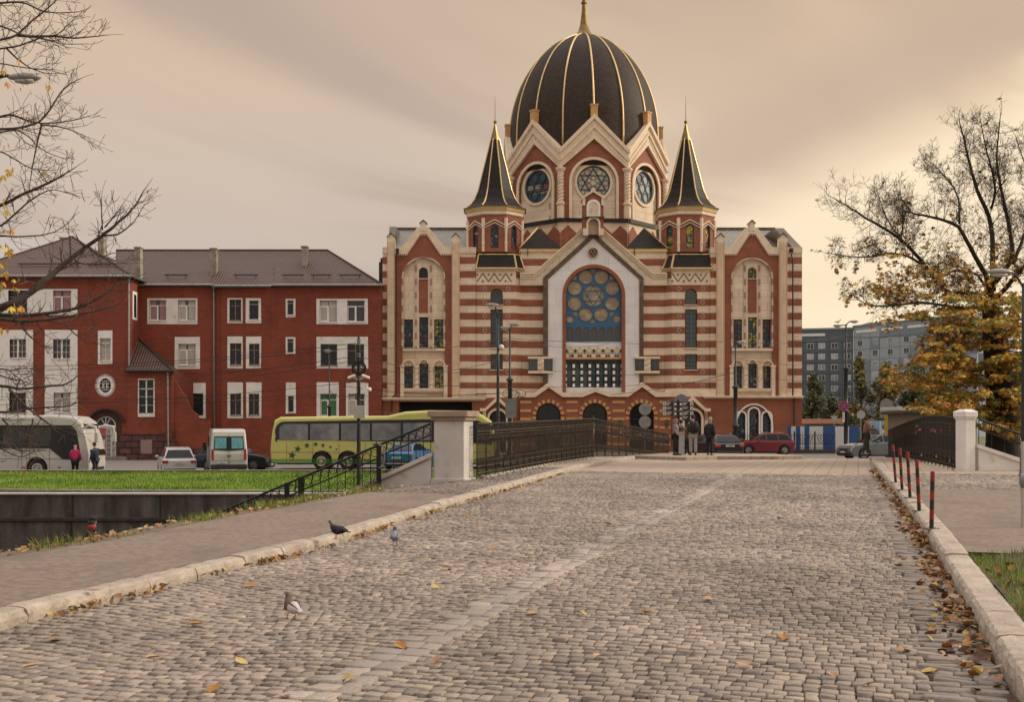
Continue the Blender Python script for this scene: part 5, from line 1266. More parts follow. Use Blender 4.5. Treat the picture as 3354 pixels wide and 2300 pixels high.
# ------------------------------------------------------------------ vehicles
def paint(name,c,metal=.2,rough=.32): return mat(name,c,rough,metal,var=.05,vs=2,coat=.6)
plate=mat('plate_white',(.5,.5,.48),.6,var=.02); plateink=mat('plate_ink',(.02,.02,.025),.6,var=0)
lampred=mat('red_lamp_lens',(.30,.012,.015),.2,var=.05,spec=.8); lampclr=mat('clear_lamp_lens',(.45,.46,.48),.15,.3,var=.1,spec=.9); chrome=mat('chrome',(.55,.55,.56),.15,1,var=0)
plastic=mat('black_plastic',(.015,.015,.017),.6,var=.1); alloy=mat('alloy_rim',(.30,.30,.31),.3,.9,var=.05); carglass=mat('car_glass',(.010,.012,.014),.08,var=.1,spec=.35)
interior=mat('dim_interior',(.01,.01,.012),.9,var=.1)
def arc(cx,cz,r,n=10): return [(cx+r*math.cos(PI*i/n),cz+r*math.sin(PI*i/n)) for i in range(n+1)]
def sides(m,poly,ws):           # loft a side outline (x,z) over half-widths: ws=[(y,scale)]
    cx=sum(p[0] for p in poly)/len(poly); cz=sum(p[1] for p in poly)/len(poly)
    rings=[[(cx+(x-cx)*k,y,cz+(z-cz)*(1-(1-k)*1.6)) for x,z in poly] for y,k in ws]
    return m.loft(rings)
def wheel(root,x,y,r,w_,rimm,spokes=5,kind='car'):
    sg=1 if y>0 else -1
    m=M(); m.loft([[(x+rr*math.cos(2*PI*j/20),y+sg*dy,r+rr*math.sin(2*PI*j/20)) for j in range(20)] for rr,dy in ((r*.62,-w_),(r*.93,-w_),(r,-w_*.85),(r,-.02*1),(r*.95,.0),(r*.66,.005),(r*.62,-.02))],cap=False)
    o=m.build('wheel',rubber,root,smooth=True)
    m=M(); m.disc((x,y-sg*.05,r),r*.64,.03,20)
    if kind=='car':
        m.disc((x,y-sg*.012,r),r*.66,.03,20,ri=r*.57)
        for k in range(spokes):
            a=2*PI*k/spokes+.3; c_,s_=math.cos(a),math.sin(a); n=(-s_*r*.07,c_*r*.07)
            P_=[(x+n[0]*1.3+c_*r*.1,r+n[1]*1.3+s_*r*.1),(x+n[0]+c_*r*.6,r+n[1]+s_*r*.6),(x-n[0]+c_*r*.6,r-n[1]+s_*r*.6),(x-n[0]*1.3+c_*r*.1,r-n[1]*1.3+s_*r*.1)]
            m.prism(P_,min(y-sg*.03,y-sg*.0),max(y-sg*.03,y))
        m.mi=[0]*20+[0]*(len(m.f)-20)
    else:
        m.disc((x,y,r),r*.60,.03,20,ri=r*.40); m.disc((x,y+sg*.03,r),r*.22,.10,14)
    m.mi=[0]*len(m.f); m.build('rim',rimm,o)
def slab(m,pts,off,sh=.0):      # glass panel a little proud of a quad
    a,b,c,d=[Vector(p) for p in pts]; n=(b-a).cross(d-a).normalized()*off; cen=(a+b+c+d)/4
    q_=[cen+(p-cen)*(1-sh)+n for p in (a,b,c,d)]; q2=[p-n*.9 for p in q_]
    return m.loft([q_,q2])
def car(name,label,pos,heading,pt,L,W,H,low,gh,wx,wr,arch_r,belt,wt,wb,pill=(),rear='hatch',rimm=None,roofrack=False,group=None,platetxt='K 704 AM',glassm_=None,cls='car'):
    """low: upper outline of the lower body rear->front; gh: greenhouse outline; nose along +x"""
    g_=glassm_ or carglass
    root=thing(name,label,cls,group=group)
    x0,x1=min(p[0] for p in low),low[-1][0]; zs=.19
    bot=[(x1-.03,.30),(x1-.10,zs)]
    for cx in sorted(wx,reverse=True): bot+= [(cx+arch_r,zs)]+[(cx+arch_r*math.cos(a),max(zs,wr+arch_r*math.sin(a)*.98)) for a in [PI*i/8 for i in range(1,8)]]+[(cx-arch_r,zs)]
    bot+=[(x0+.10,zs),(x0+.03,.32)]
    poly=low+bot
    m=M(); h=W/2; sides(m,poly,[(-h,.975),(-h+.05,.993),(-h+.12,1.0),(h-.12,1.0),(h-.05,.993),(h,.975)]); body=m.build('body',pt,root,smooth=False,bevel=.025,seg=2)
    m=M(); m.box(x0+.25,x1-.25,-h+.09,h-.09,.2,belt-.15); m.build('underbody',interior,root)
    zt=max(z for x,z in gh); zb=min(z for x,z in gh)
    wy=lambda z,o=0: wb+(wt-wb)*(z-zb)/(zt-zb)+o
    m=M(); m.loft([[(x,-wy(z),z) for x,z in gh],[(x,-wy(z)*.97,z+.0) for x,z in gh],[(x,wy(z)*.97,z) for x,z in gh],[(x,wy(z),z) for x,z in gh]]); cab=m.build('cabin',pt,root,bevel=.03,seg=2)
    # side glass
    cx=sum(x for x,z in gh)/len(gh); cz=(zt+zb)/2
    ig=[(cx+(x-cx)*.90,cz+(z-cz)*.74+.01) for x,z in gh]
    for sg in (-1,1):
        edges=sorted(pill); xs=[min(x for x,z in ig)-1]+list(edges)+[max(x for x,z in ig)+1]
        for a,b in zip(xs,xs[1:]):
            pl=clipx(ig,a+.035,b-.035)
            if len(pl)<3: continue
            m=M(); m.loft([[(x,sg*wy(z,-.01),z) for x,z in pl],[(x,sg*wy(z,.012),z) for x,z in pl]]); m.build('side_window',g_,cab)
    # screens: front edge = last segment up from the nose, rear edge = first
    r0,r1=gh[0],gh[1]; f1,f0=gh[-2],gh[-1]
    for nm,(A,B),sg in (('rear_window',(r0,r1),1),('windscreen',(f0,f1),-1)):
        m=M(); ya,yb_=wy(A[1],-.08),wy(B[1],-.08)
        k0,k1=(.10,.88); A2=(A[0]+(B[0]-A[0])*k0,A[1]+(B[1]-A[1])*k0); B2=(A[0]+(B[0]-A[0])*k1,A[1]+(B[1]-A[1])*k1)
        d=Vector((B[0]-A[0],0,B[1]-A[1])).normalized(); n=Vector((-d.z,0,d.x))*.022*sg
        q1=[Vector((A2[0],-ya,A2[1])),Vector((A2[0],ya,A2[1])),Vector((B2[0],yb_,B2[1])),Vector((B2[0],-yb_,B2[1]))]
        m.loft([[p+n for p in q1],[p-n for p in q1]]); m.build(nm,g_,cab)
    for cx in wx:
        for sg in (-1,1): wheel(root,cx,sg*(h+.005),wr,.22,rimm or alloy)
    for sg in (-1,1):
        tw_=.30 if rear!='sedan' else .16; m=M(); m.box(x0-.025,x0+.16,sg*(h-.02)-(tw_ if sg>0 else -.02)-.0,sg*(h-.02)+(.02 if sg>0 else tw_),belt-.24,belt-.07); m.build('tail_light',lampred,root,bevel=.03)
        m=M(); m.box(x1-.42,x1-.02,sg*(h-.16)-.14,sg*(h-.16)+.15,low[-2][1]-.20,low[-2][1]-.04); m.build('headlight',lampclr,root,bevel=.04)
        m=M(); xm=gh[-1][0]-.55; m.ball((xm,sg*(h+.10),belt+.09),.11,8,5,(.7,1,.75)); m.tube([(xm,sg*(h-.08),belt+.02),(xm,sg*(h+.06),belt+.07)],.025,5); m.build('mirror',pt,root)
        m=M()
        for hx in pill: m.box(hx+.12,hx+.30,sg*h-.01,sg*h+.02,belt-.17,belt-.14)
        if pill: m.build('door_handle',pt,root)
        m=M(); 
        for hx in list(pill)+[gh[-1][0]-.35]: m.box(hx-.006,hx+.006,sg*h-.012,sg*h+.002,.35,belt-.02)
        m.build('door_seam',plastic,root)
        m=M(); m.box(x0+.9,x1-.95,sg*h-.03,sg*h+.012,.19,.29); m.build('sill_trim',plastic,root)
    m=M(); m.box(x0-.035,x0+.08,-h+.06,h-.06,.22,.50); m.build('bumper',plastic,root,bevel=.04)
    m=M(); m.box(x0-.045,x0,-h+.25,h-.25,.33,.38); m.build('bumper_strip',chrome,root)
    m=M(); m.box(x1-.10,x1+.03,-h+.16,h-.16,.24,.42); m.build('bumper',plastic,root,bevel=.04)
    m=M(); m.box(x1-.05,x1+.02,-.42,.42,.50,.64); m.build('grille',plastic,root,bevel=.02)
    zp=.80 if rear!='sedan' else .66
    m=M(); m.box(x0-.035,x0,-.26,.26,zp-.055,zp+.055); p_=m.build('number_plate',plate,root)
    text(platetxt,.085,(x0-.04,0,zp),(R(90),0,R(-90)),plateink,'number',p_)
    m=M(); m.box(x1+.03,x1+.04,-.26,.26,.38,.49); m.build('number_plate',plate,root)
    if roofrack:
        for sg in (-1,1): m=M(); m.tube([(gh[1][0]+.3,sg*(wt-.05),zt+.0),(gh[1][0]+.45,sg*(wt-.05),zt+.05),(gh[-2][0]-.35,sg*(wt-.05),zt+.05),(gh[-2][0]-.2,sg*(wt-.05),zt)],.018,5); m.build('roof_rail',chrome,root)
    root.location=pos; root.rotation_euler=(0,0,heading); return root
def clipx(poly,a,b):
    def cl(p,f,inter):
        out=[]
        for i in range(len(p)):
            q1,q2=p[i],p[(i+1)%len(p)]
            if f(q1): out.append(q1)
            if f(q1)!=f(q2): out.append(inter(q1,q2))
        return out
    def at(xv): return lambda p,q:(xv,p[1]+(q[1]-p[1])*(xv-p[0])/(q[0]-p[0]))
    p=cl(poly,lambda q:q[0]>=a,at(a))
    return cl(p,lambda q:q[0]<=b,at(b)) if p else []
def gpos(u,y,dz=0): x=X(u,y); return (x,y,ZT(x,y)+dz)
suv_low=[(-2.2,.55),(-2.24,.95),(-2.12,1.02),(.95,1.04),(1.35,1.03),(2.02,.90),(2.22,.72),(2.26,.5)]
suv_gh=[(-2.12,1.02),(-1.72,1.58),(-1.2,1.66),(-.3,1.67),(.30,1.60),(1.12,1.03)]
car('parked_car','maroon red crossover car driving left past the fence of the synagogue',gpos(2502,88),PI-.02,paint('maroon_paint',(.17,.012,.025)),4.5,1.85,1.66,suv_low,suv_gh,(-1.42,1.36),.36,.43,1.03,.60,.83,(-.95,-.05),roofrack=True)
car('parked_car','white crossover car seen from behind, left of the white minibus',(X(580,62.2)-.7,64.4,ZT(-19,64)),R(111),paint('white_car_paint',(.50,.50,.51),.1),4.6,1.82,1.7,suv_low,suv_gh,(-1.42,1.36),.36,.43,1.03,.62,.83,(-.95,-.05),platetxt='O 279 TX')
car('parked_car','dark blue-black car half hidden behind the white minibus',gpos(772,70),R(-3),paint('ink_blue_paint',(.012,.016,.028)),4.5,1.85,1.62,suv_low,suv_gh,(-1.42,1.36),.36,.43,1.03,.60,.83,(-.95,-.05))
sed_low=[(-2.15,.52),(-2.2,.88),(-2.08,.97),(-1.45,1.0),(.9,.95),(1.3,.93),(1.98,.80),(2.18,.66),(2.22,.45)]
sed_gh=[(-1.75,.98),(-1.12,1.36),(-.5,1.44),(.25,1.42),(1.1,.94)]
x_=X(1330,60.5)
car('parked_car','blue saloon car seen from behind in front of the yellow coach',(x_,62.5,ZT(x_,62.5)+.08),R(77),paint('blue_car_paint',(.02,.13,.32)),4.4,1.72,1.44,sed_low,sed_gh,(-1.3,1.38),.31,.38,.96,.56,.78,(-.85,.05),rear='sedan',platetxt='K 152 MC')
wag_low=[(-2.3,.5),(-2.34,.9),(-2.2,.98),(.9,.97),(1.3,.95),(2.0,.82),(2.25,.66),(2.3,.45)]
wag_gh=[(-2.24,.97),(-1.78,1.38),(-1.2,1.44),(.2,1.43),(1.08,.96)]
car('parked_car','black estate car waiting behind the people at the end of the bridge',(X(2330,65.3),65.3,ZN(65.3)),R(106),paint('black_car_paint',(.010,.010,.012)),4.6,1.8,1.44,wag_low,wag_gh,(-1.4,1.4),.32,.39,.96,.58,.80,(-.95,.0),roofrack=True,platetxt='A 643 OP')
car('parked_car','silver grey saloon car facing left beyond the end of the right-hand bridge railing',(X(2875,66.5),66.5,ZN(66.5)),R(192),paint('steel_grey_paint',(.13,.15,.17),.7),4.8,1.86,1.46,sed_low,sed_gh,(-1.3,1.38),.33,.40,.96,.58,.80,(-.85,.05),rear='sedan')
# silver-white panel van seen from behind
def van():
    root=thing('van','white high-roofed minibus seen from behind, blue curtains in its rear windows','van')
    pt=paint('van_white',(.47,.46,.45),.1)
    W=2.0;h=W/2;L=5.6
    prof=[(-2.8,.42),(-2.84,1.15),(-2.78,1.5),(-2.62,2.35),(-2.45,2.52),(.9,2.55),(1.35,2.42),(1.9,1.6),(2.75,1.15),(2.85,.5)]
    bot=[(2.8,.3)]
    for cx in (2.0,-1.7): bot+=[(cx+.42,.3)]+[(cx+.42*math.cos(a),max(.3,.36+.42*math.sin(a))) for a in [PI*i/8 for i in range(1,8)]]+[(cx-.42,.3)]
    bot+=[(-2.78,.3)]
    poly=prof+bot
    m=M(); rings=[]
    for y,k in ((-h,0),(-h+.07,1),(h-.07,1),(h,0)):
        rings.append([(x+(0 if k else (.05 if x<0 else -.05)),y*(1-.10*max(0,z-1.15)/1.35),z-(0 if k or z<2.3 else .08)) for x,z in poly])
    m.loft(rings); m.build('body',pt,root,bevel=.03)
    # rear windows + door gap follow the slanting back
    bx=lambda z:-2.84+(.06*(z-1.15)/.35 if z<1.5 else .06+.16*(z-1.5)/.85)-.012
    yw=lambda z:.82-.06*(z-1.3)
    m=M(); A=[(bx(z),s*yw(z),z) for z,s in ((1.38,-1),(1.32,0),(1.38,1),(2.12,1),(2.12,-1))]
    m.loft([[(p[0]-.012,p[1],p[2]) for p in A],[(p[0]+.02,p[1],p[2]) for p in A]]); w_=m.build('rear_window',carglass,root)
    for s in (-1,1):
        m=M(); A=[(bx(z)-.02,s*y*(1-.04*(z-1.3)),z) for z,y in ((1.45,.76),(1.45,.14),(2.05,.14),(2.05,.76))]; m.loft([A,[(p[0]+.012,p[1],p[2]) for p in A]]); m.build('curtain',mat('teal_curtain',(.09,.27,.32),.7,var=.3,vs=6,aniso=(1,5,.3)),w_)
        m=M(); m.box(-2.86,-2.74,s*.87-.07,s*.87+.07,.82,1.42); m.build('tail_light',lampred,root,bevel=.02)
        m=M(); m.box(.8,1.4,s*h*.93-.02,s*h*.97+.01,1.5,2.1); m.build('side_window',carglass,root)
        m=M(); m.box(1.35,1.5,s*(h+.18)-.1,s*(h+.18)+.1,1.3,1.75); m.build('mirror',plastic,root,bevel=.03)
        for cx in (2.0,-1.7): wheel(root,cx,s*(h-.01),.35,.24,galv)
    m=M(); m.box(-2.92,-2.72,-h+.02,h-.02,.32,.58); m.build('bumper',plastic,root,bevel=.05)
    m=M(); m.box(-2.865,-2.84,-.008,.008,.6,2.3); m.box(-2.862,-2.84,-.85,.85,.79,.80); m.build('door_seam',plastic,root)
    m=M(); m.box(-2.88,-2.83,-.12,.12,1.02,1.06); m.build('door_handle',plastic,root)
    m=M(); m.box(-2.885,-2.85,.12,.64,.62,.74); p_=m.build('number_plate',plate,root); text('P 537 AC',.085,(-2.89,.38,.68),(R(90),0,R(-90)),plateink,'number',p_)
    m=M(); m.box(-2.6,2.6,-h+.12,h-.12,.3,1.2); m.build('underbody',interior,root)
    root.location=(X(724,63.6),63.6+1.2,ZT(X(743,63),63)); root.rotation_euler=(0,0,R(107))
van()
def coach(name,label,L,H,pt,winm,pos,heading,hump,wheels,stars=False,band_=None,pillars=8,nose='new'):
    root=thing(name,label,'coach'); W=2.55; h=W/2; a=-L/2; b=L/2
    top=[(a+.05,.5),(a,1.2),(a+.10,2.2),(a+.25,H-.32),(a+.6,H-.12)]+hump+[(b-.95,H-.05),(b-.5,H-.35),(b-.18,H-1.3),(b-.02,1.35),(b,.6),(b-.05,.35)]
    bot=[]
    for cx in sorted(wheels,reverse=True): bot+=[(cx+.62,.35)]+[(cx+.62*math.cos(t),max(.35,.5+.62*math.sin(t))) for t in [PI*i/10 for i in range(1,10)]]+[(cx-.62,.35)]
    bot=[p for i,p in enumerate(bot)]
    m=M(); rings=[]
    for y,k in ((-h,0),(-h+.05,.6),(-h+.16,1),(h-.16,1),(h-.05,.6),(h,0)):
        rings.append([((x*(1-.012*(1-k))),y*(1-.05*max(0,z-2.0)/1.5),z-(.16*(1-k) if z>H-.5 else 0)) for x,z in top+bot+[(a+.1,.35)]])
    m.loft(rings); body=m.build('body',pt,root,bevel=.03)
    m=M(); m.box(a+.4,b-.4,-h+.16,h-.16,.3,1.3); m.build('underbody',interior,root)
    z0,z1=1.62,H-.52 if H>3.4 else 2.85
    for s in (-1,1):
        f=lambda z:s*(h*(1-.05*max(0,z-2.0)/1.5)+.012)
        n=8; outl=[(a+.30+.55*(1-math.cos(t)),z1-.6+.6*math.sin(t)) for t in [PI/2*i/n for i in range(n+1)]]
        if nose=='new': pl=[(a+.3,z0)]+outl+[(b-1.05,z1-.02),(b-.75,z1-.35),(b-.48,1.0),(b-1.5,1.0),(b-2.25,z0)]
        else: pl=[(a+.3,z0+.15),(a+.42,z0)]+[(x,z) for x,z in outl][::1]+[(b-1.6,z1+.18),(b-.6,z1-.2),(b-.4,1.5),(b-2.3,z0)]
        m=M(); m.loft([[(x,f(z)-s*.02,z) for x,z in pl],[(x,f(z),z) for x,z in pl]]); wb_=m.build('window_band',plastic,root)
        x=a+.55; k=0; step=(L-2.6)/pillars
        for k in range(pillars):
            xa=a+.5+k*step+.07; xb=xa+step-.14; cl=clipx([(px,pz) for px,pz in [(a+.5,z0+.12),(a+.5,z1-.5),(a+.62,z1-.3),(a+.85,z1-.15),(b-1.9,z1-.15+ (0 if nose=='new' else .1)),(b-1.9,z0+.12)]],xa,xb)
            if len(cl)<3: continue
            m=M(); m.loft([[(px,f(pz)+s*.002,pz) for px,pz in cl],[(px,f(pz)+s*.01,pz) for px,pz in cl]]); m.build('window',winm,wb_)
        m=M(); cl=[(b-1.75,z1-.25),(b-1.15,z1-.25),(b-.7,1.15),(b-1.45,1.15)] if nose=='new' else [(b-1.8,z1-.1),(b-.8,z1-.3),(b-.6,1.7),(b-1.8,1.7)]
        m.loft([[(px,f(pz)+s*.002,pz) for px,pz in cl],[(px,f(pz)+s*.01,pz) for px,pz in cl]]); m.build('driver_window',carglass,wb_)
        m=M(); x=a+1.0
        while x<b-1.5: m.box(x-.008,x+.008,s*h-.01,s*h+.004,.4,z0-.05); x+=1.55
        m.box(a+.1,b-.4,s*h-.01,s*h+.005,1.02,1.04); m.build('panel_seam',mat('seam_grey',(.08,.08,.07),.7),root)
        m=M()
        for x in np.arange(a+1.3,b-1.5,2.0): m.cut().box(x-.08,x+.08,s*h-.01,s*h+.012,.52,.60)
        m.build('reflector',mat('amber_reflector',(.35,.06,.02),.4),root)
        if stars:
            m=M(); m.box(a+.05,b-.2,s*h-.01,s*h+.006,.36,.44); m.box(a+.05,b-.2,s*h-.01,s*h+.006,.49,.54); m.box(a+.05,b-.2,s*h-.01,s*h+.006,.58,.62); m.build('green_stripe',mat('green_livery',(.01,.16,.04),.4),root)
            m=M()
            for sx,sz,sr in ((a+1.32,.95-.1,.27),(a+1.65,1.22,.24),(a+2.2,1.38+.05,.20),(a+2.72,1.5,.17),(a+3.15,1.44,.15),(a+3.6,1.34,.11),(a+3.95,1.2,.08),(a+6.3,1.42,.26)):
                st_=[(sx+(sr if i%2==0 else sr*.42)*math.sin(i*PI/5+.15),sz+(sr if i%2==0 else sr*.42)*math.cos(i*PI/5+.15)) for i in range(10)]
                m.cut().loft([[(px,s*h-.005,pz) for px,pz in st_],[(px,s*h+.008,pz) for px,pz in st_]])
            m.build('star_decal',mat('dark_green_livery',(.008,.075,.03),.4),root)
        # mirror arm
        m=M(); xm=b-.55; m.tube([(xm,s*(h-.25),H-.75),(b-.05,s*(h-.05),H-.55),(b+.35,s*(h+.1),H-.65),(b+.42,s*(h+.14),H-1.0)],[.06,.09,.10,.07],6); m.box(b+.32,b+.52,s*(h+.14)-.09,s*(h+.14)+.09,H-1.5,H-.95); m.build('mirror',pt if nose=='new' else plastic,root,bevel=.03)
        m=M(); m.box(b-.42,b-.02,s*(h-.25)-.16,s*(h-.25)+.2,.62,.95); m.build('headlight',lampclr,root,bevel=.05)
        m=M(); m.box(a-.03,a+.1,s*(h-.2)-.09,s*(h-.2)+.09,.6,1.4); m.build('tail_light',lampred,root,bevel=.03)
        for cx in wheels: wheel(root,cx,s*(h-.03),.5,.28,mat('cream_hub',(.42,.38,.26),.5,.2) if stars else mat('pale_hub',(.40,.38,.34),.5,.2),kind='bus')
    m=M(); q1=[Vector((b-.47,-h*.84,H-.48)),Vector((b-.47,h*.84,H-.48)),Vector((b+.0,h*.9,1.2)),Vector((b+.0,-h*.9,1.2))]; n=Vector((.03,0,.01)); m.loft([[p+n for p in q1],[p-n*3 for p in q1]]); m.build('windscreen',carglass,root)
    m=M(); m.box(b-.2,b+.03,-.9,.9,.4,.55); m.build('bumper',plastic,root,bevel=.03)
    root.location=pos; root.rotation_euler=(0,0,heading); return root
ywin=mat('coach_reflecting_window',(.10,.10,.11),.08,var=.5,vs=1.5,spec=.9,col2=(.22,.21,.21),c2s=.9); wwin=mat('coach_dark_window',(.02,.022,.024),.08,var=.3,vs=1.5,spec=.5,col2=(.06,.045,.03),c2s=1.2)
Lw=11.0; yb_=64.2
coach('coach','white touring coach with dark windows parked before the brick house',Lw,3.45,mat('coach_white',(.46,.44,.42),.35,var=.06,vs=1,coat=.4),wwin,(X(318,yb_-1.27)-Lw/2-.4,yb_,ZT(-24,yb_)),0,[(-2,3.42),(2.2,3.45),(3.2,3.5),(4.0,3.46)],(-2.6,2.55),pillars=6)
Ly=13.6; yy_=68.2
coach('coach','pale yellow touring coach with dark green stars and stripes along its side',Ly,3.25,mat('coach_yellow',(.48,.46,.13),.38,.1,var=.08,vs=.8,coat=.4),ywin,(X(881,yy_-1.27)+Ly/2+.05,yy_,ZT(-12,yy_)),R(-.5),[(.2,3.20),(1.2,3.44),(2.6,3.52),(4.8,3.50),(5.5,3.40)],(-3.75,-2.2,3.9),stars=True,pillars=6,nose='old')

# ------------------------------------------------------------------ people
skinm=mat('skin',(.45,.26,.19),.55,var=.06,vs=10)
def skinned(name,chains,mt,parent,sub=1,root=None):
    """chains: list of [(pos,r),...]; a chain may start with the index tuple (chain,i) of an earlier vertex"""
    vs=[];es=[];rs=[];idx={}
    for ci,c in enumerate(chains):
        prev=None
        for i,p in enumerate(c):
            if isinstance(p,tuple) and len(p)==3 and p[0]=='@': prev=idx[(p[1],p[2])]; continue
            pos,r=p; k=len(vs); vs.append(tuple(pos)); rs.append(r); idx[(ci,i)]=k
            if prev is not None: es.append((prev,k))
            prev=k
    me=bpy.data.meshes.new(name); me.from_pydata(vs,es,[]); me.materials.append(mt)
    o=bpy.data.objects.new(name,me); COL.objects.link(o)
    sk=o.modifiers.new('skin','SKIN'); sk.use_smooth_shade=True; sk.branch_smoothing=.3
    L_=me.skin_vertices[0].data
    for i,r in enumerate(rs): L_[i].radius=(r,r) if not isinstance(r,tuple) else r; L_[i].use_root=(i==0)
    sb=o.modifiers.new('sub','SUBSURF'); sb.levels=sub; sb.render_levels=sub
    if parent: o.parent=parent
    return o
def person(label,pos,heading,H=1.75,coat=(.1,.1,.1),trousers=(.02,.02,.025),hair=(.05,.035,.025),legs=((0,.0),(0,.0)),arms=(((.06,-.28),(.10,-.24)),((.06,-.28),(.10,-.24))),head_tilt=0,coatlen=.0,hood=False,cap=False,lean=0,bulk=1.0,bald=False,pack=None,hoodc=None,skirt=0):
    """facing +x locally; y left. legs: (foot forward, knee bend) per side; arms: offsets of elbow and hand (forward, down) from the joint above"""
    root=thing('person',label,'person'); k=H/1.75
    V=lambda x,y,z: Vector((x*k,y*k,z*k))
    lx=lambda z: lean*max(0,z-.9)
    hip=V(0,0,.95); ch=[]
    ch.append([(hip,.11*k),(V(lx(1.15),0,1.13),.105*k),(V(lx(1.35),0,1.34),.125*k),(V(lx(1.45),0,1.44),.085*k),(V(lx(1.5)+.01,0,1.50),.052*k),(V(lx(1.55)+.02+head_tilt*.3,0,1.57),.066*k),(V(lx(1.62)+.03+head_tilt*.7,0,1.64),.088*k),(V(lx(1.68)+.02+head_tilt,0,1.715),.070*k)])
    hands=[]; legch=[]; armch=[]
    for s,(ff,kb) in zip((1,-1),legs):
        j=[(V(.0,s*.095,.88),.088*k),(V(ff*.5+kb,s*.10,.50),.058*k),(V(ff,s*.10,.10),.040*k),(V(ff+.03,s*.105,.04),.038*k),(V(ff+.15,s*.12,.028),.030*k)]
        legch.append(j); ch.append([('@',0,0)]+j)
    for s,((ex,ez),(hx,hz)) in zip((1,-1),arms):
        sh=V(lx(1.42),s*.185,1.41); el=sh+V(ex,s*.045,ez); ha=el+V(hx,-s*.03,hz)
        armch.append([(sh,.058*k),(el,.043*k),(ha,.030*k)])
        ch.append([('@',0,2)]+armch[-1]+[(ha+(ha-el).normalized()*.05*k,.032*k)])
        ci=len(ch)-1; d=(ha-el).normalized(); side=Vector((0,1,0)) if abs(d.z)<.8 else Vector((1,0,0)); base=ha+d*.05*k
        for q in range(4):
            off=side*((q-1.5)*.017*k); ln=(.055,.068,.064,.048)[q]*k
            ch.append([('@',ci,4),(base+off+d*.03*k,.0095*k),(base+off+d*(.03*k+ln*.5)+Vector((0,-s*.008,0)),.0085*k),(base+off+d*(.03*k+ln)+Vector((0,-s*.022,0)),.007*k)])
        ch.append([('@',ci,3),(ha+side*.034*k+d*.02*k,.010*k),(ha+side*.042*k+d*.055*k,.008*k)])
    # nose and ears as short chains off the head
    hc=ch[0][6][0]
    ch.append([('@',0,6),(hc+V(.085,0,-.005),.020*k),(hc+V(.10,0,-.02),.010*k)])
    for s in (1,-1): ch.append([('@',0,6),(hc+V(0,s*.078,.0),.018*k),(hc+V(-.01,s*.092,.01),.012*k)])
    body=skinned('body',ch,skinm,root)
    cm=mat('cloth_%d'%(abs(hash(coat))%99999),coat,.9,var=.15,vs=8,bump=.2,bs=40); tm=mat('cloth_%d'%(abs(hash(trousers))%99999),trousers,.9,var=.12,vs=8)
    # trousers
    t=[[(hip+V(0,0,-.02),.135*k*bulk)]]
    for l in legch: t.append([('@',0,0),(l[0][0],.105*k*bulk),(l[1][0],.078*k),(l[2][0]+V(0,0,.0),.062*k)])
    skinned('trousers',t,tm,root)
    b=bulk; low=.86-coatlen
    c=[[(V(lx(low),0,low),(.165*k*b,.185*k*b)),(V(lx(1.05),0,1.05),(.15*k*b,.17*k*b)),(V(lx(1.3),0,1.3),(.155*k*b,.185*k*b)),(V(lx(1.42),0,1.43),(.11*k*b,.14*k*b)),(V(lx(1.48),0,1.50),.075*k*b)]]
    for a in armch: c.append([('@',0,2),(a[0][0],.088*k*b),(a[1][0],.066*k*b),(a[2][0],.052*k*b)])
    if hood: c.append([('@',0,4),(hc+V(-.02,0,.0),.135*k),(hc+V(-.03,0,.06),.11*k)])
    skinned('jacket',c,cm,root)
    # shoes
    for l in legch:
        m=M(); p=l[3][0]; m.loft([[(p.x+dx,p.y+dy*w_,max(.0,z)) for dy,z in ((-.045,0),(.045,0),(.05,.05),(.02,zz),(-.02,zz),(-.05,.05))] for dx,w_,zz in ((-.09*k,.8,.10),(-.02,1,.12),(.08,1,.075),(.17*k,.85,.05),(.20*k,.5,.035))]); m.build('shoe',mat('shoe_black',(.015,.013,.012),.6),root,smooth=True)
    # hair / cap / bun
    hm=mat('hair_%d'%(abs(hash(hair))%99999),hair,.8,var=.3,vs=30)
    if not hood and not bald:
        m=M(); n=12
        m.loft([[(hc.x-.012*k+rr*math.cos(2*PI*j/n),hc.y+rr*.92*math.sin(2*PI*j/n),hc.z+zz-(.05*k if math.cos(2*PI*j/n)<.2 and i<3 else 0)) for j in range(n)] for i,(rr,zz) in enumerate(((.094*k,.015*k),(.102*k,.04*k),(.10*k,.075*k),(.078*k,.112*k),(.035*k,.132*k)))]); m.build('hair',hm,root,smooth=True)
    if cap:
        m=M(); m.lathe([(.096*k,.0),(.104*k,.03*k),(.098*k,.06*k),(.07*k,.085*k),(.01,.09*k)],(hc.x-.005,hc.y,hc.z+.045*k),14)
        m.loft([[(hc.x+.06*k,hc.y+a,hc.z+.055*k) for a in (-.08*k,0,.08*k)]+[(hc.x+.17*k,hc.y+a,hc.z+.04*k) for a in (.05*k,0,-.05*k)],[(hc.x+.06*k,hc.y+a,hc.z+.065*k) for a in (-.08*k,0,.08*k)]+[(hc.x+.17*k,hc.y+a,hc.z+.05*k) for a in (.05*k,0,-.05*k)]]); m.build('cap',mat('cap_cloth',(.012,.012,.014),.8),root,smooth=True)
    if pack:
        m=M(); m.loft([[( -.17*k-d*.16*k+lx(z/k), yy*k, z) for yy in (-.15,-.08,.08,.15)] +[( -.10*k+lx(z/k),yy*k,z) for yy in (.15,-.15)] for z,d in ((.98*k,.55),(1.08*k,1.0),(1.28*k,1.05),(1.42*k,.7),(1.47*k,.3))]); bp_=m.build('backpack',mat('backpack_cloth',pack,.8,var=.2,vs=8),root,smooth=True)
    root.location=pos; root.rotation_euler=(0,0,heading); root.scale=(1.06,)*3; return root
yc=52.6
def gz(y): return ZN(y)+.15
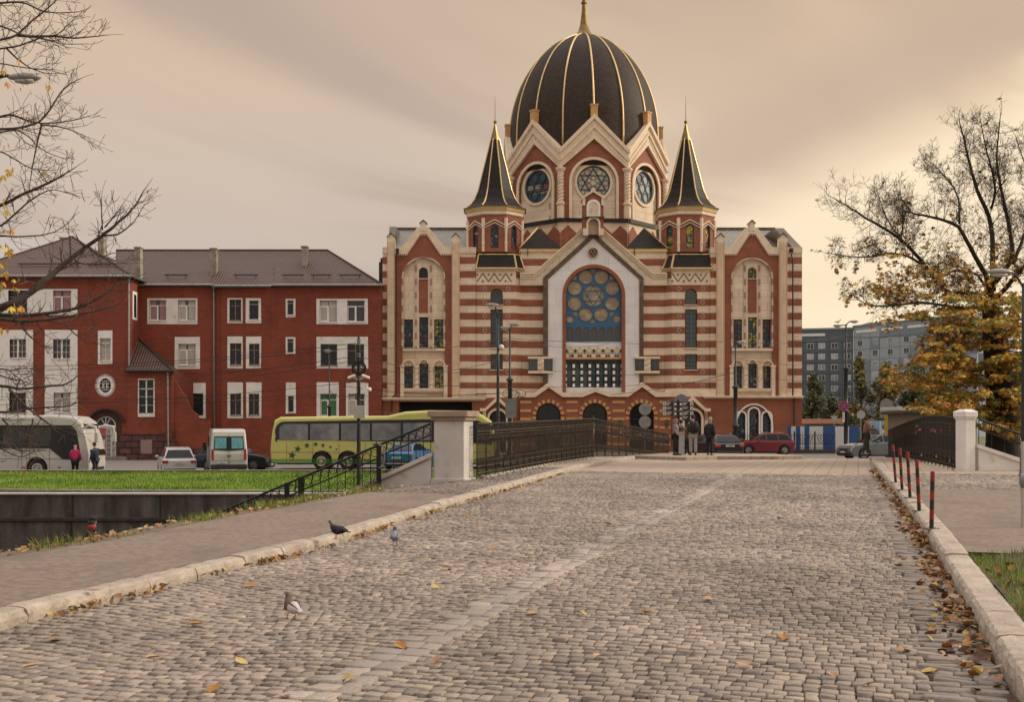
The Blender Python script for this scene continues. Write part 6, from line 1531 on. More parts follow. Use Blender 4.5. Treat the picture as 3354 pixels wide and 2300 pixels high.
person('woman in a lavender hooded winter coat standing with hands in pockets beside the railing end',(X(2212,yc),yc,gz(50)),R(-15),1.66,(.22,.165,.19),(.015,.015,.017),hood=True,coatlen=.12,bulk=1.18,arms=(((-.04,-.26),(.14,-.14)),((-.04,-.26),(.14,-.14))),legs=((.04,0),(-.04,0)))
person('person in a brown-red jacket mostly hidden behind the pale utility cabinet',(X(2250,54.2),54.2,ZN(54.2)+.1),R(80),1.45,(.14,.05,.04),(.02,.02,.03),hair=(.02,.012,.01),arms=(((.02,-.26),(.06,-.22)),((.02,-.26),(.06,-.22))))
person('dark-haired person looking over the top of the utility cabinet',(X(2231,55.2),55.2,ZN(55.2)+.12),R(100),1.66,(.05,.04,.05),(.02,.02,.03),hair=(.012,.01,.01))
person('man in olive green jacket and pale grey trousers with a black backpack',(X(2270,yc+.4),yc+.4,gz(50)),R(85),1.78,(.065,.085,.03),(.36,.34,.32),hair=(.02,.017,.015),bulk=1.08,pack=(.015,.015,.02),legs=((.03,0),(-.06,0)))
person('grey-haired man in dark jacket and trousers in front of the black estate car',(X(2325,yc+.2),yc+.2,gz(50)-.05),R(40),1.72,(.018,.018,.025),(.015,.015,.018),hair=(.30,.27,.24),bulk=1.1,arms=(((-.02,-.28),(.02,-.25)),((.0,-.28),(.10,-.22))))
person('man in brown jacket and dark cap looking down at his hands beside the right kerb',(X(2838,52.2),52.2,gz(50)-.02),R(-20),1.76,(.20,.115,.08),(.05,.047,.04),cap=True,head_tilt=.06,lean=.10,bulk=1.15,arms=(((.02,-.27),(.24,.04)),((.02,-.27),(.24,.06))),legs=((.06,.02),(-.16,.03)))
person('bald man in a magenta jacket and black trousers beside the white coach',(X(246,62.2),62.2,ZT(-24,62.2)),R(95),1.76,(.42,.02,.10),(.01,.01,.012),bald=True,bulk=1.25,arms=(((.02,-.28),(.14,-.16)),((.02,-.28),(.14,-.16))))
person('man in a dark navy jacket standing at the nose of the white coach',(X(312,62.3),62.3,ZT(-23,62.3)),R(170),1.84,(.015,.022,.05),(.02,.025,.045),hair=(.03,.02,.015),head_tilt=.04,bulk=1.12)
person('man in a black cap and black jacket with red collar below the left pavement',(X(301,26),26,-2.12),R(60),1.74,(.012,.010,.012),(.02,.02,.02),cap=True,bulk=1.12)
m=M(); m.lathe([(.082,0),(.092,.03),(.088,.055),(.07,.06)],(X(301,26),26,-2.12+1.495),14); 
o=m.build('collar',mat('red_collar',(.35,.02,.03),.8),None); o.parent=[x for x in bpy.data.objects if x.get('label','').startswith('man in a black cap')][0]; o.matrix_parent_inverse=(Matrix.Translation(o.parent.location)@Matrix.Rotation(R(60),4,'Z')).inverted()

# ------------------------------------------------------------------ pigeons
def pigeon(label,pos,heading,cols,walk=False,sc=1.12):
    root=thing('pigeon',label,'pigeon')
    n=10; R_=lambda c,rx,rz,wd:[(c[0],wd*math.cos(2*PI*j/n),c[1]+rz*math.sin(2*PI*j/n)) for j in range(n)]
    m=M(); sec=[((-.11,.108),.01,.014,.024),((-.07,.112),.0,.036,.044),((-.015,.116),0,.056,.060),((.04,.128),0,.060,.060),((.074,.150),0,.050,.050),((.088,.176),0,.038,.037),((.094,.200),0,.029,.027),((.099,.218),0,.027,.024),((.114,.226),0,.018,.017),((.124,.224),0,.006,.006)]
    m.loft([R_(c,a,b,w_) for c,a,b,w_ in sec]); m.mi=[1 if i<n*4 else 0 for i in range(len(m.f))]
    m.build('body',[cols[1],cols[0]] if False else [cols[0],cols[1]],root,smooth=True)
    for s in (-1,1):
        m=M(); m.loft([[(x,s*(w_+.004+t),z+h_) for x,z,h_,w_ in ((.05,.15,.03,.040),(.05,.10,.0,.056),(-.01,.09,.0,.058),(-.11,.098,.0,.022),(-.14,.106,.01,.010),(-.05,.145,.02,.036))] for t in (0,.008)]); m.build('wing',cols[2],root,smooth=True)
        m=M(); fx=.03+(.03*s if walk else 0); m.tube([(.01,s*.022,.075),(fx-.01,s*.024,.045),(fx,s*.024,.006)],.0045,5)
        for a in (-.5,0,.5,PI): m.tube([(fx,s*.024,.006),(fx+.028*math.cos(a),s*.024+.028*math.sin(a),.003)],.003,4)
        m.build('leg',mat('pigeon_leg',(.30,.07,.06),.6),root)
    m=M(); m.loft([[(-.08,-.02,.118),(-.08,.02,.118),(-.17,.026,.098),(-.17,-.026,.098)],[(-.08,-.02,.106),(-.08,.02,.106),(-.17,.026,.090),(-.17,-.026,.090)]]); m.build('tail',cols[3],root)
    m=M(); m.tube([(.118,0,.225),(.142,0,.219)],[.006,.002],5); m.build('beak',mat('beak',(.05,.04,.04),.5),root)
    for s in (-1,1): m=M(); m.ball((.106,s*.0235,.229),.0035,6,4); m.build('eye',mat('pigeon_eye',(.25,.06,.02),.2),root)
    root.location=pos; root.rotation_euler=(0,0,heading); root.scale=(sc,)*3; return root
pblack=mat('feather_black',(.010,.010,.012),.6,var=.2,vs=30); pgrey=mat('feather_grey',(.20,.21,.25),.7,var=.15,vs=30); pdark=mat('feather_dark_grey',(.04,.042,.055),.6,var=.2,vs=30); pbrown=mat('feather_brown',(.13,.065,.055),.7,var=.3,vs=40); pwhite=mat('feather_white',(.50,.46,.45),.7,var=.1,vs=30); pbd=mat('feather_dark_brown',(.05,.025,.03),.6,var=.2,vs=30)
g=G(1105,1786,.0); k_=G(1106,1768,KH); pigeon('black pigeon standing on the left kerb in profile',(k_.x,k_.y,k_.z),R(168),[pblack,pblack,pblack,pblack])
g=G(1294,1792); pigeon('pale grey pigeon with dark wing bars walking away on the cobbles',(g.x,g.y,g.z+.012),R(98),[pdark,pgrey,pgrey,pdark],True)
g=G(958,2034); pg_=pigeon('brown and white pigeon on the cobbles nearest the camera',(g.x,g.y,g.z+.012),R(128),[pbd,pbrown,pbrown,pwhite],True,.98)
m=M(); m.loft([[(x,w_*math.cos(2*PI*j/10),z+h_*math.sin(2*PI*j/10)) for j in range(10)] for x,z,w_,h_ in ((-.15,.100,.026,.014),(-.09,.108,.050,.040),(-.035,.112,.0665,.061),(-.01,.113,.066,.059))]); m.build('rump',pwhite,pg_,smooth=True)
# ------------------------------------------------------------------ bridge pillars, parapets, railings
pillm=mat('rendered_pillar',(.52,.49,.475),.9,var=.12,vs=1.6,bump=.25,bs=18,col2=(.27,.235,.21),c2s=2.4,c2lo=.56,c2hi=.8)
capm=mat('sandstone_cap',(.30,.225,.175),.85,var=.2,vs=3,bump=.4,bs=20)
whitew=mat('whitewashed_wall',(.72,.69,.68),.9,var=.08,vs=1.5,bump=.3,bs=16,col2=(.40,.36,.33),c2s=2,c2lo=.62,c2hi=.8)
def qbox(m,c,w_,d,z0,z1,rot,cham=0):
    a=w_/2;b=d/2; pts=[(-a+cham,-b),(a-cham,-b),(a,-b+cham),(a,b-cham),(a-cham,b),(-a+cham,b),(-a,b-cham),(-a,-b+cham)] if cham else [(-a,-b),(a,-b),(a,b),(-a,b)]
    cs,sn=math.cos(rot),math.sin(rot)
    m.plan([(c[0]+x*cs-y*sn,c[1]+x*sn+y*cs) for x,y in pts],z0,z1); return m
YP=30.0
pc=((X(1483,YP),YP+.45)); rp=-R(17)
zp0=ZN(YP)+.10
LP=thing('bridge_pillar','large square rendered pillar with a sandstone cap at the left start of the bridge railing','pillar',(pc[0],pc[1],zp0))
m=M(); qbox(m,pc,.86,.76,zp0-.6,zp0+1.62,rp,.02); m.build('shaft',pillm,LP,bevel=.015)
m=M(); cs=[]; 
qbox(m,pc,1.14,1.04,zp0+1.72,zp0+1.88,rp,.03); qbox(m,pc,1.0,.9,zp0+1.62,zp0+1.72,rp,.02); m.build('cap',capm,LP,bevel=.02)
m=M(); qbox(m,(pc[0],pc[1]),.98,.90,zp0-.6,zp0+.07,rp,.02); m.build('base',pillm,LP,bevel=.02)
YR=34.2; pr=(X(3173,YR),YR+.25); zr0=ZN(YR)+.14
RPi=thing('bridge_pillar','white painted pillar with a shallow pyramid cap at the right start of the railing','pillar',(pr[0],pr[1],zr0))
m=M(); qbox(m,pr,.45,.45,zr0-.5,zr0+1.62,R(18),.06); m.build('shaft',whitew,RPi,bevel=.01)
m=M(); 
for a,z0,z1 in ((.55,1.66,1.82),(.50,1.60,1.66)): qbox(m,pr,a,a,zr0+z0,zr0+z1,R(18),.06)
c_=R(18); bs=[(-.27,-.27),(.27,-.27),(.27,.27),(-.27,.27)]; rot=lambda x,y:(pr[0]+x*math.cos(c_)-y*math.sin(c_),pr[1]+x*math.sin(c_)+y*math.cos(c_))
m.loft([[(*rot(x,y),zr0+1.82) for x,y in bs],[(*rot(x*.45,y*.45),zr0+1.90) for x,y in bs]]); m.build('cap',whitew,RPi,bevel=.01)
# sloping parapets
def slope(name,label,pts,y,th,mt):     # pts: photo polygon at distance y
    root=thing(name,label,'parapet wall',(X(pts[0][0],y),y,Z(max(p[1] for p in pts),y)))
    m=M(); m.pp(pts,y,y+th); m.build('wall',mt,root,bevel=.01); return root
r_=slope('parapet','pale grey sloping parapet wall of the steps running down left of the pillar',[(1412,1492),(1112,1630),(1000,1682),(1000,1800),(1412,1800)],YP+.25,.35,pillm)
m=M(); m.pp([(1414,1483),(1110,1621),(1000,1672),(1000,1686),(1112,1634),(1414,1497)],YP+.17,YP+.68); m.build('coping',pillm,r_,bevel=.01)
m=M(); m.pp([(1404,1506),(1130,1634),(1128,1628),(1402,1500)],YP+.21,YP+.26); m.build('moulding',capm,r_)
r_=slope('parapet','white sloping parapet wall running down to the right of the white pillar',[(3205,1462),(3354,1512),(3560,1590),(3560,1660),(3205,1575)],YR+.15,.35,whitew)
m=M(); m.pp([(3203,1456),(3356,1506),(3560,1583),(3560,1597),(3354,1519),(3203,1468)],YR+.08,YR+.58); m.build('coping',whitew,r_,bevel=.01)
# kerb block at the foot of left pillar
def railing(name,label,path,top_off,hgt,seed,dens=.115,im=None):
    im=im or ironw
    """path: list of (x,y,zbase); ornate cast railing with knuckled bars"""
    root=thing(name,label,'railing',path[0][:3]); rg=random.Random(seed)
    HH=[p[3] if len(p)>3 else hgt for p in path]; path=[p[:3] for p in path]; root.location=path[0]; LOC[root.name]=Vector(path[0])
    P_=[Vector(p) for p in path]; seg=[(P_[i+1]-P_[i]).length for i in range(len(P_)-1)]; tot=sum(seg)
    def at(d):
        for i,L in enumerate(seg):
            if d<=L or i==len(seg)-1: return P_[i].lerp(P_[i+1],min(max(d/L,0),1))
            d-=L
    cum=[0]+list(np.cumsum(seg)); hk=lambda d:float(np.interp(d,cum,HH))
    N=int(tot/.9); hs=lambda f:cur[0]*f; cur=[hgt]
    up=Vector((0,0,1))
    for f,r in ((1.0,.024),(.86,.014),(.80,.010),(.22,.014),(.10,.020)):
        m=M(); m.tube([at(tot*i/60)+up*f*hk(tot*i/60) for i in range(61)],r,6); m.build('rail',im if f<1 else iron,root,smooth=True)
    n=int(tot/dens); m=M()
    for i in range(n):
        d=(i+.5)*tot/n; b=at(d); cur[0]=hk(d); nx=at(min(d+.05,tot))-b if d<tot-.06 else b-at(d-.05); nx.normalize()
        pts=[]; rr=[]
        for f,o,r in ((.04,0,.008),(.22,0,.008),(.27,.014,.014),(.30,-.014,.010),(.34,.012,.014),(.38,0,.007),(.62,0,.007),(.67,.014,.013),(.71,-.014,.010),(.76,.012,.013),(.80,0,.007),(.86,0,.006),(.90,.014,.012),(.94,-.010,.009),(.995,0,.007)):
            pts.append(b+up*hs(f)+nx*o); rr.append(r)
        m.tube(pts,[k*1.55 for k in rr],4,cap=False)
        if i%2==0:
            q=b+nx*(tot/n*.5)
            for f,s in ((.72,.05),(.30,.05),(.93,.045)):
                m.tube([q+up*(hs(f)+s*math.sin(a))+nx*s*.8*math.cos(a) for a in [2*PI*j/6 for j in range(7)]],.010,3,cap=False)
    m.build('bars',im,root)
    pn=Vector((NV.x,NV.y,0))*(-1 if P_[0].x>5 else 1)
    for i in range(N+1):
        b=at(tot*i/N); cur[0]=hk(tot*i/N); m=M(); m.tube([b-up*.02,b+up*hs(1.0)],.017,6)
        m.tube([b+up*hs(.42),b+pn*.02*1+up*hs(.2),b+pn*.09+up*.05,b+pn*.16+up*.0],.012,5)
        m.build('post',iron,root)
    return root,at,tot
sA=ST((pc[0]+.55,pc[1]))[0]
def basept(u,v,off=.14): p=G(u,v,off); return (p.x,p.y,p.z)
pathL=[basept(1562,1570),basept(1656,1551),basept(1806,1521.5),basept(1943,1500.5)]
# continue parallel to the carriageway to the far end
e0=pathL[-1]
pathL=pathL[:3]+[(e0[0],e0[1],ZN(e0[1])+.14)]
ye=58.0; xe=X(2190,ye); pathL.append((xe,ye,-.02))
hv=[1389,1385,1379,1372,1421]; pathL=[(p[0],p[1],p[2],Z(v,p[1])-p[2]) for p,v in zip(pathL,hv)]
rl,atL,totL=railing('bridge_railing','long ornate black cast iron railing on the left side of the bridge',pathL,0,1.57,1,.088)
b=Vector(pathL[3][:3])
m=M(); m.tube([b,b+Vector((0,0,1.56))],.04,8); m.ball((b.x,b.y,b.z+1.66),.065,8,6); m.ball((b.x,b.y,b.z+1.76),.04,8,6); m.ball((b.x,b.y,b.z+1.35),.07,8,5); m.build('centre_post',ironw,rl,smooth=True)
xr0=pr[0]-.22
pathR=[(xr0,pr[1]+.1,ZN(34.4)+.15)]
for u,y in ((3085,37.5),(3030,41.5),(2978,46),(2925,51),(2911,54)):
    pathR.append((X(u,y),y,ZN(y)+.15))
hv=[1369,1362,1363,1380,1402,1408]; pathR=[(p[0],p[1],p[2]-(.25 if p[1]>50 else 0),Z(v,p[1])-p[2]+(.25 if p[1]>50 else 0)) for p,v in zip(pathR,hv)]
rr_,atR,totR=railing('bridge_railing','black cast iron railing hung with padlocks on the right side of the bridge',pathR,0,1.52,2,.10,mat('black_rail_paint',(.022,.020,.019),.45,.3,var=.3,vs=6))
m=M(); m.tube([Vector(pathR[-1][:3]),Vector(pathR[-1][:3])+Vector((0,0,pathR[-1][3]+.05))],.045,8); m.build('end_post',mat('weathered_post',(.10,.085,.075),.8,var=.2),rr_)
lk=[mat('brass_lock',(.45,.33,.12),.35,.9,var=.1),mat('silver_lock',(.5,.5,.5),.3,.9,var=.1),mat('pink_lock',(.55,.05,.22),.4,var=.1),mat('red_lock',(.4,.03,.03),.4,var=.1)]
rg=random.Random(9)
for i in range(16):
    f=rg.uniform(.05,.95); p=atR(totR*f)+Vector((0,0,rg.choice([1.22,1.26,1.14,.34])+rg.uniform(-.03,.03))); nn_=Vector((-NV.x,-NV.y,0))
    m=M(); c=p+nn_*.03; m.box(c.x-.03,c.x+.03,c.y-.012,c.y+.012,c.z-.08,c.z-.02); m.tube([c+Vector((-.018,0,-.02)),c+Vector((-.015,0,.02)),c+Vector((.015,0,.02)),c+Vector((.018,0,-.02))],.005,5)
    m.mi=[0]*len(m.f); o=m.build('padlock',lk[i%4],None,origin=tuple(c)); tag(o,'small love padlock locked onto the right-hand bridge railing','padlock','padlocks on the right railing')
for i in range(7):
    p=atL(totL*rg.uniform(.7,.97))+Vector((0,0,1.28)); m=M(); c=p+Vector((NV.x,NV.y,0))*.03; m.box(c.x-.025,c.x+.025,c.y-.012,c.y+.012,c.z-.07,c.z-.02); m.tube([c+Vector((-.018,0,-.02)),c+Vector((0,0,.02)),c+Vector((.018,0,-.02))],.005,5)
    o=m.build('padlock',lk[(i+1)%4],None,origin=tuple(c)); tag(o,'small love padlock locked onto the left-hand bridge railing','padlock','padlocks on the left railing')

# stair railings with rings and scrolls
def stair_rail(name,label,A,B,y,drop2,drop3,n,scroll=True,posts=()):
    """A,B: photo ends of the top rail at distance y; drop: heights of middle and bottom rail below it"""
    root=thing(name,label,'railing',(X(A[0],y),y,Z(A[1],y)-1.2)); a=P(*A,y); b=P(*B,y); up=Vector((0,0,1))
    for d,r in ((0,.035),(drop2,.022),(drop3,.022)): m=M(); m.tube([a-up*d,b-up*d],r,6); m.build('rail',iron,root)
    D=(b-a)/n; u=D.normalized()
    mb=M(); mr=M(); ms=M()
    for i in range(n+1):
        p=a+D*i; mb.tube([p,p-up*(drop3+.35 if scroll else drop3)],.012,5)
        if i<n:
            c=p+D*.5-up*drop2*.5; R_=min(D.length*.40,drop2*.46)
            mr.tube([c+Vector((1,0,0))*R_*math.cos(t)+up*R_*math.sin(t) for t in [2*PI*j/16 for j in range(17)]],.011,5,cap=False)
            if scroll:
                for k_ in (.40,.85):
                    c=p+D*.5-up*(drop2+(drop3-drop2)*k_); pts=[]
                    for j in range(20): t=j*.62; rr=.13*(1-j/23); pts.append(c+Vector((1,0,0))*rr*math.cos(t+i)+up*rr*math.sin(t+i))
                    ms.tube(pts,.009,4,cap=False)
    mb.build('balusters',iron,root); mr.build('ring_frieze',iron,root)
    if ms.v: ms.build('scrollwork',iron,root)
    for u_ in posts:
        f=(u_-A[0])/(B[0]-A[0]); p=a.lerp(b,f); m=M(); m.box(p.x-.06,p.x+.06,p.y-.06,p.y+.06,p.z-1.75,p.z+.03); m.build('post',iron,root)
    return root
stair_rail('stair_railing','black wrought iron stair railing with rings on top of the parapet beside the pillar',(1411,1388),(1241,1459),YP+.3,.30,.85,7,False)
sr=stair_rail('stair_railing','black wrought iron railing with scrollwork descending left towards the canal',(1241,1459),(640,1712),YP-.1,.34,1.0,22,True,(1241,985,940))
m=M(); a=P(1241,1459,YP-.2); m.tube([a,a+Vector((.12,0,-.02)),a+Vector((.15,0,-.3)),a+Vector((.12,0,-.55)),a+Vector((0,0,-.6))],.018,6); m.build('hand_loop',galv,sr)
stair_rail('stair_railing','black railing with rings above the white parapet at the right edge',(3206,1374),(3500,1480),YR+.3,.30,.85,7,False,(3500,))

# ------------------------------------------------------------------ bollards
for (u0,v0),(u1,v1),lab in (((3051,1733),(3055,1545),'nearest red and black striped post on the right kerb'),((3011,1675),(3003,1507),'second nearest red and black striped post on the right kerb'),((2981,1631),(2972,1481),'middle one of the five red and black striped posts on the right kerb'),((2955,1606),(2947,1469),'second farthest red and black striped post on the right kerb'),((2934,1582),(2924,1458),'farthest red and black striped post on the right kerb')):
    g=G(u0,v0,KHR); H_=(v0-v1)*g.y/F; dx=X(u1,g.y)-g.x
    root=thing('striped_post',lab,'bollard',tuple(g),group='striped posts on the right kerb')
    m=M(); m.box(g.x-.10,g.x+.10,g.y-.09,g.y+.09,g.z-.01,g.z+.008)
    for sx in (-1,1):
        for sy in (-1,1): m.tube([(g.x+sx*.08,g.y+sy*.07,g.z),(g.x+sx*.08,g.y+sy*.07,g.z+.02)],.008,6)
    m.build('base_plate',mat('dull_steel_plate',(.17,.15,.13),.6,.6,var=.2),root)
    m=M(); nb=6
    for i in range(nb):
        a,b=i/nb,(i+1)/nb; m.m=0 if i%2 else 1
        if i==0: a=.0
        m.tube([(g.x+dx*a,g.y,g.z+H_*a),(g.x+dx*b,g.y,g.z+H_*b)],.033,12)
    m.build('post',[mat('signal_red',(.24,.014,.012),.45,var=.12,vs=12),mat('post_black',(.012,.012,.013),.5,var=.1)],root)
# plain post at the right edge with a grey junction
g=G(3350,1728,.16)
root=thing('metal_post','thin pale metal post with a grey box at the right edge of the pavement','post',tuple(g))
m=M(); m.tube([g,g+Vector((0,0,1.35))],.03,8); m.build('post',mat('pale_post',(.42,.38,.35),.6,.2,var=.1),root)
m=M(); m.lathe([(.03,.62),(.05,.66),(.055,.75),(.045,.82),(.03,.85)],tuple(g),10); m.build('grey_box',galv,root,smooth=True)

# ------------------------------------------------------------------ lamps, poles, signs
def cobra(m,c,dx,sc=1.0):          # lamp head
    m.loft([[(c[0]+dx*a*sc,c[1]+w_*math.cos(2*PI*j/10)*sc,c[2]+(h_*math.sin(2*PI*j/10)+.02)*sc) for j in range(10)] for a,w_,h_ in ((-.34,.05,.04),(-.2,.11,.075),(0,.15,.10),(.2,.13,.085),(.33,.04,.03))])
headm=mat('lamp_head_grey',(.30,.29,.27),.5,.4,var=.1); lensm=mat('lamp_lens',(.50,.47,.42),.3,var=.1)
def lamp(label,u,y,vtop,heads,rb=.11,rt=.05,zb=None,rings=(),fancy=None,group='street lamps round the square'):
    x=X(u,y); z0=zb if zb is not None else ZT(x,y); root=thing('street_lamp',label,'street lamp',(x,y,z0),group=group); zt=Z(vtop,y)
    m=M(); H_=zt-z0; prof=[(rb*1.7,0),(rb*1.7,.12),(rb*1.4,.16),(rb*1.4,.7),(rb*1.15,.78),(rb,.85)]
    for f in rings: prof+=[(rb*(1-f*.15),H_*f-.1),(rb*1.6,H_*f-.04),(rb*1.6,H_*f+.04),(rb*.95*(1-f*.15),H_*f+.1)]
    prof+=[(rb*.75 if not rings else rt*1.15,H_*(max(rings) if rings else .6)+.25),(rt,H_)]
    prof=sorted(prof,key=lambda p:p[1]); m.lathe(prof,(x,y,z0),12); m.build('pole',polem,root,smooth=True)
    for (hu,hv) in heads:
        c=P(hu,hv,y); dx=1 if c.x>x else -1
        m=M(); m.tube([(x,y,zt-.1),(x+(c.x-x)*.25,y,zt+(c.z-zt)*.6+.0),(x+(c.x-x)*.6,y,c.z+.06),(c.x-dx*.3,y,c.z+.02)],rt*.7,6); m.build('arm',polem,root,smooth=True)
        m=M(); cobra(m,c,dx); h_=m.build('lamp_head',headm,root,smooth=True)
        m=M(); m.loft([[(c.x+dx*a,c.y+w_*math.cos(2*PI*j/10),c.z-.05+min(0,h2*math.sin(2*PI*j/10))) for j in range(10)] for a,w_,h2 in ((-.2,.08,.05),(0,.12,.08),(.2,.10,.05))]); m.build('lens',lensm,h_,smooth=True)
    return root
r1=lamp('tall dark lamp post with one bent head before the left synagogue bay',1631,61.5,1045,[(1611,1000)],.10,.06)
m=M(); c=P(1642,1138,61.5); m.ball(c,.16,10,8); m.tube([(X(1631,61.5),61.5,c.z),c],.03,5); m.build('globe_lamp',mat('opal_globe',(.62,.58,.54),.3,var=.05),r1,smooth=True)
lamp('grey lamp post with twin flat heads carrying two blank sign backs',1670,69,1080,[(1686,1063),(1655,1075)],.14,.05,rings=(.62,))
lamp('dark green lamp post behind the maroon car at the corner of the synagogue',2409,79,1128,[(2428,1122)],.16,.05,rings=(.28,.62))
l4=lamp('ornate double-headed lamp post in front of the grey apartment block',2771,86,1062,[(2743,1068),(2798,1054)],.16,.06,rings=(.33,.66))
lamp('slim lamp post behind the yellow coach',1079,90,1160,[(1073,1150)],.13,.05,rings=(.5,))
l7=lamp('tall lamp post at the far right edge',3352,31,930,[(3274,893)],.065,.04,zb=ZN(31)+.14)
l8=lamp('street lamp head reaching in from the left behind the bare branches',-75,24,262,[(82,255)],.11,.06,zb=-1.9)
m=M(); 
for sg in (-1,1):
    pts=[]; c=P(2771+sg*16,1287,86)
    for j in range(18): t=j*.5; rr=.34*(1-j/22); pts.append((c.x+sg*rr*math.cos(t),86,c.z+rr*math.sin(t)))
    m.cut().tube(pts,.03,4)
m.build('scroll',polem,l4)
sgn=mat('sign_back_grey',(.20,.21,.22),.5,.5,var=.15); bluesg=mat('sign_blue',(.02,.06,.25),.4); redsg=mat('sign_red',(.42,.03,.03),.4)
def blanks(label,u,y,v0,v1,w_,zb,extra=None,post=True):
    x=X(u,y); root=thing('road_sign',label,'road sign',(x,y,zb))
    if post: m=M(); m.tube([(x,y+.05,zb),(x,y+.05,Z(v0,y))],.035,8); m.build('post',galv,root)
    return root,x
x=X(1673,68.7); root=thing('road_sign','two stacked rectangular sign backs on the grey lamp post','road sign',(x,68.7,Z(1370,68.7)))
for v0,v1 in ((1307,1348),(1349,1370)):
    m=M(); m.pbox(1655,v0,1692,v1,68.6,68.63); o=m.build('panel',sgn,root)
    m=M(); m.pbox(1655,v0+4,1692,v0+6,68.57,68.6); m.build('bracket',galv,o)
y=58; root,x=blanks('two round sign backs one above the other before the right portal arch',2112.8,y,1325,0,0,ZN(58))
for v in (1341,1383): m=M(); m.disc((x,y,Z(v,y)),20*y/F,.03,28); m.pbox(2099,v-8,2127,v-6.5,y-.04,y-.02); m.build('disc',mat('dull_disc',(.27,.27,.27),.4,.4,var=.2),root)
y=66; root,x=blanks('round sign back above the direction boards',2232,y,1290,0,0,ZN(66)); m=M(); m.disc((x,y,Z(1315,y)),23*y/F,.03,28); m.build('disc',sgn,root)
y=75; root,x=blanks('tall road sign with a round back and a rectangular back behind the man in brown',2903,y,1305,0,0,ZT(X(2903,75),75)); m=M(); m.disc((x,y,Z(1326,y)),20*y/F,.03,28); m.build('disc',sgn,root); m=M(); m.pbox(2883,1346,2924,1367,y-.03,y); m.build('panel',sgn,root)
y=80; root,x=blanks('small oval sign back left of the man in brown',2820,y,1345,0,0,ZT(X(2820,80),80)); m=M(); m.disc((x,y,Z(1359,y)),14*y/F,.03,24); m.build('disc',mat('pale_disc',(.33,.34,.35),.5,.3),root)
y=92; root,x=blanks('triangular give way sign back behind the striped hoarding',2732,y,1362,0,0,ZT(30,92)); m=M(); m.pp([(2720,1363),(2745,1363),(2735,1380),(2730,1380)],y-.03,y); m.build('panel',mat('pale_disc',()),root)
y=85.6; x=X(2763,y); root=thing('road_sign','round blue no-stopping sign with a red cross on the double lamp post','road sign',(x,y,Z(1385,y)))
m=M(); m.disc((x,y,Z(1331,y)),17*y/F,.03,24); o=m.build('disc',bluesg,root)
m=M(); m.disc((x,y-.01,Z(1331,y)),17*y/F,.03,24,ri=14*y/F); m.build('rim',redsg,o)
m=M(); r=14*y/F; zc=Z(1331,y)
for a in (PI/4,-PI/4):
    d=(math.cos(a),math.sin(a)); n_=(-d[1]*.05,d[0]*.05); m.prism([(x-d[0]*r-n_[0],zc-d[1]*r-n_[1]),(x+d[0]*r-n_[0],zc+d[1]*r-n_[1]),(x+d[0]*r+n_[0],zc+d[1]*r+n_[1]),(x-d[0]*r+n_[0],zc-d[1]*r+n_[1])],y-.03-.003*(a>0),y)
m.build('cross',redsg,o)
m=M(); m.pbox(2760,1351,2766.5,1383,y-.02,y); pl_=m.build('plate',whitep,root); m=M(); m.pbox(2762.6,1356,2763.9,1378,y-.03,y-.02); m.build('arrow',mat('print_ink',()),pl_)
# direction boards
y=56; x=X(2221,y); root=thing('direction_sign','black finger post with seven black and white direction boards beside the utility cabinet','direction sign',(x,y,ZN(y)+.05))
m=M(); m.box(x-.04,x+.04,y,y+.08,ZN(y),Z(1309,y)); m.build('post',iron,root)
blk=mat('board_black',(.018,.018,.02),.5,var=.05); wht=mat('board_white',(.60,.59,.58),.5,var=.03)
for sd,n,ua,ub in ((-1,3,2171.5,2218),(1,4,2224.5,2271)):
    for i in range(n):
        v0=1315.5+i*15.8; m=M(); m.pbox(ua,v0,ub,v0+15,y-.05,y); b_=m.build('board',blk,root)
        m=M(); 
        a0=(ua if sd<0 else ub-10.5); m.pbox(a0,v0+1.5,a0+10.5,v0+13,y-.056,y-.05)
        t0=(a0+12 if sd<0 else ua+13); tl=14+((i*7)%5)
        for k in range(2 if i%2 else 3): m.pbox(t0,v0+3+k*3.6,t0+tl-k*3,v0+4.7+k*3.6,y-.056,y-.05)
        i0=(ub-9 if sd<0 else ua+2); m.pp([(i0,v0+12.5),(i0+7,v0+12.5),(i0+7,v0+7),(i0+3.5,v0+4),(i0,v0+7)],y-.056,y-.05); m.pbox(i0-1.8 if sd<0 else i0+8.4,v0,(i0-1.8 if sd<0 else i0+8.4)+.7,v0+15,y-.056,y-.05)
        m.build('lettering',wht,b_)
        m=M(); cx_,cy_=a0+5.2,v0+7.3; w2=3.4
        m.pp([(cx_-w2*1,cy_),(cx_,cy_-w2),(cx_,cy_-.9),(cx_+w2,cy_-.9),(cx_+w2,cy_+.9),(cx_,cy_+.9),(cx_,cy_+w2)] if sd<0 else [(cx_+w2*1,cy_),(cx_,cy_-w2),(cx_,cy_-.9),(cx_-w2,cy_-.9),(cx_-w2,cy_+.9),(cx_,cy_+.9),(cx_,cy_+w2)],y-.062,y-.056); m.build('arrow',blk,b_)
# cabinet
y=53.4; root=thing('utility_cabinet','tall pale grey utility cabinet standing at the end of the left railing','cabinet',(X(2234,y),y,gz(50)))
m=M(); m.box(X(2226,y),X(2242,y),y,y+.3,gz(50),Z(1420,y)); m.build('cabinet',mat('cabinet_grey',(.42,.42,.43),.5,var=.06),root,bevel=.01)
m=M(); m.box(X(2224.5,y),X(2243.5,y),y-.03,y+.33,Z(1420,y),Z(1415,y)); m.build('lid',mat('cabinet_grey',()),root)
m=M(); m.box(X(2239,y),X(2240,y),y-.01,y,Z(1470,y),Z(1462,y)); m.build('lock',iron,root)
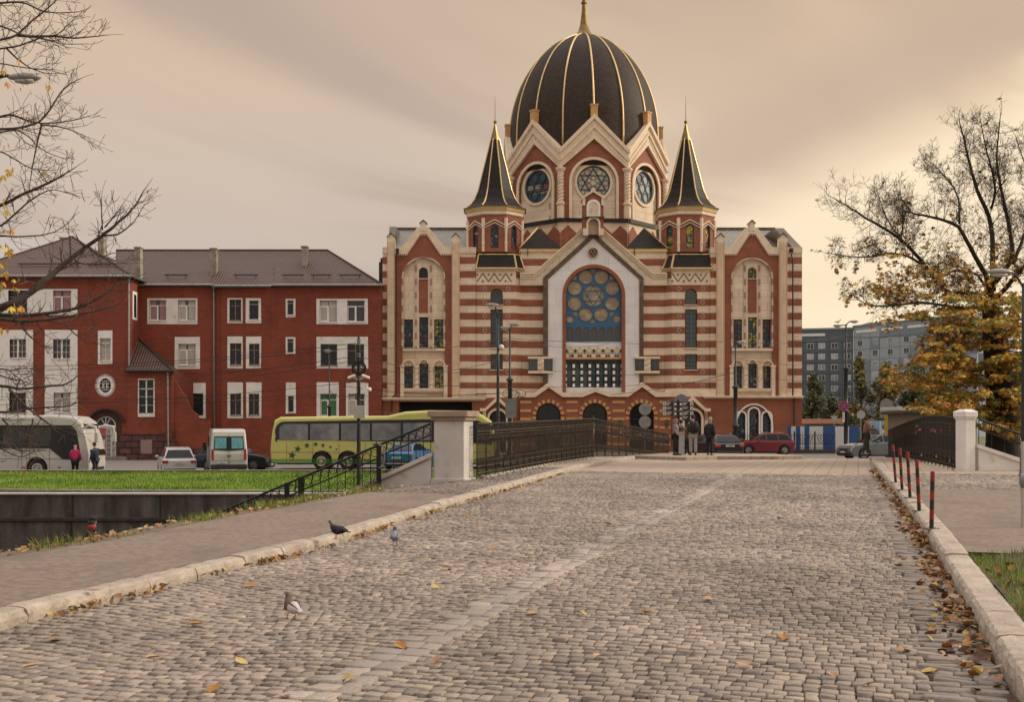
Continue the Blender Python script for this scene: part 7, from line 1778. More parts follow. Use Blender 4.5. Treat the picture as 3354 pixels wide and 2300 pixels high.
# pole with camera rings and box (canal side)
y=53.2; x=X(1175,y); root=thing('utility_pole','black pole with a ring of coiled cable, two white cameras and a grey box','utility pole',(x,y,-1.2))
m=M(); m.tube([(x,y,-1.3),(x,y,Z(1112,y)),(x,y,Z(1094,y))],[.10,.075,.01],10); m.build('pole',mat('flaky_black_paint',(.018,.016,.015),.6,.2,var=.3,vs=5,col2=(.12,.05,.035),c2s=6,c2lo=.66,c2hi=.74),root)
m=M(); m.disc((x+.02,y-.1,Z(1207,y)),24*y/F,.07,28,ri=17*y/F); m.disc((x+.02,y-.1,Z(1207,y)),15.5*y/F,.05,28,ri=13*y/F); m.build('cable_coil',rubber,root)
for sg in (-1,1):
    m=M(); c=P(1175+sg*24,1236,y-.1); m.tube([c+Vector((-sg*.2,0,.10)),c+Vector((sg*.16,0,-.04))],.065,8); m.tube([c+Vector((-sg*.1,0,.0)),(x,y-.05,Z(1246,y))],.02,5); m.build('camera',whitep,root)
m=M(); m.ball(P(1210,1276,y),.10,10,7); m.box(X(1190,y),X(1204,y),y-.05,y+.05,Z(1284,y),Z(1262,y)); m.build('dome_camera',whitep,root)
m=M(); m.box(X(1160,y-.2),X(1196,y-.2),y-.32,y-.10,Z(1371,y-.2),Z(1329,y-.2)); m.build('junction_box',mat('box_grey_green',(.40,.40,.35),.6,var=.08),root,bevel=.01)
m=M()
for v in (1113,1120,1127,1160,1167,1230,1236): m.cut().lathe([(.085,-.02),(.085,.02)],(x,y,Z(v,y)),10)
m.build('clamp',galv,root)
m=M(); m.tube([(x-.1,y-.08,Z(v,y)) for v in (1190,1250,1300,1330)],.012,4); m.build('conduit',galv,root)
# overhead wires
wirem=mat('overhead_wire',(.012,.012,.013),.6,var=0)
def wire(label,a,b,ya,yb,sag=.35,r=.018):
    A,B=P(*a,ya),P(*b,yb); m=M(); m.tube([A.lerp(B,t)-Vector((0,0,sag*4*t*(1-t))) for t in [i/16 for i in range(17)]],r,4)
    tag(m.build('overhead_wire',wirem,None,origin=tuple(A)),label,'wire','overhead wires across the street')
W_=[((-200,1196),(1166,1124),53,53.2),((-200,1222),(1170,1139),60,53.3),((0,1262),(1174,1166),70,53.4),((300,1275),(1175,1180),70,53.4),((1180,1129),(1632,1106),53.3,61.5),((1632,1106),(2409,1118),61.5,79),((1180,1170),(1669,1215),53.4,69),((1669,1205),(2409,1225),69,79),((1180,1206),(1631,1181),53.4,61.5),((2409,1122),(2771,1100),79,86),((2771,1104),(3340,1045),86,75),((2409,1176),(2771,1193),79,86),((2409,1226),(3000,1243),79,86),((0,1327),(1180,1250),64,53.4),((1180,1253),(2409,1240),53.4,79),((0,1301),(1079,1293),90,90),((0,1310),(1079,1300),90,90),((1079,1293),(1700,1285),90,92),((1079,1278),(1175,1285),90,53.4),((1110,1262),(1640,1288),60,61.5),((-100,1217),(820,1215),96,96),((2600,1339),(2965,1240),95,60),((1632,1106),(2000,1125),61.5,84),((2000,1293),(2409,1218),84,79)]
for i,(a,b,ya,yb) in enumerate(W_): wire('thin black overhead wire strung between poles in front of the buildings',a,b,ya,yb,.25 if i%2 else .4,.016 if ya<80 else .02)
# seagull on the lamp
y=86; c=P(2745,1061,y); root=thing('seagull','white seagull perched on the left head of the double lamp','seagull',(c.x,c.y,c.z))
m=M(); n=8; m.loft([[(c.x+a,c.y+w_*math.cos(2*PI*j/n),c.z+.13+h_+w_*math.sin(2*PI*j/n)) for j in range(n)] for a,h_,w_ in ((-.26,-.0,.015),(-.12,.02,.05),(.0,.03,.08),(.10,.07,.07),(.15,.15,.04),(.19,.19,.045),(.24,.185,.02),(.29,.175,.008))]); m.build('body',mat('gull_white',(.55,.53,.50),.7,var=.05),root,smooth=True)
m=M(); m.loft([[(c.x+a,c.y+t,c.z+h_) for a,h_ in ((.08,.2),(-.12,.17),(-.30,.12),(-.1,.11))] for t in (-.09,.09)]); m.build('wing',mat('gull_grey',(.28,.29,.31),.7),root)
m=M(); 
for s in (-1,1): m.cut().tube([(c.x+.02,c.y+s*.03,c.z),(c.x+.02,c.y+s*.03,c.z+.1)],.008,4)
m.build('leg',mat('gull_leg',(.45,.2,.1),.6),root)

# ------------------------------------------------------------------ synagogue fence, hoarding, billboard, kiosk
def menfence(label,u0,u1,y,v0,v1,seg):
    zt,zb=Z(v0,y),Z(v1,y); root=thing('iron_fence',label,'fence',(X((u0+u1)/2,y),y,zb)); L=X(u1,y)-X(u0,y); n=max(1,round(L/seg)); x0=X(u0,y)
    m=M(); m.box(x0,x0+L,y-.15,y+.15,zb-.3,zb+.02); m.build('plinth',mat('dark_plinth',(.05,.045,.045),.8,var=.2),root)
    for z in (zt-.25,zb+.12,zb+.5): m=M(); m.box(x0,x0+L,y-.02,y+.02,z-.02,z+.02); m.build('rail',iron,root)
    for i in range(n):
        a=x0+L*i/n; b=x0+L*(i+1)/n; c=(a+b)/2; H_=zt-zb
        m=M(); k=int((b-a)/.16)
        for j in range(k+1):
            x=a+(b-a)*j/k; d=abs(x-c); hh=zt if (j%2==0) else zt-.1
            m.tube([(x,y,zb),(x,y,hh-.1)],.012,4); m.tube([(x,y,hh-.1),(x,y,hh)],[.025,.002],4)
        for R_ in (.2,.4,.6):
            if R_<(b-a)/2: m.tube([(c+R_*math.cos(t),y-.03,zt-.35+R_*math.sin(t)) for t in [PI+PI*q/12 for q in range(13)]],.03,4)
        m.tube([(c,y-.03,zb+.4),(c,y-.03,zt-.2)],.03,4)
        m.build('menorah_panel',iron,root)
        m=M(); m.box(a-.05,a+.05,y-.05,y+.05,zb,zt+.05); m.build('post',iron,root)
menfence('black iron fence with menorah shapes along the right end of the synagogue',2335,2600,90,1417,1473,1.55)
menfence('black iron fence with menorah shapes standing before the blue and white hoarding',2602,2736,89,1416,1474,1.6)
cols={'b':mat('hoarding_blue',(.012,.07,.24),.5,var=.06),'w':mat('hoarding_white',(.55,.54,.56),.6,var=.05)}
root=thing('hoarding','tall site hoarding of alternating blue and white vertical panels','hoarding',(X(2690,91.5),91.5,ZT(26,91)))
for u0,u1,c in ((2580,2591,'b'),(2591,2607,'w'),(2607,2621,'b'),(2621,2635,'w'),(2635,2651,'b'),(2651,2696,'w'),(2696,2735,'b'),(2735,2764,'w'),(2764,2781,'w'),(2781,2813,'b')):
    m=M(); m.pbox(u0+.3,1397,u1-.3,1478,91.5,91.6); m.build('panel',cols[c],root)
y=93; root=thing('billboard','large low billboard with a printed photograph of blue sky, a bridge and wheels','billboard',(X(2890,y),y,0))
m=M(); m.pbox(2848,1379,2962,1455,y,y+.1); b_=m.build('panel',mat('printed_sky',(.16,.30,.48),.5,var=.3,vs=.5,col2=(.45,.50,.55),c2s=.35),root)
m=M(); m.pbox(2881,1379,2886,1455,y-.02,y); m.cut().pbox(2887,1404,2962,1455,y-.02,y); m.build('white_print',mat('billboard_white',(.5,.5,.52),.5,var=.05),b_)
m=M(); m.pp([(2850,1402),(2858,1394),(2880,1415),(2880,1442),(2850,1446)],y-.02,y); m.cut().disc((X(2898,y),y-.03,Z(1400,y)),.22,.02,18,ri=.12); m.cut().disc((X(2931,y),y-.03,Z(1400,y)),.28,.02,18,ri=.15); m.cut().pbox(2893,1420,2901,1445,y-.03,y-.02); m.build('dark_print',mat('billboard_dark',(.06,.07,.09),.5),b_)
for u in (2860,2900,2945): m=M(); m.pbox(u,1455,u+2,1490,y,y+.1); m.build('leg',galv,root)
def kiosk(label,u0,u1,v0,v1,y,wallc,roofc,over=.4,shut=None,cat='kiosk'):
    zb=-.4; root=thing('kiosk',label,cat,(X((u0+u1)/2,y),y,zb)); x0,x1=X(u0,y),X(u1,y); zt=Z(v0,y); zr=Z(v1,y)
    m=M(); m.box(x0,x1,y,y+3,zb,zr); m.build('wall',wallc,root)
    m=M(); m.box(x0-over,x1+over,y-over,y+3+over,zr,zt); m.build('roof',roofc,root,bevel=.03)
    if shut:
        m=M(); m.box(x0+.3,x0+(x1-x0)*.55,y-.05,y,zb+1.0,zr-.3); m.build('shutter',shut,root)
        m=M(); m.box(x0+(x1-x0)*.62,x1-.3,y-.05,y,zb+.2,zr-.3); m.build('door',galv,root)
    return root
kiosk('low flat-roofed building with a pinkish fascia behind the hoarding',2642,2746,1373,1389,110,mat('teal_wall',(.05,.12,.15),.7),mat('pink_fascia',(.42,.20,.16),.7,var=.1))
kiosk('beige kiosk with a brown roof and orange shutter behind the right railing',2972,3098,1347,1357,58,mat('kiosk_beige',(.20,.155,.11),.8,var=.1),mat('kiosk_roof_brown',(.06,.045,.035),.8,var=.3),.3,mat('orange_shutter',(.42,.20,.07),.6,var=.1))
kiosk('white roofed stall with yellow corner beyond the brown roofed kiosk',2952,3010,1333,1345,66,mat('stall_yellow',(.45,.30,.05),.7,var=.1),mat('stall_white_roof',(.5,.5,.5),.6,var=.1),.2)
# ------------------------------------------------------------------ trees
barkd=mat('dark_bark',(.030,.022,.018),.9,var=.35,vs=3,bump=.8,bs=14)
barkl=mat('chestnut_bark',(.050,.036,.029),.85,var=.3,vs=6,bump=.6,bs=30)
twigm=mat('twig_bark',(.075,.048,.036),.8,var=.3,vs=10)
LV=[mat('leaf_rust',(.52,.22,.035),.6,var=.25,vs=4),mat('leaf_ochre',(.62,.38,.05),.6,var=.25,vs=4),mat('leaf_brown',(.24,.12,.035),.7,var=.25,vs=4),mat('leaf_olive',(.25,.235,.035),.6,var=.25,vs=4),mat('leaf_green',(.12,.16,.025),.6,var=.25,vs=4),mat('leaf_yellow',(.62,.46,.07),.6,var=.2,vs=4)]  # leaf colours brightened in place of light shining through the leaves
RMIN=[.0052]
def rv(rg): 
    while 1:
        v=Vector((rg.uniform(-1,1),rg.uniform(-1,1),rg.uniform(-1,1)))
        if .05<v.length<1: return v.normalized()
def branch(m,p,d,L,r,lev,rg,tips,up=.18,spread=.75,nch=5,taper=.35,mt=None,wob=.22):
    rmin=RMIN[0]
    n=5 if lev>0 else 4; pts=[p]; dd=d.normalized()
    for i in range(n):
        dd=(dd+rv(rg)*wob+Vector((0,0,up*.5))).normalized(); pts.append(pts[-1]+dd*L/n)
    rs=[max(rmin,r*(1-(1-taper)*i/n)) for i in range(n+1)]
    m.tube(pts,rs,6 if r>.05 else 4 if r>.012 else 3,cap=r>.02)
    if lev<=0: tips.append((pts[-1],dd)); tips.append((pts[-2],dd)); return
    for k in range(nch):
        t=rg.uniform(.2,1.0); i=min(int(t*n),n-1); q=pts[i].lerp(pts[i+1],t*n-i)
        base=(pts[i+1]-pts[i]).normalized(); nd_=(base*(1-spread*.5)+rv(rg)*spread+Vector((0,0,up))).normalized()
        branch(m,q,nd_,L*rg.uniform(.52,.82),rs[i]*.62,lev-1,rg,tips,up,spread,nch-(lev<2)*1,taper,wob=wob)
def limb(m,mt_,pts,r0,r1,rg,tips,ch,L,lev,up,spread,start=.15,nch=4,rmax=.03,wob=.2):
    """a limb laid through given points, with side branches"""
    P2=[]
    for i in range(len(pts)-1):
        for k in range(3): P2.append(pts[i].lerp(pts[i+1],k/3))
    P2.append(pts[-1])
    for i in range(1,len(P2)-1): P2[i]=P2[i]*.5+(P2[i-1]+P2[i+1])*.25+rv(rg)*r0*.12
    n=len(P2); rs=[r0+(r1-r0)*i/(n-1) for i in range(n)]
    m.tube(P2,rs,8 if r0>.05 else 6)
    for c in range(ch):
        t=start+(1-start)*(c+rg.random())/ch; i=min(int(t*(n-1)),n-2); q=P2[i]; b=(P2[i+1]-P2[i]).normalized()
        nd_=(b*.55+rv(rg)*spread+Vector((0,0,up))).normalized()
        branch(mt_,q,nd_,L*(1.15-.5*t)*rg.uniform(.7,1.2),min(rs[i]*.5,rmax),lev,rg,tips,up*.7,spread,nch,wob=wob)
    branch(mt_,P2[-1],(P2[-1]-P2[-2]),L*.6,r1*.9,lev-1,rg,tips,up*.5,spread,nch)
def fan(F_,V_,I_,p,d,s,rg,mi,nl=5,droop=.35):
    """palmate leaf: nl leaflets spreading from p"""
    d=d.normalized(); a=d.cross(Vector((0,0,1))); a=a.normalized() if a.length>.05 else Vector((1,0,0)); nn_=a.cross(d).normalized()
    for k in range(nl):
        th=(k-(nl-1)/2)*.62+rg.uniform(-.12,.12); q=(d*math.cos(th)+a*math.sin(th))-nn_*droop*rg.uniform(.3,1.3); q.normalize(); sd=q.cross(nn_).normalized()
        L=s*(1-.13*abs(k-(nl-1)/2)); w_=L*.20; b=len(V_)
        V_+= [tuple(p),tuple(p+q*L*.6+sd*w_),tuple(p+q*L-nn_*L*.12),tuple(p+q*L*.6-sd*w_)]
        F_.append((b,b+1,b+2,b+3)); I_.append(mi)
def foliage(name,items,s0,s1,mats,par,rg,nl=5,droop=.5):
    V_=[];F_=[];I_=[]
    for p,d,w in items: fan(F_,V_,I_,p,d,rg.uniform(s0,s1),rg,rg.choices(range(len(mats)),w)[0],nl,droop)
    m=M(); m.v=V_; m.f=F_; m.mi=I_; return m.build(name,mats,par)

# right-hand chestnut, bare above and rusty leaved below
YT_=46.0; rg=random.Random(21)
TR=thing('chestnut_tree','big chestnut tree at the right with bare upper twigs and rusty orange lower leaves','tree',(X(3290,YT_),YT_,-1.0))
def Z2(x,y,dy=0): return P(2600+x/1.992,300+y/1.992,YT_+dy)
m=M(); mt_=M(); tips=[]
tr=[P(3275,1700,YT_),P(3285,1450,YT_),P(3280,1300,YT_),P(3262,1130,YT_),P(3250,1010,YT_)]
m.tube(tr,[.85,.66,.58,.50,.40],12)
L_=[([(1310,1420,0),(1230,1330,.2),(1100,1320,.5),(1010,1320,.8),(930,1240,1),(830,1100,.8),(720,980,.4),(600,900,0),(480,830,-.4),(370,760,-.6),(270,700,-.6)],.26,.03,16,1.5),
 ([(840,1130,.8),(740,1070,-.2),(620,1050,-1),(500,1080,-1.4),(380,1080,-1.6),(240,1055,-1.8)],.11,.02,12,1.2),
 ([(720,980,.4),(650,900,1.2),(590,800,1.6),(560,700,1.8),(530,620,2)],.07,.015,9,1.1),
 ([(700,950,.4),(715,860,-.3),(710,740,-.8),(690,620,-1)],.06,.015,8,1.0),
 ([(1300,1400,0),(1260,1200,-1),(1150,1020,-1.5),(1080,870,-2),(930,825,-2),(800,800,-2),(700,770,-2)],.22,.03,13,1.3),
 ([(1080,860,-2),(1080,700,-1.4),(1030,600,-1),(940,500,-.6),(860,440,-.5)],.09,.015,10,1.2),
 ([(1300,1300,0),(1300,1000,.5),(1280,820,1),(1190,640,1.2),(1150,480,1.3),(1120,350,1.2),(1080,190,1)],.24,.03,14,1.3),
 ([(1290,760,1),(1320,640,-.4),(1290,500,-1),(1250,360,-1.4),(1215,170,-1.5)],.11,.02,11,1.2),
 ([(1310,1250,0),(1440,1080,.2),(1400,850,.6),(1345,620,.2),(1320,450,-.3),(1345,180,-.6)],.22,.03,14,1.3),
 ([(1430,1120,.2),(1500,950,1),(1560,760,1.3),(1540,560,1.5),(1450,300,1.5)],.16,.02,13,1.3),
 ([(1320,1350,0),(1500,1150,-1),(1650,950,-1.5),(1750,700,-1.8)],.2,.03,12,1.4),
 ([(1300,1380,0),(1200,1180,2),(1050,1160,2.6),(950,1220,2.8),(820,1200,3),(700,1260,3)],.12,.02,11,1.2),
 ([(1200,1420,0),(1000,1400,-2),(820,1370,-2.6),(650,1400,-3),(480,1400,-3),(400,1340,-3)],.13,.02,12,1.2),
 ([(1300,1500,0),(1180,1560,-2),(1000,1620,-3),(850,1700,-3.4)],.12,.02,8,1.1)]
for pl,r0,r1,ch,LL in L_: limb(m,mt_,[Z2(*p) for p in pl],r0*.52,r1*.7,rg,tips,int(ch*2.6),LL*.70,3,.20,.85,nch=3,rmax=.017,wob=.13)
m.build('trunk',barkd,TR,smooth=True); mt_.build('twigs',mat('fine_twigs',(.06,.043,.033),.9,var=.2),TR)
items=[]
for p,d in tips:
    v=VH-(p.z-HC)*F/p.y; 
    pr=.02 if v<640 else .10 if v<760 else .30 if v<860 else .8
    if rg.random()<pr*.25: items.append((p,(d+Vector((0,0,-.6))),(5,3,3,2,.5,.5)))
def vol(cu,cv,cy,ru,rv_,n,w):
    """leaf sprays filling part of the crown"""
    for k in range(n):
        a=rv(rg)*rg.random()**.4; p=P(cu+a.x*ru,cv+a.z*rv_,YT_+cy+a.y*2.0); o=Vector((a.x,a.y,-.35+a.z*.2))
        items.append((p,o+rv(rg)*.7,w))
wo=(4.5,4,2.4,3,1,.5); wg=(1.2,1.8,1.5,5,4.5,.8); wy=(2.5,4.5,1.4,4,1.6,1.2)
clumps=[]
for k in range(380):
    u=rg.uniform(2900,3400); v=rg.uniform(960,1400)
    if u<3030 and v<1180 and rg.random()<.85: continue
    if u<3060 and rg.random()<.35: continue
    if u<3010 and v>1280: continue
    if 3180<u<3330 and v>1150 and rg.random()<.3: continue
    # outline: crown edge slopes from upper right to lower left
    if u< 2985-(v-1000)*.3 and v<1250: continue
    clumps.append((u,v,rg.uniform(-3.6,2.0)))
for u,v,cy in clumps: vol(u,v,cy,rg.uniform(28,60),rg.uniform(7,17),rg.randint(40,85),rg.choice((wo,wo,wy,wg,wy)))
for k in range(60):
    u=rg.uniform(2870,3340); v=rg.uniform(800,1000); vol(u,v,rg.uniform(-2,2),rg.uniform(20,42),rg.uniform(12,24),rg.randint(8,22),wo)
for k in range(18): vol(rg.uniform(2830,2980),rg.uniform(930,1080),rg.uniform(-2.5,0),26,14,rg.randint(8,20),wo)
for k in range(16): vol(rg.uniform(3010,3350),rg.uniform(1380,1440),rg.uniform(-3,0),45,18,30,wo)
foliage('foliage',items,.10,.18,LV,TR,rg)

# left-hand tree: its trunk stands outside the picture, limbs reach in
YB=11.0; rg=random.Random(5); RMIN[0]=.0022
TL=thing('bare_tree','nearly bare chestnut tree at the left edge with a few yellow leaves','tree',(X(-700,YB),YB,-1.0))
m=M(); mt_=M(); tips=[]
Q4=lambda x,y,dy=0: P(x/2.278,y/2.278,YB+dy)
Q5=lambda x,y,dy=0: P(x/2.278,600+y/2.278,YB+dy)
Q0=lambda x,y,dy=0: P(x/3.984,1200+y/3.984,YB+dy)
tb=[P(-720,2600,YB),P(-700,1900,YB),P(-690,1300,YB),P(-650,800,YB),P(-600,300,YB),P(-560,-200,YB),P(-520,-600,YB)]
m.tube(tb,[.30,.24,.21,.18,.14,.10,.06],12)
root_=lambda v,dy=0: P(-640,v,YB)
RA=[(Q4,[(-100,30,.0),(0,20,.1),(130,10,.2),(200,22,.2),(320,85,.3),(450,95,.3),(590,85,.3)],.013,.004,7),
(Q4,[(0,300,0),(130,262,.1),(240,150,.2),(330,80,.3),(400,20,.3),(450,-40,.3)],.014,.004,6),
(Q4,[(130,262,.1),(250,270,.1),(400,265,.1),(560,285,.1),(700,270,.1),(810,258,.1)],.013,.003,9),
(Q4,[(-20,170,-.2),(100,230,-.2),(180,265,-.1),(330,290,0),(480,330,.1),(660,325,.1)],.009,.003,8),
(Q4,[(-10,365,0),(150,340,-.1),(320,270,-.2),(430,260,-.3),(520,170,-.3),(580,110,-.3)],.010,.003,7),
(Q4,[(-20,460,.3),(150,500,.3),(300,515,.3),(420,518,.3)],.008,.003,6),
(Q4,[(50,360,0),(130,440,.2),(230,510,.4),(350,550,.4),(450,545,.4)],.008,.0025,5),
(Q4,[(-20,880,.2),(80,850,.2),(180,890,.2),(300,920,.3),(450,915,.3),(600,885,.4),(680,860,.4)],.013,.003,10),
(Q4,[(-20,965,0),(150,955,0),(300,910,.1),(380,810,.1),(450,690,.2),(520,620,.2),(600,585,.2)],.014,.004,8),
(Q4,[(310,930,.1),(270,1100,.3),(235,1280,.4),(215,1430,.4)],.008,.003,5),
(Q4,[(-10,990,-.2),(130,965,-.2),(220,1020,-.3),(290,1100,-.3),(380,1150,-.3),(480,1185,-.4)],.009,.003,6),
(Q4,[(300,930,.2),(430,940,.2),(540,970,.3),(620,1010,.3),(680,1030,.3)],.007,.002,4),
(Q4,[(-10,1110,.4),(100,1180,.4),(230,1260,.4),(330,1270,.4),(400,1270,.4)],.008,.003,6),
(Q5,[(-10,185,0),(150,90,0),(280,35,0),(400,-20,0),(480,-70,0),(565,-120,0)],.020,.004,10),
(Q5,[(-10,345,.3),(100,240,.3),(220,130,.3),(300,80,.4),(400,40,.4),(570,95,.4)],.012,.003,8),
(Q5,[(-10,390,-.2),(130,400,-.2),(320,390,-.2),(420,360,-.2),(500,305,-.2)],.010,.003,7),
(Q5,[(-20,945,0),(100,890,.0),(200,840,.1),(340,720,.2),(420,650,.3),(540,560,.4),(640,480,.5),(760,390,.5),(850,320,.5),(960,225,.6),(1020,150,.6),(1080,45,.6)],.040,.005,9),
(Q5,[(760,390,.5),(880,385,.5),(930,350,.5),(1000,290,.5),(1075,170,.5)],.009,.003,3),
(Q5,[(765,350,.5),(757,210,.5),(760,80,.5)],.007,.003,2),
(Q5,[(780,330,.5),(860,240,.5),(930,135,.5)],.007,.003,2),
(Q5,[(1020,150,.6),(1060,140,.6),(1105,122,.6)],.006,.003,1),
(Q5,[(-20,980,.2),(150,995,.2),(330,975,.2),(560,940,.3),(700,880,.3),(800,820,.3),(900,740,.4),(990,700,.4)],.024,.004,12),
(Q5,[(-20,1005,-.1),(150,1035,-.1),(330,1025,-.2),(600,980,-.2),(730,950,-.2),(850,920,-.3)],.022,.004,12),
(Q5,[(520,395,.4),(525,480,.3),(525,560,.3)],.009,.006,2),
(Q5,[(660,470,.5),(740,560,.5),(850,520,.5)],.008,.003,4),
(Q5,[(640,490,.4),(560,600,.3),(720,610,.3),(850,600,.3),(960,600,.3)],.008,.003,4),
(Q5,[(150,1040,-.1),(220,1150,-.1),(350,1230,-.2),(440,1240,-.2)],.009,.003,4),
(Q5,[(500,1065,0),(560,1130,0),(650,1185,0),(705,1195,0)],.007,.003,3),
(Q0,[(-30,250,0),(150,280,0),(340,300,0),(600,265,0),(830,245,0),(950,190,0),(1030,105,0)],.017,.004,7),
(Q0,[(120,300,.3),(300,500,.3),(480,640,.3),(640,760,.3),(780,830,.3),(940,880,.3)],.013,.004,7),
(Q0,[(-30,600,-.2),(150,600,-.2),(380,550,-.2),(700,535,-.2),(930,520,-.2),(990,470,-.2)],.014,.004,7),
(Q0,[(30,690,.1),(130,790,.1),(340,910,.1)],.010,.004,4),
(Q0,[(430,690,.2),(400,900,.2),(380,1100,.2)],.008,.003,3),
(Q0,[(-30,970,0),(150,1070,0),(280,1110,0),(470,1100,0)],.010,.003,5),
(Q0,[(-30,1040,.3),(150,1150,.3),(290,1195,.3),(470,1100,.3)],.009,.003,4),
(Q0,[(-30,100,.4),(120,160,.4),(300,190,.4),(430,240,.4)],.010,.003,6),
(Q0,[(-30,20,-.3),(140,60,-.3),(300,30,-.3),(600,25,-.3)],.009,.003,6)]
for fn,pl,r0,r1,ch in RA:
    pts=[fn(*p) for p in pl]
    if pl[0][0]<=0:
        p0=pts[0]; pts=[root_(VH-(p0.z-HC)*F/p0.y+40),Vector((p0.x*.6+X(-640,YB)*.4,p0.y,p0.z-.06))]+pts; 
    limb(m,mt_,pts,r0*1.15,r1,rg,tips,ch+6 if pl[0][0]<=0 else ch+3,.24,1,.12,.8,start=.30 if pl[0][0]<=0 else .1,nch=3)
m.build('trunk',barkl,TL,smooth=True)
for p,d in tips[::3]: mt_.ball(tuple(p),.0042,5,4)
mt_.build('twigs',twigm,TL)
items=[]; wl_=(2,5,.5,.5,.2,5)
for u,v,n in ((5,235,2),(30,270,2),(65,195,1),(70,290,2),(100,290,1),(150,285,3),(100,385,2),(10,465,2),(30,475,2),(15,560,3),(35,550,3),(150,570,2),(10,660,3),(20,690,2),(30,750,4),(5,800,3),(25,815,4),(5,850,4),(30,900,4),(50,905,3),(15,925,4),(5,940,3),(45,1000,4),(70,1010,3),(55,940,3),(10,1085,3),(25,745,2)):
    for k in range(max(1,n-1)): items.append((P(u+rg.uniform(-14,14),v+rg.uniform(-14,14),YB+rg.uniform(-.2,.3)),Vector((rg.uniform(-.3,.9),rg.uniform(-.6,.6),-.8)),wl_))
foliage('leaves',items,.045,.10,LV,TL,rg,3,.4)

LV_HAZED=[mat('far_'+m_.name,tuple(c*.9+k for c,k in zip(cc,(.035,.05,.05))),.7,var=.2,vs=1) for m_,cc in zip(LV,((.26,.105,.02),(.36,.19,.03),(.14,.065,.02),(.12,.13,.02),(.055,.085,.015),(.36,.27,.05)))]  # distance haze is mixed into these leaf colours
# distant trees in front of the apartment block
RMIN[0]=.03
def far_tree(label,u,y,vtop,vbase,ru,seed,w,kind='deciduous_tree',n=2600,sz=(.28,.55)):
    rg=random.Random(seed); zb=ZT(X(u,y),y)-.1; root=thing(kind,label,'tree',(X(u,y),y,zb),group='autumn trees before the apartment block')
    base=P(u,0,y); base.z=zb; top=P(u,vtop,y); H_=top.z-zb; m=M(); tips=[]; tw=M()
    pts=[Vector((base.x+math.sin(t*3+seed)*.2,y,zb+H_*t*.85)) for t in (0,.25,.5,.75,1)]
    m.tube(pts,[.24,.19,.14,.09,.03],7)
    for k in range(14):
        t=rg.uniform(.22,.8); p=Vector((base.x,y,zb+H_*t)); branch(tw,p,Vector((rg.uniform(-1,1),rg.uniform(-1,1),.7)),H_*.3*(1.1-t),.06,1,rg,tips,.2,.7,4)
    m.build('trunk',barkd,root); tw.build('limbs',barkd,root)
    it=[]; R_=ru*y/F
    cl=[(rg.gauss(0,.42),rg.gauss(0,.42),rg.random()) for _ in range(26)]
    for k in range(n):
        cx,cy,cz=rg.choice(cl); tz=.22+.78*cz; wd=math.sin(min(1,(1-cz)*1.35+.12)*PI*.62)
        p=Vector((base.x+(cx*wd+rg.gauss(0,.14))*R_,y+(cy*wd+rg.gauss(0,.14))*R_,zb+H_*(tz+rg.gauss(0,.045))))
        it.append((p,rv(rg)+Vector((0,0,-.4)),w))
    foliage('foliage',it,sz[0],sz[1],LV_HAZED,root,rg,3)
gmix=(.6,.6,1.2,5,4,.6); gyel=(1,2.2,.8,5,1.5,1.6); gdk=(.3,.1,2,2,5,.1)
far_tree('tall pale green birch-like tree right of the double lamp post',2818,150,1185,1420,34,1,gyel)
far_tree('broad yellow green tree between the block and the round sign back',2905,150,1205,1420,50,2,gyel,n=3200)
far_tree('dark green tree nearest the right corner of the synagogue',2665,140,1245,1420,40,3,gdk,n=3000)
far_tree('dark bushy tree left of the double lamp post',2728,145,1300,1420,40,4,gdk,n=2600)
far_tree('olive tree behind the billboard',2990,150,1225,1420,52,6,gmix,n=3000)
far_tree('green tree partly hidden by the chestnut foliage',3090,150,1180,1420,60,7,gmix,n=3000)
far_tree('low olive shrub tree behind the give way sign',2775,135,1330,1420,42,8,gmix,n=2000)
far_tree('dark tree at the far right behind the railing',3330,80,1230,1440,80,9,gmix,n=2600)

# ------------------------------------------------------------------ fallen leaves
FL=[mat('fallen_brown',(.25,.12,.055),.7,var=.3,vs=20),mat('fallen_orange',(.34,.15,.03),.65,var=.25,vs=20),mat('fallen_yellow',(.48,.34,.10),.65,var=.2,vs=20),mat('fallen_tan',(.40,.25,.14),.7,var=.2,vs=20),mat('fallen_dark',(.09,.045,.025),.7,var=.3,vs=20)]
def leaf(V_,F_,I_,p,rg,s,mi,flat=.5):
    yaw=rg.uniform(0,2*PI); tl=rg.gauss(0,flat); rl=rg.gauss(0,flat); Mx=Matrix.Rotation(yaw,3,'Z')@Matrix.Rotation(tl,3,'Y')@Matrix.Rotation(rl,3,'X')
    c=rg.uniform(.1,.55); cu=rg.uniform(-.2,.5); w_=rg.uniform(.28,.42)
    loc=[(-.5,0,cu*.25),(-.2,w_,c*.3),(-.2,-w_,c*.3),(-.1,0,0),(.2,w_*.85,c*.3),(.2,-w_*.85,c*.3),(.2,0,.02),(.55,0,cu*.3)]
    b=len(V_); V_+=[tuple(Vector(p)+Mx@Vector(q)*s) for q in loc]
    for f in ((0,3,1),(0,2,3),(1,3,6,4),(2,5,6,3),(4,6,7),(5,7,6)): F_.append(tuple(b+i for i in f)); I_.append(mi)
def litter(name,n,fn,label,seed,s0=.06,s1=.13,w=(5,4,2,4,3)):
    rg=random.Random(seed); V_=[];F_=[];I_=[]
    for k in range(n):
        r_=fn(rg)
        if r_: leaf(V_,F_,I_,r_,rg,rg.uniform(s0,s1),rg.choices(range(5),w)[0])
    m=M(); m.v=V_;m.f=F_;m.mi=I_; o=m.build(name,FL); tag(o,label,'fallen leaves',kind='stuff')
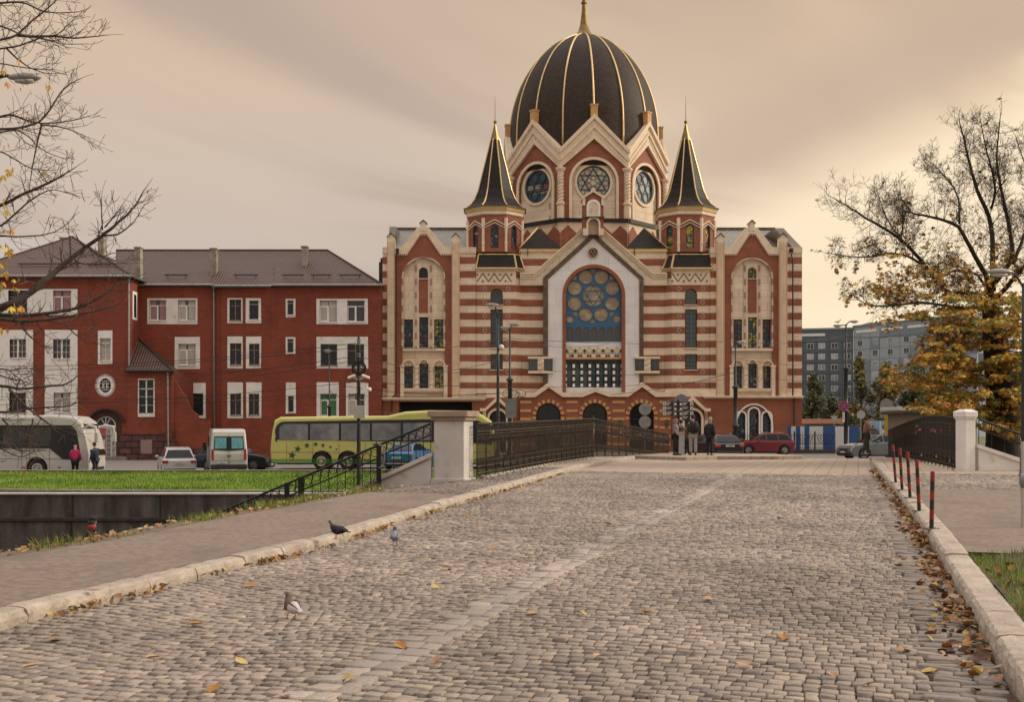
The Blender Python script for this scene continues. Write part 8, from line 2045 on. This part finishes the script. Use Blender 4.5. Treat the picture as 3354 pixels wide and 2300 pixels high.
def gr(rg):
    s=rg.uniform(5,40)**1.0; 
    if s>24 and rg.random()<.6: return None
    dens=.55+.45*math.sin(s*2.1)*math.sin(s*.8+1)
    if rg.random()>dens: return None
    wd=.42 if s<16 else .26; k=abs(rg.gauss(0,.45)); t=tR(s)-.02-k*wd; x,y=WS(s,t); return (x,y,ZN(y)+.02+max(0,.07*(1-k*1.6))*rg.random())
litter('gutter_leaves',2500,gr,'brown and orange leaves heaped in the gutter along the right kerb',1)
def gl(rg):
    s=rg.uniform(4,34); 
    if math.sin(s*3.1+1)*math.sin(s*1.3)<rg.uniform(-.5,.6): return None
    t=tL(s)+.02+abs(rg.gauss(0,.07)); x,y=WS(s,t); return (x,y,ZN(y)+.02+.04*rg.random())
litter('kerbside_leaves',900,gl,'scattered orange leaves caught along the foot of the left kerb',2,.05,.11,(3,5,3,4,1))
def gw_(rg):
    s=rg.uniform(5,SG); t=tRk(s)+.05+3.5*rg.random(); x,y=WS(s,t); return (x,y,ZN(y)+.19+.05*math.sin(t*1.7+s)+.1*sstep(t-tRk(s),0,2))
litter('lawn_leaves',420,gw_,'fallen leaves lying in the grass behind the right-hand kerb',3,.07,.14)
def gv(rg):
    s=rg.uniform(9,26); t=tO(s)-.05-.5*rg.random(); x,y=WS(s,t); return (x,y,ZN(y)+.13+.03*rg.random())
litter('verge_leaves',230,gv,'dry leaves among the weeds along the edge of the left pavement',4,.06,.12,(2,4,2,6,1))
rg=random.Random(12); prot={}
spots=[(1310,1880),(1465,1870),(1425,1925),(935,1995),(820,1920),(1430,2170),(2115,2010),(1905,2013),(1745,2010),(2565,2091),(2255,2137),(1310,2120),(790,2172),(500,2160),(180,2100),(930,2290),(2905,1838),(2902,1775),(2320,1965),(2580,1935),(3010,1990),(2960,2135),(2845,2247),(2725,2218),(1265,1655),(1400,1700),(2330,1730),(1990,1720),(2230,1590),(1530,1690),(310,1938),(815,1855),(1545,1610),(1960,2155),(2960,1690),(2805,1600),(640,2050),(1135,2230),(2440,2180),(1620,1800),(2050,1880),(2700,1900),(2550,1700),(100,2190),(700,2260)]
for i,(u,v) in enumerate(spots):
    g=G(u,v,.0); 
    st_=ST(g); off=.022
    if st_[1]<tL(st_[0]): off=.16
    g=G(u,v,off); c=i%5
    if i<10:
        V_=[];F_=[];I_=[]; leaf(V_,F_,I_,(0,0,.01),rg,rg.uniform(.11,.15),0,.22); m=M(); m.v=V_;m.f=F_;m.mi=I_; o=m.build('fallen_leaf',FL[c if c!=4 else 1]); prot[i]=o
    else:
        o=prot[i%10].copy(); COL.objects.link(o); o.rotation_euler=(0,0,rg.uniform(0,6))
    o.location=tuple(g); tag(o,'single dry autumn leaf lying on the open cobbles or pavement','leaf','single leaves on the cobbles and pavement')
